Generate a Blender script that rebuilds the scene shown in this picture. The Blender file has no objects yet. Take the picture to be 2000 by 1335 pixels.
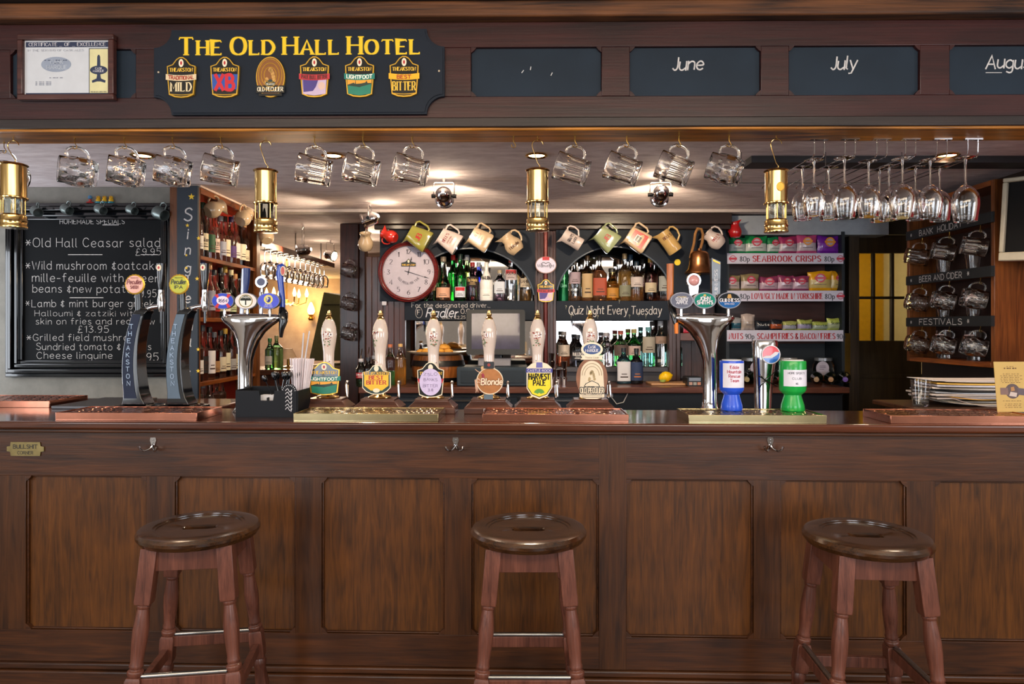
import bpy, math, random
from mathutils import Vector, Matrix, Euler
R = math.radians
random.seed(7)
C = bpy.context.scene.collection
# ---------------------------------------------------------------- camera, world, light
F, H = 1345.0, 1.34
cam = bpy.data.cameras.new('camera'); cam.sensor_width = 36; cam.lens = F/2000*36; cam.shift_y = -27.5/2000
cam.clip_start = .05
co = bpy.data.objects.new('camera', cam); C.objects.link(co); co.location = (0, 0, H); co.rotation_euler = (R(90), 0, 0)
sc = bpy.context.scene; sc.camera = co
sc.view_settings.view_transform = 'Standard'; sc.view_settings.look = 'None'
sc.view_settings.gamma = 1; sc.view_settings.exposure = 0.66; sc.view_settings.use_curve_mapping = False
W = bpy.data.worlds.new('world'); sc.world = W; W.use_nodes = True
W.node_tree.nodes['Background'].inputs[0].default_value = (.62, .68, .8, 1)
W.node_tree.nodes['Background'].inputs[1].default_value = .5
def area(name, loc, rot, sx, sy, power, col):
    l = bpy.data.lights.new(name, 'AREA'); l.shape = 'RECTANGLE'; l.size = sx; l.size_y = sy; l.energy = power; l.color = col
    o = bpy.data.objects.new(name, l); C.objects.link(o); o.location = loc; o.rotation_euler = rot
    return o
DAY = (.86, .92, 1.0)
area('window_and_fill_daylight', (-2.55, -2.45, 1.5), (R(90), 0, 0), 1.5, 1.45, 44, DAY)
area('window_and_fill_daylight', (1.55, -2.45, 1.5), (R(90), 0, 0), 1.9, 1.45, 52, DAY)
area('window_and_fill_daylight', (3.35, .2, 1.5), (R(90), 0, R(90)), 1.5, 1.2, 24, DAY)  # added side fill to even out the light; no window built here
area('window_and_fill_daylight', (-3.35, .2, 1.5), (R(90), 0, R(-90)), 1.5, 1.2, 20, DAY)  # matching fill added at the left wall, also without a window
area('added_warm_fill', (0, -.3, 2.4), (R(42), 0, 0), 4.0, .5, 40, (1, .80, .58))  # warm fill added for the bar front and stools; no fixture behind it
area('added_side_fill', (-3.36, 3.05, 1.35), (R(90), 0, R(-90)), .9, 1.0, 15, DAY)  # cool fill added to lift the servery ceiling; this wall has no window
area('far_room_light', (-2.6, 7.6, 2.07), (0, 0, 0), 1.6, 2.2, 60, (1, .84, .72))
WARM = (1.0, .78, .54)

def P(px, py, Y): return Vector(((px-1000)*Y/F, Y, H-(py-640)*Y/F))
def PX(px, Y): return (px-1000)*Y/F
def PZ(py, Y): return H-(py-640)*Y/F
class Line:   # a slightly turned vertical plane (bar front, fascia)
    def __init__(s, Y0, deg):
        s.Y0, s.a = Y0, R(-deg); s.c, s.s = math.cos(R(deg)), math.sin(R(deg))
    def pt(s, u, v, z=0): return Vector((u*s.c+v*s.s, s.Y0-u*s.s+v*s.c, z))
    def U(s, px, v=0):
        k = (px-1000)/F
        return (k*(s.Y0+v*s.c)-v*s.s)/(s.c+k*s.s)
    def Z(s, px, py, v=0): return PZ(py, s.pt(s.U(px, v), v).y)
    def M(s): return Matrix.Translation((0, s.Y0, 0)) @ Matrix.Rotation(s.a, 4, 'Z')
BAR, FAS = Line(2.35, 1.7), Line(2.35, .7)
CT = 1.022     # counter top height
CEIL = 2.09    # ceiling over the servery

# ---------------------------------------------------------------- materials
def nt(name):
    m = bpy.data.materials.new(name); m.use_nodes = True
    return m, m.node_tree.nodes, m.node_tree.links, m.node_tree.nodes['Principled BSDF']
def lin(c): return tuple((x/12.92 if x <= .04045 else ((x+.055)/1.055)**2.4) for x in c)
def hexc(h): return lin(tuple(int(h[i:i+2], 16)/255 for i in (0, 2, 4)))
_mc = {}
def mat(h, rough=.5, metal=0, trans=0, emit=0, noise=.10, nscale=30, bump=0, ior=1.45, coat=0, name=None, spec=.5):
    key = (h, rough, metal, trans, emit, noise, nscale, bump, ior, coat)
    if key in _mc: return _mc[key]
    m, N, L, b = nt(name or 'paint_'+h)
    col = hexc(h)
    b.inputs['Roughness'].default_value = rough; b.inputs['Metallic'].default_value = metal
    b.inputs['Transmission Weight'].default_value = trans; b.inputs['IOR'].default_value = ior
    b.inputs['Coat Weight'].default_value = coat; b.inputs['Specular IOR Level'].default_value = spec
    b.inputs['Base Color'].default_value = (*col, 1)
    if emit:
        b.inputs['Emission Color'].default_value = (*col, 1); b.inputs['Emission Strength'].default_value = emit
    if not trans:
        tc = N.new('ShaderNodeTexCoord'); n = N.new('ShaderNodeTexNoise'); n.inputs['Scale'].default_value = nscale
        n.inputs['Detail'].default_value = 3
        L.new(tc.outputs['Object'], n.inputs['Vector'])
        if noise:
            mx = N.new('ShaderNodeMix'); mx.data_type = 'RGBA'; mx.blend_type = 'MIX'
            mx.inputs[6].default_value = (*[c*(1-noise*1.6) for c in col], 1); mx.inputs[7].default_value = (*[min(1, c*(1+noise*1.2)) for c in col], 1)
            L.new(n.outputs['Fac'], mx.inputs[0]); L.new(mx.outputs[2], b.inputs['Base Color'])
        if bump:
            bp = N.new('ShaderNodeBump'); bp.inputs['Strength'].default_value = bump; bp.inputs['Distance'].default_value = .004
            L.new(n.outputs['Fac'], bp.inputs['Height']); L.new(bp.outputs[0], b.inputs['Normal'])
    _mc[key] = m
    return m
def wood(name, dark, light, axis='x', rough=.32, scale=1., bump=.25, coat=.25, contrast=1.):
    m, N, L, b = nt(name)
    tc = N.new('ShaderNodeTexCoord'); mp = N.new('ShaderNodeMapping')
    s = {'x': (1.2, 14, 14), 'y': (14, 1.2, 14), 'z': (14, 14, 1.2)}[axis]
    mp.inputs['Scale'].default_value = [k*scale for k in s]
    L.new(tc.outputs['Object'], mp.inputs['Vector'])
    n1 = N.new('ShaderNodeTexNoise'); n1.inputs['Scale'].default_value = 1.6; n1.inputs['Detail'].default_value = 6; n1.inputs['Distortion'].default_value = 1.2
    L.new(mp.outputs[0], n1.inputs['Vector'])
    mp2 = N.new('ShaderNodeMapping'); mp2.inputs['Scale'].default_value = [k*scale*(9 if k > 2 else 3) for k in s]
    L.new(tc.outputs['Object'], mp2.inputs['Vector'])
    n2 = N.new('ShaderNodeTexNoise'); n2.inputs['Scale'].default_value = 1.4; n2.inputs['Detail'].default_value = 4
    L.new(mp2.outputs[0], n2.inputs['Vector'])
    n3 = N.new('ShaderNodeTexNoise'); n3.inputs['Scale'].default_value = 2.3*scale; n3.inputs['Detail'].default_value = 2
    L.new(tc.outputs['Object'], n3.inputs['Vector'])
    a = N.new('ShaderNodeMath'); a.operation = 'MULTIPLY_ADD'; a.inputs[1].default_value = .55; L.new(n1.outputs['Fac'], a.inputs[0])
    a2 = N.new('ShaderNodeMath'); a2.operation = 'MULTIPLY'; a2.inputs[1].default_value = .3; L.new(n2.outputs['Fac'], a2.inputs[0]); L.new(a2.outputs[0], a.inputs[2])
    a3 = N.new('ShaderNodeMath'); a3.operation = 'MULTIPLY_ADD'; a3.inputs[1].default_value = .3; L.new(n3.outputs['Fac'], a3.inputs[0]); L.new(a.outputs[0], a3.inputs[2])
    cr = N.new('ShaderNodeValToRGB'); L.new(a3.outputs[0], cr.inputs[0])
    w = .17/contrast
    cr.color_ramp.elements[0].position = .575-w; cr.color_ramp.elements[1].position = .575+w
    cr.color_ramp.elements[0].color = (*hexc(dark), 1); cr.color_ramp.elements[1].color = (*hexc(light), 1)
    L.new(cr.outputs[0], b.inputs['Base Color'])
    b.inputs['Roughness'].default_value = rough; b.inputs['Coat Weight'].default_value = coat; b.inputs['Coat Roughness'].default_value = .18; b.inputs['Specular IOR Level'].default_value = .35
    bp = N.new('ShaderNodeBump'); bp.inputs['Strength'].default_value = bump; bp.inputs['Distance'].default_value = .0015
    L.new(n2.outputs['Fac'], bp.inputs['Height']); L.new(bp.outputs[0], b.inputs['Normal'])
    return m
def plaster(name, c, c2, scale=(3, 9, 9), bump=.6):
    m, N, L, b = nt(name)
    tc = N.new('ShaderNodeTexCoord'); mp = N.new('ShaderNodeMapping'); mp.inputs['Scale'].default_value = scale
    L.new(tc.outputs['Object'], mp.inputs['Vector'])
    n = N.new('ShaderNodeTexNoise'); n.inputs['Scale'].default_value = 3; n.inputs['Detail'].default_value = 8; n.inputs['Roughness'].default_value = .6
    L.new(mp.outputs[0], n.inputs['Vector'])
    cr = N.new('ShaderNodeValToRGB'); cr.color_ramp.elements[0].position = .3; cr.color_ramp.elements[1].position = .7
    cr.color_ramp.elements[0].color = (*hexc(c), 1); cr.color_ramp.elements[1].color = (*hexc(c2), 1)
    L.new(n.outputs['Fac'], cr.inputs[0]); L.new(cr.outputs[0], b.inputs['Base Color'])
    bp = N.new('ShaderNodeBump'); bp.inputs['Strength'].default_value = bump; bp.inputs['Distance'].default_value = .01
    L.new(n.outputs['Fac'], bp.inputs['Height']); L.new(bp.outputs[0], b.inputs['Normal'])
    b.inputs['Roughness'].default_value = .85
    return m
WD_bar = wood('dark_oak_rail', '1a0c05', '593114', 'x', scale=1.6, rough=.42, coat=.1, contrast=.8)
WD_barv = wood('dark_oak_stile', '1c0d05', '583214', 'z', scale=1.6, rough=.42, coat=.1, contrast=.8)
WD_pan = wood('oak_panel', '201004', '6c3e12', 'z', rough=.4, scale=2.6, contrast=.75, coat=.12)
WD_top = wood('polished_bar_top', '26100a', '5e2f18', 'x', rough=.1, scale=.8, bump=.05, coat=.8)
WD_fas = wood('mahogany_fascia', '1c0b0c', '3f1a18', 'x', rough=.38, scale=.8, coat=.15)
WD_fasd = wood('dark_fascia_rail', '15100f', '332724', 'x', rough=.42, scale=.8, coat=.1)
WD_beam = wood('worn_beam', '24140c', '6a4022', 'x', rough=.6, scale=.9, contrast=1.5, coat=0, bump=.6)
WD_beamd = wood('blackened_beam', '0b0807', '241a15', 'x', rough=.7, scale=.8, coat=0)
WD_warmlit = wood('warm_lit_beam', '40240c', 'd08428', 'x', rough=.35, scale=.8, contrast=1.6)  # orange brightened to stand in for warm light reflected on the underside
WD_seat = wood('stool_seat_wood', '150b06', '4c2e16', 'x', rough=.2, scale=3.5, coat=.5, bump=.08)
WD_leg = wood('stool_leg_wood', '3e2016', '744434', 'z', rough=.4, scale=2, coat=.15)
WD_shelf = wood('shelf_wood', '4a2008', 'a0561e', 'y', rough=.35, scale=1.5)
WD_cab = wood('cabinet_wood', '3a1c0a', '8a4f22', 'z', rough=.35, scale=1.5)
WD_back = wood('backbar_wood', '2a1c1a', '5a3e3a', 'z', rough=.4, scale=1.5)
WD_backx = wood('backbar_rail', '3a2019', '7a4a3a', 'x', rough=.3, scale=1.2)
WD_post = wood('dark_post', '260f0a', '552618', 'z', rough=.4)
NAVY = mat('121b27', .6, noise=.15, nscale=8, spec=.3)
SLATE = mat('1a2632', .65, noise=.3, nscale=5, spec=.3)
BLACKB = mat('0a0d10', .75, noise=.5, nscale=4, spec=.2)
BLACK = mat('0b0b0d', .35)
GLOSSB = mat('0a0c10', .12, coat=.5)
WHITE = mat('d4cfd2', .35)
CREAM = mat('cdbca2', .22, coat=.6, noise=.06)
CHINA = mat('d8c6ba', .12, coat=.8, noise=.02)
CHALK = mat('c4c0be', .9, noise=.35, nscale=90)
BRASS = mat('d8b474', .16, 1, noise=.12, nscale=14)
BRASST = mat('b8a67c', .2, 1, noise=.2, nscale=14)
BRASSD = mat('a8823c', .28, 1, noise=.2, nscale=20)
COPPER = mat('c08068', .2, 1, noise=.2, nscale=14)
CHROME = mat('d6d4d6', .07, 1, noise=0)
STEEL = mat('9a9896', .25, 1, noise=.1)
PEWTER = mat('6a7472', .35, .6, noise=.3, nscale=40)
BRONZE = mat('9a6a45', .3, 1, noise=.25, nscale=20)
GLASS = mat('ffffff', .0, 0, 1, name='clear_glass')
GLASSR = mat('ffffff', .015, 0, 1, name='pressed_glass')
DARK = mat('0c0b0b', .8)
MIRROR = mat('e6e2e0', .03, 1, noise=0, name='mirror_silver')
GOLD = mat('e8c024', .45)
RED = mat('b01c22', .4)
GREY = mat('8d8d92', .5)
RIMM = mat('6a686c', .4, .8)
def paler(h, k): return ''.join('%02x' % max(0, round(int(h[i:i+2], 16)+((255-int(h[i:i+2], 16)) if k > 0 else int(h[i:i+2], 16))*k)) for i in (0, 2, 4))
def glass(h): return mat(paler(h, .22), .02, 0, 1, name='glass_'+h)
def liquid(h): return mat(paler(h, .30), .05, 0, .8, ior=1.33, name='liquid_'+h)

# ---------------------------------------------------------------- mesh builder
I4 = Matrix.Identity(4)
def T3(x=0, y=0, z=0): return Matrix.Translation((x, y, z))
def RX(d): return Matrix.Rotation(R(d), 4, 'X')
def RY(d): return Matrix.Rotation(R(d), 4, 'Y')
def RZ(d): return Matrix.Rotation(R(d), 4, 'Z')
def SC(x, y, z): return Matrix.Diagonal((x, y, z, 1))
class MB:
    def __init__(s, m=None): s.v, s.f, s.k, s.ms, s.m = [], [], [], [], m
    def _s(s, m):
        m = m or s.m or WHITE
        if m not in s.ms: s.ms.append(m)
        return s.ms.index(m)
    def add(s, vs, fs, M=None, m=None):
        o = len(s.v); i = s._s(m)
        s.v += [tuple(M @ Vector(p)) if M else tuple(p) for p in vs]
        s.f += [tuple(o+a for a in f) for f in fs]; s.k += [i]*len(fs)
        return s
    def box(s, x0, x1, y0, y1, z0, z1, m=None, M=None):
        vs = [(x, y, z) for x in (x0, x1) for y in (y0, y1) for z in (z0, z1)]
        return s.add(vs, [(0, 1, 3, 2), (4, 6, 7, 5), (0, 4, 5, 1), (2, 3, 7, 6), (0, 2, 6, 4), (1, 5, 7, 3)], M, m)
    def lathe(s, prof, n=20, m=None, M=None, sq=0, flat=0, f=None):
        vs = []
        for r, z in prof:
            for i in range(n):
                a = 2*math.pi*i/n; c, q = math.cos(a), math.sin(a)
                if sq:
                    e = sq if not callable(sq) else sq(z)
                    k = (abs(c)**e+abs(q)**e)**(-1/e); c *= k; q *= k
                rr = r if not f else f(r, z, a)
                vs.append((rr*c, rr*q*(1-flat), z))
        fs = []
        for j in range(len(prof)-1):
            for i in range(n):
                a, b = j*n+i, j*n+(i+1) % n
                fs.append((a, b, b+n, a+n))
        if prof[0][0] > 1e-5: fs.append(tuple(range(n-1, -1, -1)))
        if prof[-1][0] > 1e-5: fs.append(tuple((len(prof)-1)*n+i for i in range(n)))
        return s.add(vs, fs, M, m)
    def open_lathe(s, prof, n, a0, a1, m=None, M=None, sq=0):
        vs = []
        for r, z in prof:
            for i in range(n+1):
                a = R(a0+(a1-a0)*i/n); c, q = math.cos(a), math.sin(a)
                if sq:
                    k = (abs(c)**sq+abs(q)**sq)**(-1/sq); c *= k; q *= k
                vs.append((r*c, r*q, z))
        fs = [(j*(n+1)+i, j*(n+1)+i+1, (j+1)*(n+1)+i+1, (j+1)*(n+1)+i) for j in range(len(prof)-1) for i in range(n)]
        return s.add(vs, fs, M, m)
    def tube(s, pts, r, n=8, m=None, M=None, closed=False, flat=1.):
        pts = [Vector(p) for p in pts]; N = len(pts); vs = []; up = None
        for i, p in enumerate(pts):
            a = pts[(i-1) % N] if (closed or i) else p; b = pts[(i+1) % N] if (closed or i < N-1) else p
            t = (b-a).normalized()
            if up is None:
                up = Vector((0, 0, 1)) if abs(t.z) < .9 else Vector((0, 1, 0))
            x = t.cross(up)
            if x.length < 1e-4: x = t.orthogonal()
            x.normalize(); y = x.cross(t).normalized(); up = y
            rr = r[i] if isinstance(r, (list, tuple)) else r
            for k in range(n):
                an = 2*math.pi*k/n
                vs.append(p+x*rr*math.cos(an)+y*rr*flat*math.sin(an))
        fs = []
        for i in range(N if closed else N-1):
            for k in range(n):
                a, b = i*n+k, i*n+(k+1) % n; c, d = ((i+1) % N)*n+k, ((i+1) % N)*n+(k+1) % n
                fs.append((a, c, d, b))
        if not closed: fs += [tuple(range(n)), tuple((N-1)*n+k for k in range(n-1, -1, -1))]
        return s.add(vs, fs, M, m)
    def prism(s, poly, y0, y1, m=None, M=None, ms=None):   # poly in x,z ; front is y0 (towards the viewer)
        n = len(poly)
        vs = [(x, y0, z) for x, z in poly]+[(x, y1, z) for x, z in poly]
        s.add(vs, [tuple(range(n))], M, m)
        return s.add(vs, [tuple(range(2*n-1, n-1, -1))]+[(i, i+n, (i+1) % n+n, (i+1) % n) for i in range(n)], M, ms or m)
    def build(s, name, par=None, smooth=40, bevel=0, seg=2, loc=None, M=None):
        me = bpy.data.meshes.new(name); me.from_pydata(s.v, [], s.f)
        for m in s.ms: me.materials.append(m)
        me.polygons.foreach_set('material_index', s.k)
        if smooth:
            me.polygons.foreach_set('use_smooth', [True]*len(s.f))
            me.set_sharp_from_angle(angle=R(smooth))
        me.update()
        o = bpy.data.objects.new(name, me); C.objects.link(o)
        if par: o.parent = par
        if loc is not None: o.location = loc
        if M is not None: o.matrix_world = M
        if bevel:
            b = o.modifiers.new('bevel', 'BEVEL'); b.width = bevel; b.segments = seg; b.limit_method = 'ANGLE'; b.angle_limit = R(40)
        return o
def tag(o, label=None, cat=None, group=None, kind=None):
    if label: o['label'] = label
    if cat: o['category'] = cat
    if group: o['group'] = group
    if kind: o['kind'] = kind
    return o
def thing(name, label, cat, loc, rz=0, group=None, M=None):
    o = bpy.data.objects.new(name, None); C.objects.link(o); o.empty_display_size = .02
    if M is not None: o.matrix_world = M
    else: o.location = loc; o.rotation_euler = (0, 0, rz)
    return tag(o, label, cat, group)
def struct(name, mb, **k): return tag(mb.build(name, **k), kind='structure')
def copy_tree(o, parent=None):
    c = o.copy(); C.objects.link(c); c.parent = parent
    for ch in list(o.children): copy_tree(ch, c)
    return c
ORD = ['first', 'second', 'third', 'fourth', 'fifth', 'sixth', 'seventh', 'eighth', 'ninth', 'tenth', 'eleventh', 'twelfth', 'thirteenth', 'fourteenth']
def arc(cx, cz, r, a0, a1, n=12, rz=None):
    rz = rz or r
    return [(cx+r*math.cos(R(a0+(a1-a0)*i/n)), cz+rz*math.sin(R(a0+(a1-a0)*i/n))) for i in range(n+1)]
def ell(cx, cz, rx, rz, n=32): return [(cx+rx*math.cos(2*math.pi*i/n), cz+rz*math.sin(2*math.pi*i/n)) for i in range(n)]
def rrect(x0, x1, z0, z1, r, n=4):
    return arc(x1-r, z0+r, r, -90, 0, n)+arc(x1-r, z1-r, r, 0, 90, n)+arc(x0+r, z1-r, r, 90, 180, n)+arc(x0+r, z0+r, r, 180, 270, n)

# ---------------------------------------------------------------- single stroke lettering
_O = "~2.6,7 .7,6.1 0,3.5 .7,.9 2.6,0 4.5,.9 5.2,3.5 4.5,6.1 2.6,7"
G = {'A': "0,0 2.5,7 5,0|1,2.4 4,2.4", 'B': "0,0 0,7|~0,7 2.6,7 3.9,5.4 2.6,3.7 0,3.7|~0,3.7 3.2,3.6 4.4,1.8 3.2,0 0,0",
'C': "~4.6,5.6 3,7 1,6.3 0,3.5 1,.7 3,0 4.6,1.3", 'D': "0,0 0,7|~0,7 3,6.7 4.8,3.5 3,.3 0,0", 'E': "4,7 0,7 0,0 4,0|0,3.6 3,3.6", 'F': "4,7 0,7 0,0|0,3.6 3,3.6",
'G': "~4.7,5.8 3,7 1,6.3 0,3.5 1,.7 3,0 4.7,1|4.7,1 4.7,3.2 3,3.2", 'H': "0,0 0,7|4.5,0 4.5,7|0,3.6 4.5,3.6", 'I': "0,0 0,7", 'J': "~2.6,7 2.6,1.6 1.4,0 0,1.1",
'K': "0,0 0,7|4.4,7 0,3|1.3,4 4.6,0", 'L': "0,7 0,0 3.8,0", 'M': "0,0 0,7 2.8,2 5.6,7 5.6,0", 'N': "0,0 0,7 4.6,0 4.6,7", 'O': _O, 'P': "0,0 0,7|~0,7 3,7 4.3,5.2 3,3.3 0,3.3",
'Q': _O+"|3,1.8 5.4,-.8", 'R': "0,0 0,7|~0,7 3,7 4.2,5.2 3,3.4 0,3.4|2.3,3.4 4.6,0", 'S': "~4.1,5.9 2.5,7 .6,6.2 .6,4.6 2.3,3.7 4,2.6 4,.9 2.2,0 0,1.1", 'T': "0,7 5,7|2.5,7 2.5,0",
'U': "~0,7 0,2 1,.3 2.4,0 3.8,.3 4.7,2 4.7,7", 'V': "0,7 2.5,0 5,7", 'W': "0,7 1.7,0 3.4,6 5.1,0 6.8,7", 'X': "0,0 4.6,7|0,7 4.6,0", 'Y': "0,7 2.4,3.4 4.8,7|2.4,3.4 2.4,0", 'Z': "0,7 4.5,7 0,0 4.5,0",
'a': "~3.6,3.8 2,4.6 .3,3.5 .2,1.2 1.8,0 3.6,1.3|3.7,4.6 3.7,.5 4.3,0", 'b': "0,7 0,0|~0,3.4 1.8,4.6 3.6,3.4 3.6,1.2 1.8,0 0,1", 'c': "~3.3,3.9 1.8,4.6 .2,3.4 .2,1.2 1.8,0 3.4,.8",
'd': "3.7,7 3.7,0|~3.7,3.4 1.9,4.6 .1,3.4 .1,1.2 1.9,0 3.7,1", 'e': "~.1,2.4 3.5,2.6 3,4.2 1.6,4.6 .1,3 .4,.9 2,0 3.6,.8", 'f': "~3,6.5 2,7 1.1,5.8 1.1,0|0,4.4 2.6,4.4",
'g': "~3.6,3.6 1.9,4.6 .1,3.4 .1,1.3 1.9,.2 3.6,1.3|~3.7,4.6 3.7,-1 2.4,-2.3 .4,-1.6", 'h': "0,7 0,0|~0,3.2 1.6,4.6 3.3,3.8 3.4,0", 'i': "0,4.6 0,0|0,6 0,6.6", 'j': "~1.4,4.6 1.4,-1 .6,-2.1 -.4,-1.8|1.4,6 1.4,6.6",
'k': "0,7 0,0|3,4.6 0,1.8|1.1,2.7 3.3,0", 'l': "0,7 0,.4 .7,0", 'm': "0,4.6 0,0|~0,3.2 1.3,4.6 2.6,3.9 2.7,0|~2.7,3.2 4,4.6 5.3,3.9 5.4,0", 'n': "0,4.6 0,0|~0,3.2 1.7,4.6 3.4,3.8 3.5,0",
'o': "~1.9,4.6 .4,3.8 .1,2.3 .4,.8 1.9,0 3.4,.8 3.8,2.3 3.4,3.8 1.9,4.6", 'p': "0,4.6 0,-2.4|~0,3.4 1.8,4.6 3.6,3.4 3.6,1.2 1.8,0 0,1", 'q': "3.7,4.6 3.7,-2.4|~3.7,3.4 1.9,4.6 .1,3.4 .1,1.2 1.9,0 3.7,1",
'r': "0,4.6 0,0|~0,3 1,4.3 2.4,4.5", 's': "~3,4 1.6,4.6 .3,3.8 1.2,2.6 2.8,1.8 2.9,.6 1.5,0 0,.6", 't': "~1.2,6.6 1.2,1 1.9,0 2.9,.4|0,4.6 2.6,4.6", 'u': "~0,4.6 0,1.2 1.4,0 3.4,1.3|3.5,4.6 3.5,0",
'v': "0,4.6 1.8,0 3.6,4.6", 'w': "0,4.6 1.3,0 2.6,4 3.9,0 5.2,4.6", 'x': "0,0 3.4,4.6|0,4.6 3.4,0", 'y': "0,4.6 1.8,.3|3.8,4.6 1.2,-2.2 0,-2.3", 'z': "0,4.6 3.4,4.6 0,0 3.4,0",
'0': _O, '1': "0,5.6 1.6,7 1.6,0", '2': "~.2,5.6 1.8,7 3.8,6 3.4,3.8 0,0|0,0 4.2,0", '3': "~.3,6.2 2,7 3.7,5.6 1.6,3.8|~1.6,3.8 4,2.4 3.2,.4 1.4,0 0,.9", '4': "3.2,0 3.2,7 0,2 4.4,2",
'5': "3.8,7 .6,7 .4,4|~.4,4 2.6,4.4 4,2.4 2.6,.1 0,.7", '6': "~3.6,6.6 1.2,5 .1,2.2 1.4,.1 3.4,.4 4,2.3 2.4,4 .3,2.6", '7': "0,7 4.2,7 1.4,0", '8': "~2,3.7 .4,5.2 2,7 3.6,5.2 2,3.7 .1,1.7 2,0 3.9,1.7 2,3.7",
'9': "~3.8,4.6 2,3.2 .3,4.8 1.6,6.9 3.5,6.2 3.8,3.6 2.8,.6 1,0", '£': "~3.8,6 2.4,7 1.2,5.6 1.6,3 .2,0 4.2,.1|.2,3.4 3,3.4", '&': "~4.6,0 1,4.8 1.2,6.6 2.4,7 3.2,5.8 .4,2 1,.2 2.8,0 4.4,2.6",
'+': "~3.4,5 1.8,5.4 .6,4.4 2,3.4 .2,2 1.6,.6 3.6,1|2,6.6 2,-.4", '*': "0,3.4 4,3.4|.7,1.3 3.3,5.5|.7,5.5 3.3,1.3", '-': "0,3 2.6,3", '_': "0,-1 6,-1", '.': "0,0 0,.5", ',': "0,.4 -.5,-1", "'": "0,7 -.4,5.4", ':': "0,.5 0,1|0,3.5 0,4",
'?': "~0,5.8 1.6,7 3.2,5.8 1.7,3.8 1.7,2.2|1.7,0 1.7,.5", '!': "0,7 0,2|0,0 0,.5", '%': "0,0 4,7"}
def _cr(pts, n=5):
    out = []
    P_ = [pts[0]]+pts+[pts[-1]]
    if pts[0] == pts[-1]: P_ = [pts[-2]]+pts+[pts[1]]
    for i in range(1, len(P_)-2):
        a, b, c, d = P_[i-1:i+3]
        for k in range(n):
            t = k/n
            out.append(tuple(.5*(2*b[j]+(c[j]-a[j])*t+(2*a[j]-5*b[j]+4*c[j]-d[j])*t*t+(3*b[j]-a[j]-3*c[j]+d[j])*t**3) for j in (0, 1)))
    out.append(pts[-1])
    return out
_gc = {}
def glyph(ch):
    if ch not in _gc:
        st, w = [], 0
        for s in G.get(ch, '').split('|'):
            if not s: continue
            sm = s[0] == '~'; pts = [tuple(float(q) for q in p.split(',')) for p in s.lstrip('~').split()]
            w = max(w, max(p[0] for p in pts))
            st.append((_cr(pts, 4) if sm else pts, sm))
        _gc[ch] = (st, w)
    return _gc[ch]
_w = [0]
def ribbon(mb, pts, wf, fm, m):
    n = len(pts); L, Rr = [], []
    closed = n > 3 and pts[0] == pts[-1]
    for i in range(n):
        a = pts[i-1] if i else (pts[-2] if closed else pts[0]); b = pts[i+1] if i < n-1 else (pts[1] if closed else pts[-1])
        dx, dy = b[0]-a[0], b[1]-a[1]; l = math.hypot(dx, dy) or 1
        dx, dy = dx/l, dy/l; w = wf(dx, dy)/2
        if 0 < i < n-1:
            ex, ey = pts[i][0]-a[0], pts[i][1]-a[1]; el = math.hypot(ex, ey) or 1
            cs = abs((ex*dx+ey*dy)/el); w = w/max(cs, .55)
        L.append((pts[i][0]-dy*w, pts[i][1]+dx*w)); Rr.append((pts[i][0]+dy*w, pts[i][1]-dx*w))
    _w[0] = (_w[0]+1) % 7; off = .00012+_w[0]*.00004
    vs = [fm(x, y, off) for x, y in L]+[fm(x, y, off) for x, y in Rr]
    mb.add(vs, [(i, i+n, i+n+1, i+1) for i in range(n-1)], None, m)
def textw(s, h, sp=1.6, caps=1.):
    return sum(((glyph(c)[1]+sp) if c != ' ' else 3)*(caps if c.isupper() else 1) for c in s)*h/7-sp*h/7
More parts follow.
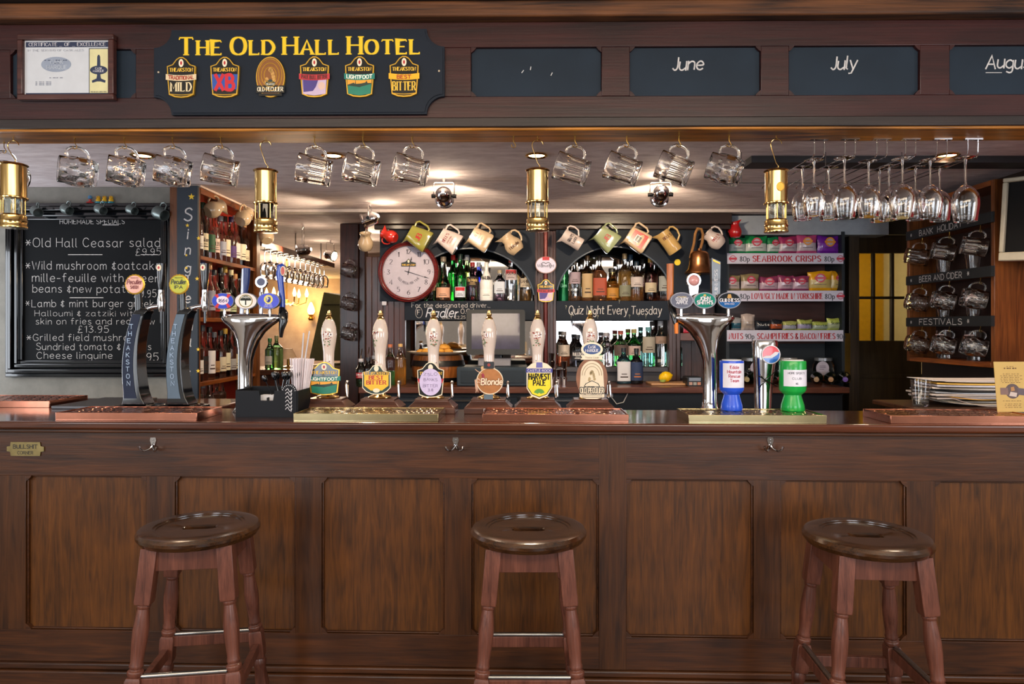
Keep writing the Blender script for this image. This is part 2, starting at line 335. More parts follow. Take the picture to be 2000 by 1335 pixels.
def text(mb, s, fm, h, m, x=0, y=0, w=.8, style='plain', align='l', sp=1.6, width=None, shear=0, jit=0, caps=1.):
    """fm(u,v,off)->point; h = cap height"""
    k = h/7; tw = textw(s, h, sp, caps); kx = k
    if width and tw > 0: kx = k*width/tw; tw = width
    if style == 'serif': w = w*min(1, .35+.65*kx/k)
    cx = x-(tw/2 if align == 'c' else tw if align == 'r' else 0)
    rnd = random.Random(len(s)*7+ord(s[0]) if s else 0)
    for ch in s:
        if ch == ' ': cx += 3*kx; continue
        st, gw = glyph(ch); q = caps if ch.isupper() else 1
        dy = rnd.uniform(-jit, jit)*h; ds = 1+rnd.uniform(-jit, jit)
        for pts, sm in st:
            pp = [(cx+px_*kx*q*ds+shear*py_*k, y+dy+py_*k*q*ds) for px_, py_ in pts]
            if sm and pts[0] == pts[-1]: pp[-1] = pp[0]
            if style == 'serif':
                wf = lambda dx, dy_: k*w*(.45+.75*abs(dy_))
            else: wf = lambda dx, dy_: k*w
            e = .5*w*k
            if not sm and style != 'serif':   # square the ends a little
                a, b = pp[0], pp[1]; l = math.hypot(a[0]-b[0], a[1]-b[1]) or 1; pp[0] = (a[0]+(a[0]-b[0])/l*e*.7, a[1]+(a[1]-b[1])/l*e*.7)
                a, b = pp[-1], pp[-2]; l = math.hypot(a[0]-b[0], a[1]-b[1]) or 1; pp[-1] = (a[0]+(a[0]-b[0])/l*e*.7, a[1]+(a[1]-b[1])/l*e*.7)
            ribbon(mb, pp, wf, fm, m)
            if style == 'serif' and len(pts) > 1:
                for (a, b) in ((0, 1), (-1, -2)):
                    d = (pts[a][0]-pts[b][0], pts[a][1]-pts[b][1]); l = math.hypot(*d) or 1
                    if abs(d[1])/l > .75 and not sm and (abs(pts[a][1]) < .3 or abs(pts[a][1]-7) < .3 or abs(pts[a][1]-4.6) < .2 or pts[a][1] < -1.5):
                        X, Y_ = pp[a]; hw = k*w*.5+min(kx, k)*.55
                        ribbon(mb, [(X-hw, Y_), (X+hw, Y_)], lambda a_, b_: k*w*.36, fm, m)
                    elif not sm and abs(d[0])/l > .75 and ch in 'ETFLZ':
                        X, Y_ = pp[a]; s_ = -1 if pts[a][1] > 5 else (1 if pts[a][1] < 1 else 0)
                        ribbon(mb, [(X, Y_-k*w*.2), (X, Y_+s_*k*0.85+(k*.3 if s_ == 0 else 0))], lambda a_, b_: k*w*.4, fm, m)
        cx += (gw*q+sp)*kx
    return tw
def flat(x0=0, y0=0, z0=0): return lambda u, v, o: (x0+u, y0-o, z0+v)
def wrap(r, z0=0, a0=-90):   # on a cylinder, centred on the side facing the viewer
    return lambda u, v, o: ((r+o)*math.cos(R(a0)+u/r), (r+o)*math.sin(R(a0)+u/r), z0+v)
def decal(mb, poly, off, m, y=0, M=None):
    mb.add([(x, y-off, z) for x, z in poly], [tuple(range(len(poly)))], M, m)
# ---------------------------------------------------------------- the setting
PLC = plaster('ceiling_plaster', 'c8b8b8', 'eee2e2')
PLW = plaster('grey_wall_paint', '75736c', '8b8880', (3, 3, 3), .15)
PLB = plaster('far_wall_paint', 'a98f82', 'c2a999', (2, 2, 2), .1)
mb = MB(wood('floor_boards', '22120a', '54331c', 'x', rough=.4)); mb.box(-6, 3.5, -2.6, 10.7, -.05, 0); struct('floor', mb)
mb = MB(PLC); mb.box(-6, 3.5, 2.49, 10.7, CEIL, CEIL+.06); struct('ceiling', mb)
mb = MB(mat('d0c8bc', .8)); mb.box(-3.5, 3.5, -2.6, 2.3, 2.62, 2.7); struct('ceiling_front', mb)
mb = MB(PLW)
LW = 3.67; LX = PX(362, LW)
mb.box(-3.5, LX, LW, LW+.1, 0, CEIL-.001); struct('wall_left', mb)
mb = MB(PLB); mb.box(-6, 3.5, 10.5, 10.6, 0, CEIL-.0005); struct('wall_back', mb)
mb = MB(mat('8a1418', .6, noise=.15)); mb.box(2.44, 2.54, 2.45, 3.24, 0, CEIL-.001); mb.box(2.44, 2.54, 3.24, 4.1, 0, CEIL-.001, mat('2e211a', .6)); struct('wall_right', mb)
mb = MB(mat('c4bcb0', .8)); mb.box(-3.5, -3.4, -2.5, LW-.001, 0, CEIL-.001); mb.box(-3.5, -3.4, -2.5, 2.48, CEIL, 2.619); mb.box(-6.1, -6, LW, 10.49, 0, CEIL-.001); struct('wall_left_side', mb)
mb = MB(mat('c4bcb0', .8)); mb.box(3.4, 3.5, -2.5, 10.49, 0, CEIL-.001); mb.box(3.4, 3.5, -2.5, 2.48, CEIL, 2.619); struct('wall_right_side', mb)
mb = MB(mat('c4bcb0', .8))    # wall behind the viewer with two window openings
for a, b_ in ((-3.4, -3.3), (-1.8, .6), (2.5, 3.4)): mb.box(a, b_, -2.6, -2.5, 0, 2.62)
for a, b_ in ((-3.3, -1.8), (.6, 2.5)): mb.box(a, b_, -2.6, -2.5, 0, .76); mb.box(a, b_, -2.6, -2.5, 2.24, 2.62)
struct('wall_front', mb)
for i, (x, hw_) in enumerate(((-2.55, .75), (1.55, .95))):
    mb = MB(mat('e0dcd4', .4))
    for k in range(6): mb.box(x-hw_+k*(hw_*2-.02)/5, x-hw_+.02+k*(hw_*2-.02)/5, -2.44, -2.42, .78, 2.22)
    for k in range(5): mb.box(x-hw_, x+hw_, -2.419, -2.40, .78+k*.355, .80+k*.355)
    struct('window_%d' % (i+1), mb)
mb = MB(mat('8a1418', .6, noise=.15)); mb.box(2.44, 3.4, 2.2, 2.449, 0, 2.619); struct('wall_right_return', mb)
mb = MB(mat('8b8880', .8)); mb.box(-3.4, -2.44, 2.3, 2.48, 0, 2.619); struct('wall_left_return', mb)
# fascia over the bar
Zf0 = PZ(248, 2.35); Zf1 = PZ(43, 2.35)
def framed(U0, U1, z0, z1, ops, za, zb, th, mr, ms_, notch=.012):
    fr = MB(mr)
    fr.box(U0, U1, 0, th, z0, za); fr.box(U0, U1, 0, th, zb, z1)
    xs = [U0]+[q for o in ops for q in o]+[U1]
    for i in range(0, len(xs), 2): fr.box(xs[i], xs[i+1], 0, th, za, zb, ms_)
    for a, b_ in ops:
        for x, sx in ((a, 1), (b_, -1)):
            for z, sz in ((za, 1), (zb, -1)):
                p = [(x, z), (x+sx*notch*2.6, z), (x+sx*notch*1.9, z+sz*notch), (x+sx*notch, z+sz*notch*1.9), (x, z+sz*notch*2.6)]
                if sx*sz < 0: p = p[::-1]
                fr.prism(p, 0, th, mr)
    return fr
def frame_lip(mbx, a, b_, za, zb, w=.006, m=None, y=.0):
    for q in ((a, b_, za, za+w), (a, b_, zb-w, zb), (a, a+w, za, zb), (b_-w, b_, za, zb)):
        mbx.box(q[0], q[1], y, y+.012, q[2], q[3], m)
fops = [(FAS.U(20), FAS.U(265)), (FAS.U(375), FAS.U(620)), (FAS.U(660), FAS.U(860)), (FAS.U(920), FAS.U(1175)), (FAS.U(1230), FAS.U(1486)), (FAS.U(1541), FAS.U(1797)), (FAS.U(1855), FAS.U(2110))]
za, zb = PZ(188, 2.35), PZ(92, 2.35)
fr = framed(-2.41, 2.42, Zf0+.02, Zf1, fops, za, zb, .02, WD_fas, WD_fas, notch=.007)
fr.box(-2.41, 2.42, .0205, .14, Zf0+.02, Zf1, WD_fasd)
struct('trim_1', fr, M=FAS.M(), bevel=.002)
mb = MB(WD_warmlit); mb.box(-2.41, 2.42, -.005, .15, Zf0-.012, Zf0+.0195)
mb.box(-2.41, 2.42, -.016, -.0055, Zf0-.004, Zf0+.03, WD_fasd)
struct('trim_2', mb, M=FAS.M(), bevel=.004)
mb = MB(WD_beam); mb.box(-2.41, 2.42, -.045, .14, Zf1+.001, Zf1+.055); struct('trim_3', mb, M=FAS.M(), bevel=.008)
mb = MB(WD_beamd); mb.box(-2.41, 2.42, -.10, .16, Zf1+.056, 2.619); struct('trim_4', mb, M=FAS.M(), bevel=.01)
for nm, U, lab, pts in ((0, fops[0], 'slate chalk panel mostly hidden behind the framed certificate', None), (3, fops[3], 'slate chalk panel with only faint smudges, next to the hotel sign', None),
                   (4, fops[4], 'slate chalk panel with June chalked in white', 'June'), (5, fops[5], 'slate chalk panel with July chalked in white', 'July'), (6, fops[6], 'slate chalk panel with August chalked in white and underlined', 'August'),
                   (1, fops[1], None, None), (2, fops[2], None, None)):
    if lab is None: continue
    t = thing('chalk_panel', lab, 'chalkboard', None, group='chalk panels on the fascia', M=FAS.M() @ T3((U[0]+U[1])/2, 0, (za+zb)/2))
    w, h = (U[1]-U[0])/2-.001, (zb-za)/2-.001
    mb = MB(SLATE); mb.box(-w, w, .012, .0195, -h, h); mb.build('board', t)
    if pts:
        mb = MB(); text(mb, pts, flat(0, .0118, 0), .044, CHALK, x=-.075 if pts != 'August' else -.09, y=.008, w=.8, shear=.12, sp=1.1, jit=.04)
        if pts == 'August': text(mb, '__', flat(0, .0118, 0), .03, CHALK, x=-.09, y=-.002, w=.5, sp=.5)
        mb.build('lettering', t, smooth=0)
    elif nm == 3:
        mb = MB(mat('8a9098', .9))
        for x, z, a in ((-.05, .0, .9), (-.02, .01, 1.4), (.05, -.01, 1.1)): ribbon(mb, [(x, z), (x+.012*math.cos(a), z+.012*math.sin(a))], lambda p, q: .003, flat(0, .0118, 0), CHALK)
        mb.build('smudge', t, smooth=0)
# ------------------------------------------------ bar counter
ops_px = [(-240, -5), (50, 286), (341, 577), (628, 868), (921, 1169), (1222, 1472), (1524, 1771), (1826, 2075)]
bops = [(BAR.U(a), BAR.U(b_)) for a, b_ in ops_px]
pz0, pz1 = PZ(1241, 2.35), PZ(934, 2.35)
t = thing('bar_counter', 'long dark oak panelled bar counter behind the three stools', 'bar', None, M=BAR.M())
fr = framed(-2.40, 2.42, .18, CT-.042, bops, pz0, pz1, .024, WD_bar, WD_barv, notch=.008)
fr.box(BAR.U(1170), BAR.U(1223), -.002, -.0001, .18, CT-.042, WD_barv)
fr.build('front_frame', t, bevel=.0025)
for i, (a, b_) in enumerate(bops):
    mb = MB(WD_pan); mb.box(a+.001, b_-.001, .016, .03, pz0+.001, pz1-.001)
    o = mb.build('panel', t)
    mb2 = MB(WD_bar); frame_lip(mb2, a+.0005, b_-.0005, pz0+.0005, pz1-.0005, .005, y=.006); mb2.build('panel_moulding', t, bevel=.002)
mb = MB(WD_bar); mb.box(-2.40, 2.42, -.018, .02, .0, .155); mb.box(-2.40, 2.42, -.010, .02, .1552, .179); mb.build('skirting', t, bevel=.006)
mb = MB(WD_back); mb.box(-2.40, 2.42, .0302, .30, .02, CT-.042); mb.build('carcass', t)
t = thing('worktop', 'polished dark wooden bar top running the whole width of the bar', 'counter top', None, M=BAR.M())
mb = MB(WD_top); mb.box(-2.40, 2.42, -.05, .34, CT-.028, CT)
mb.box(-2.35, -1.2, .341, .72, CT-.028, CT-.0005)
mb.build('top_board', t, bevel=.007, seg=3)
mb = MB(WD_bar); mb.box(-2.40, 2.42, -.032, .0295, CT-.0415, CT-.0285); mb.build('nosing', t, bevel=.004)
# coat hooks
for px, lab in ((300, 'twisted chrome double coat hook on the left of the bar front'), (890, 'chrome double coat hook on the bar front above the middle stool'), (1504, 'chrome double coat hook on the bar front right of the joint')):
    t = thing('coat_hook', lab, 'hook', None, group='coat hooks on the bar', M=BAR.M() @ T3(BAR.U(px), 0, BAR.Z(px, 866)))
    mb = MB(CHROME); mb.prism([(-.011, .012), (-.005, -.006), (.005, -.006), (.011, .012), (.009, .022), (-.009, .022)], -.004, -.0005); mb.build('plate', t, bevel=.001)
    for s in (-1, 1):
        mb = MB(CHROME); mb.tube([(0, -.004, -.004), (s*.008, -.012, -.016), (s*.018, -.026, -.021), (s*.028, -.034, -.014), (s*.031, -.036, -.003)], [.004, .0035, .0032, .0032, .0042], 8); mb.build('prong', t)
    mb = MB(STEEL)
    for z in (.014, .004): mb.lathe([(.0025, 0), (.002, .001), (0, .0012)], 8, M=T3(0, -.004, z) @ RX(90))
    mb.build('screw', t)
# brass plaque
t = thing('name_plaque', 'small worn brass plaque screwed to the left end of the bar front', 'plaque', None, M=BAR.M() @ T3(BAR.U(51), 0, BAR.Z(51, 876)))
w, h = .066, .024
pl = [(-w, .008), (-w+.012, .010), (-w+.014, h), (w-.014, h), (w-.012, .010), (w, .008), (w, -.008), (w-.012, -.010), (w-.014, -h), (-w+.014, -h), (-w+.012, -.010), (-w, -.008)][::-1]
PLQ = mat('8a7a50', .4, .8, noise=.3)
mb = MB(PLQ); mb.prism(pl, -.004, -.0005); mb.build('plate', t, bevel=.001)
mb = MB(mat('3a3220', .5)); text(mb, 'BULLSHIT', flat(0, -.0041, .002), .013, None, align='c', w=1.5, width=.085); text(mb, 'CORNER', flat(0, -.0041, -.018), .010, None, align='c', w=1.5, width=.055); mb.build('lettering', t, smooth=0)
# ------------------------------------------------ left wall: chalkboard
BX0, BX1, BZ0, BZ1 = PX(10, LW-.03), PX(345, LW-.03), PZ(736, LW-.03), PZ(396, LW-.03)
t = thing('menu_chalkboard', 'large black framed chalkboard headed Homemade Specials on the grey wall', 'chalkboard', (0, LW-.002, 0))
mb = MB(GLOSSB)
for i, (o, d) in enumerate(((0, .03), (.022, .045), (.05, .035), (.068, .022))):
    a, b_, c, e = BX0+o, BX1-o, BZ0+o, BZ1-o; w = .02
    for q in ((a, b_, c, c+w), (a, b_, e-w, e), (a, a+w, c+w, e-w), (b_-w, b_, c+w, e-w)): mb.box(q[0], q[1], -d, 0, q[2], q[3])
mb.build('frame', t, bevel=.004)
mb = MB(BLACKB); mb.box(BX0+.02, BX1-.02, -.012, 0, BZ0+.02, BZ1-.02); mb.build('board', t)
mb = MB()
Yb = LW-.014
def wl(s, x0, x1, ybase, hpx, w=.46):
    h = hpx*Yb/F; text(mb, s, flat(PX(x0, Yb), -.0121, PZ(ybase, Yb)), h, CHALK, w=w, width=(x1-x0)*Yb/F, sp=1.9, jit=.03)
wl('HOMEMADE SPECIALS', 117, 243, 437, 9, .7)
wl('*Old Hall Ceasar salad', 50, 312, 482, 17); wl('£9.95', 265, 314, 498, 13)
wl('*Wild mushroom +oatcake', 50, 312, 526, 16); wl('mille-feuille with green', 63, 312, 550, 16); wl('beans +new potatoes', 64, 280, 571, 15); wl('£9.95', 262, 305, 580, 14)
wl('*Lamb + mint burger greek', 50, 300, 599, 14); wl('Halloumi + zatziki with', 68, 270, 617, 11); wl('skin on fries and red slaw', 70, 302, 633, 12); wl('£13.95', 152, 212, 649, 13)
wl('*Grilled field mushroom', 52, 278, 665, 13); wl('Sundried tomato + goats', 71, 295, 683, 13); wl('Cheese linguine', 72, 219, 700, 13); wl('£12.95', 244, 309, 704, 15)
for a, b_, y in ((133, 200, 497), (275, 308, 497), (136, 202, 581), (200, 232, 439)):
    ribbon(mb, [(PX(a, Yb), PZ(y, Yb)), (PX(b_, Yb), PZ(y, Yb))], lambda p, q: .004, flat(0, -.0121, 0), CHALK)
mb.build('lettering', t, smooth=0)
# pewter tankards on the chalkboard frame
def tankard(mb_b, mb_h, r=.03, h=.06):
    mb_b.lathe([(0, .004), (r*.9, .002), (r*1.0, .0), (r*1.05, .006), (r*1.05, h*.45), (r*.9, h*.7), (r*.92, h), (r*.84, h), (r*.84, .01), (0, .01)], 20)
    mb_h.tube([(r*.95, 0, h*.85), (r*1.7, 0, h*.9), (r*1.95, 0, h*.6), (r*1.7, 0, h*.3), (r*1.0, 0, h*.2)], .0035, 8)
for i, (px, py, s, a) in enumerate(((72, 413, 1, -60), (131, 409, .95, 30), (197, 409, .95, 20), (258, 410, .9, 35), (314, 417, 1.25, 40))):
    lab = ['small pewter tankard at the left end of the chalkboard frame', 'pewter tankard hung second from left on the chalkboard frame', 'pewter tankard hung over the middle of the chalkboard heading', 'small pewter tankard hung beside the largest one on the chalkboard frame', 'largest pewter tankard, on the right corner of the chalkboard frame'][i]
    Y = LW-.082; p = P(px, py, Y)
    t = thing('tankard', lab, 'tankard', None, group='pewter tankards on the chalkboard', M=Matrix.Translation(p) @ RZ(150+a*.15) @ RY(-112) @ SC(s*.85, s*.85, s*.85) @ T3(0, 0, -.03))
    a1, a2 = MB(PEWTER), MB(PEWTER); tankard(a1, a2); a1.build('cup', t); a2.build('handle', t)
# small rubber toys on top of the frame
Y = LW-.02
for px, c, lab in ((192, 'd9a818', 'yellow toy duck on the chalkboard, next to the blue and red toy'), (204, 'd9a818', 'yellow toy duck, middle of the three on the chalkboard'), (217, 'd9a818', 'yellow toy duck, rightmost of the three on the chalkboard')):
    t = thing('toy_duck', lab, 'toy', (PX(px, Y), Y, BZ1), group='yellow toys on the chalkboard')
    mb = MB(mat('3f8fa0', .4)); mb.lathe([(.014, 0), (.016, .004), (.013, .008), (0, .009)], 14); mb.build('base', t)
    mb = MB(mat(c, .4)); mb.lathe([(0, .006), (.011, .009), (.013, .016), (.009, .023), (.0085, .025), (.010, .031), (.007, .037), (0, .039)], 14); mb.build('body', t)
    mb = MB(mat('d06a18', .4)); mb.lathe([(.004, 0), (0, .007)], 8, M=T3(0, -.008, .031) @ RX(90)); mb.build('beak', t)
t = thing('toy_figure', 'tiny blue and red toy standing left of the yellow ducks', 'toy', (PX(176, Y), Y, BZ1))
mb = MB(mat('b5302a', .4)); mb.lathe([(.018, 0), (.017, .006), (.006, .010), (.007, .02), (0, .022)], 14); mb.build('base', t)
mb = MB(mat('4a7fa8', .4)); mb.lathe([(0, .02), (.010, .024), (.011, .032), (.007, .04), (0, .042)], 14); mb.build('head', t)
# ------------------------------------------------ single malts cabinet
CX0, CX1, CY0, CY1 = PX(361, LW), PX(398, LW), LW-.06, 4.42
t = thing('whisky_cabinet', 'tall open whisky cabinet with red back and Single Malts board on its end', 'cabinet', (0, 0, 0))
zt, zb_ = CEIL-.012, .0
XB = CX0-.03; REDB = mat('9c2a1c', .5, noise=.2)
mb = MB(REDB); mb.box(XB-.02, XB, CY0+.05, CY1, .2, zt); mb.build('back_panel', t)
mb = MB(WD_cab); mb.box(XB-.02, CX1, CY0, CY0+.02, .0, zt); mb.build('side_panel', t)
mb = MB(WD_cab); mb.box(XB-.02, CX1, CY1, CY1+.035, .0, zt); mb.box(CX1-.012, CX1+.012, CY1-.02, CY1+.036, 0, zt); mb.build('side_panel', t)
mb = MB(WD_shelf); mb.box(XB, CX1+.002, CY0+.021, CY1-.001, zt-.03, zt); mb.build('top', t)
mb = MB(mat('d8c0b0', .5)); mb.box(XB, CX1+.01, CY0+.0, CY1+.03, zt+.001, zt+.011); mb.build('top_trim', t)
SH = [1.722, 1.395, 1.052]
for z in SH:
    mb = MB(WD_shelf); mb.box(XB+.001, CX1+.002, CY0+.021, CY1-.001, z-.022, z); mb.build('shelf', t, bevel=.002)
mb = MB(WD_shelf); mb.box(XB+.001, CX1-.001, CY0+.021, CY1-.001, .80, .82); mb.build('shelf', t)
BD = mat('1c2733', .5, noise=.1)
mb = MB(BD); mb.box(CX0-.004, CX1+.003, CY0-.018, CY0-.001, PZ(790, CY0), zt+.004); mb.build('end_board', t)
mb = MB(); xm = (CX0+CX1)/2; yy = CY0-.0181
for i, (ch, y) in enumerate(zip('Single', (431, 466, 497, 532, 560, 591))): text(mb, ch, flat(xm, yy, PZ(y, yy)), .066 if ch == 'S' else .052, CHALK, align='c', w=.8, shear=.12)
for i, (ch, y) in enumerate(zip('malts', (645, 676, 708, 739, 770))): text(mb, ch, flat(xm, yy, PZ(y, yy)), .058, CHALK, align='c', w=.8, shear=.12)
def star(cx, cz, r): 
    return [(cx+(r if i % 2 == 0 else r*.42)*math.sin(R(36*i)), cz+(r if i % 2 == 0 else r*.42)*math.cos(R(36*i))) for i in range(10)]
for px, py, r in ((374, 384, .018), (366, 440, .011), (388, 465, .012), (364, 498, .008), (364, 523, .010), (385, 544, .012), (365, 648, .011), (387, 682, .011), (366, 687, .011), (387, 724, .012)):
    decal(mb, star(PX(px, yy), PZ(py, yy), r)[::-1], .0003, GOLD, y=yy)
for dx in (-.03, .0): decal(mb, [(xm+dx, PZ(600, yy)), (xm+dx+.03, PZ(607, yy)), (xm+dx, PZ(614, yy))], .0003, GOLD, y=yy)
mb.build('lettering', t, smooth=0)

# ---------------------------------------------------------------- bottles
CL = 'f2f4ee'
def bottle(loc, h=.29, r=.037, nr=.013, sh=.62, gl=CL, lq=None, fill=.5, lab='e8dcc0', lz=(.14, .42), cap='181818', ch=.1, sq=0, txt=None, tc='3a2a20', label='', group=None, flat_=0, soft=.09, lab2=None, rz=0, pour=False, name='bottle', th=.0):
    t = thing(name, label, 'bottle', loc, rz, group)
    n = 20 if not sq else 24
    hb = h*sh; hn = h*(sh+soft+.06); hc = h*(1-ch)
    sqf = (lambda z: sq if z < hb else 2) if sq else 0
    pr = [(r*.82, 0), (r*.97, h*.012), (r, h*.03), (r, hb*.97), (r*.96, hb+h*.02), (r*.72, hb+h*soft*.6), (nr*1.35, hn-h*.01), (nr, hn+h*.03), (nr, hc)]
    g = MB(glass(gl)); g.lathe(pr, n, sq=sqf, flat=flat_)
    o = g.build('glass', t, smooth=50)
    if lq:
        zl = fill*h; pl_ = [(rr-.0022, max(z, .004)) for rr, z in pr if z < zl]
        rl = pl_[-1][0]
        if zl > hb:
            for a, b_ in zip(pr, pr[1:]):
                if a[1] <= zl <= b_[1]: rl = a[0]+(b_[0]-a[0])*(zl-a[1])/(b_[1]-a[1])-.0022
        q = MB(liquid(lq)); q.lathe(pl_+[(rl, zl), (0, zl)], n, sq=sqf, flat=flat_); q.build('liquid', t, smooth=50)
    if lab:
        q = MB(mat(lab, .6, noise=.06))
        z0, z1 = lz[0]*h, lz[1]*h
        S = SC(1, 1-flat_, 1)
        q.open_lathe([(r+.0006, z0), (r+.0006, z1)], 12, -150, -30, M=S, sq=sq)
        if lab2: q.open_lathe([(r+.0009, z0+(z1-z0)*.62), (r+.0009, z1-.003)], 12, -140, -40, m=mat(lab2, .6), M=S, sq=sq)
        q.open_lathe([(r+.0010, z0+(z1-z0)*.18), (r+.0010, z0+(z1-z0)*.24)], 8, -120, -60, m=mat(tc, .6), M=S, sq=sq)
        q.open_lathe([(r+.0010, z0+(z1-z0)*.34), (r+.0010, z0+(z1-z0)*.38)], 8, -112, -68, m=mat(tc, .6), M=S, sq=sq)
        if txt:
            th_ = min((z1-z0)*.3, .02)
            text(q, txt, (lambda u, v, o_: (u, -(r*(1-flat_)+.0012+o_), z0+(z1-z0)*.5+v)) if sq else wrap(r+.0011, z0+(z1-z0)*.5), th_, mat(tc, .6), align='c', w=1.3, width=min(r*1.7, textw(txt, th_)))
        q.build('paper_label', t)
    k = MB(mat(cap, .35)); k.lathe([(nr+.002, hc-h*.012), (nr+.0025, h-.003), (nr+.001, h), (0, h)], 14)
    k.build('cap', t)
    if pour:
        k = MB(CHROME); k.lathe([(.004, h), (.0035, h+.02), (0, h+.021)], 8); k.tube([(0, 0, h+.018), (.004, -.004, h+.035), (.008, -.008, h+.06)], .003, 6); k.build('pourer', t)
    return t
GL = {'1c3a1c': 'dark green', 'f2f4ee': 'clear', '4a2a10': 'brown', '1a1410': 'black'}
def shelf_desc(gl, lab, cap): return gl+' glass bottle with '+lab+' label and '+cap+' cap'
rows = [
 (SH[0], 'top', [('clear', 'f2f4ee', 'a8542a', 'white', 'e8e0d0', 'black', '15161a', .30), ('dark green', '1c3a1c', None, 'cream', 'e0d0a8', 'green', '16301c', .31), ('clear', 'f2f4ee', 'b8401c', 'green and gold', '2f5a34', 'gold', 'b08a30', .28),
   ('clear', 'f2f4ee', 'a8481c', 'pale pink', 'e8c8b4', 'black', '20201f', .33), ('clear', 'f2f4ee', 'c0501c', 'silver', 'a8a8b4', 'silver', '8a8a90', .27), ('clear', 'f2f4ee', 'b04818', 'cream', 'efdcb8', 'brown', '4a2c18', .28), ('clear', 'f2f4ee', 'a83c18', 'purple', '5a3a78', 'purple', '3a2450', .29), ('clear', 'f2f4ee', 'b85a20', 'white', 'f0e8dc', 'white', 'd8d0c8', .31), ('brown', '4a2a10', None, 'ivory', 'f0e4c4', 'black', '15161a', .28), ('clear', 'f2f4ee', 'a04818', 'cream', 'efdcb8', 'cork', 'b08050', .29)]),
 (SH[1], 'second', [('clear', 'f2f4ee', 'c03a20', 'red', 'a8281c', 'silver', '9a9aa0', .29), ('clear', 'f2f4ee', 'b8381c', 'dark blue', '24304c', 'blue', '2c4a80', .31), ('clear', 'f2f4ee', 'c84a20', 'grey', '9c98a0', 'cork', 'b07840', .31), ('clear', 'f2f4ee', 'b83c1c', 'red', 'b02c20', 'black', '15161a', .28), ('dark green', '1c3a1c', None, 'cream', 'd8c898', 'black', '15161a', .30), ('clear', 'f2f4ee', 'b05020', 'white', 'e8dcc8', 'gold', 'b08a30', .31), ('dark green', '1c3a1c', None, 'pale green', 'c8d0a0', 'cream', 'd8c898', .30), ('clear', 'f2f4ee', 'a84818', 'brown', '6a4020', 'cork', 'c08850', .28), ('clear', 'f2f4ee', 'b85820', 'ivory', 'f0e4c4', 'black', '15161a', .29), ('dark green', '1c3a1c', None, 'yellow', 'c8a840', 'black', '15161a', .29)]),
 (SH[2], 'third', [('clear', 'f2f4ee', '8a3018', 'white', 'e8e0d8', 'black', '15161a', .31), ('clear', 'f2f4ee', '903418', 'black', '282422', 'dark grey', '3a3a40', .31), ('clear', 'f2f4ee', '8c3414', 'tall white', 'ece4e0', 'black', '15161a', .30), ('brown', '4a2a10', None, 'tan', 'b08050', 'grey', '5a5a60', .27), ('clear', 'f2f4ee', '7c3014', 'cream', 'e0d0b0', 'black', '15161a', .28), ('dark green', '1c3a1c', None, 'ivory', 'e8dcb8', 'gold', 'b08a30', .29), ('clear', 'f2f4ee', '8a3a18', 'grey', 'a8a4a0', 'brown', '4a2c18', .28), ('dark green', '1c3a1c', None, 'cream', 'd8c898', 'green', '1c3a1c', .30), ('dark green', '1c3a1c', None, 'white', 'e8e4dc', 'black', '15161a', .29), ('clear', 'f2f4ee', '8a3a18', 'tan', 'b89060', 'black', '15161a', .27)]),
 (.82, 'lowest', [('clear', 'f2f4ee', '7a2c18', 'brown', '6a4020', 'black', '15161a', .26), ('clear', 'f2f4ee', '6c2c18', 'white', 'e8dcc8', 'grey', '8a8a90', .22), ('clear', 'f2f4ee', '7a3418', 'cream', 'e0d0b0', 'cork', 'c08850', .25), ('clear', 'f2f4ee', '7c3014', 'grey', 'a8a4a0', 'blue', '34485c', .25), ('clear', 'f2f4ee', '6a2c14', 'tan', 'b08050', 'silver', '9a9aa0', .26)])]
for zs, rn, lst in rows:
    n = len(lst)
    for i, (gn, gl, lq, ln, lc, cn, cc, h) in enumerate(lst):
        y = CY0+.085+i*(CY1-CY0-.13)/(9.2)
        bottle((CX1-.046-(i % 2)*.006, y, zs), h=h*.98, r=.031, gl=gl, lq=lq, fill=.58 if lq else 0, lab=lc, lz=(.12, .55) if 'tall' in ln else (.14, .38+.06*(i % 3)), cap=cc, sh=.6-.05*(i % 3), rz=R(60), tc='4a2c20',
               txt={('third', 1): 'TOMA', ('top', 1): 'Glen', ('top', 3): 'GLEN'}.get((rn, i)), label='%s whisky bottle, %s label, %s cap, %s from near end, %s whisky shelf' % (gn, ln, cn, ORD[i], rn), group='whisky bottles in the cabinet', name='whisky_bottle')
# ================================================================ in front of and on the bar
def loft(mb, secs, n=32, m=None, M=None, sq=0, cap=True):
    vs = []
    for q in secs:
        rx, ry, z = q[:3]; cx = q[3] if len(q) > 3 else 0; cy = q[4] if len(q) > 4 else 0
        for i in range(n):
            a = 2*math.pi*(i+.5)/n; c, s_ = math.cos(a), math.sin(a)
            if sq: k = (abs(c)**sq+abs(s_)**sq)**(-1/sq); c *= k; s_ *= k
            vs.append((cx+rx*c, cy+ry*s_, z))
    fs = [(j*n+i, j*n+(i+1) % n, (j+1)*n+(i+1) % n, (j+1)*n+i) for j in range(len(secs)-1) for i in range(n)]
    if cap: fs += [tuple(range(n-1, -1, -1)), tuple((len(secs)-1)*n+i for i in range(n))]
    return mb.add(vs, fs, M, m)
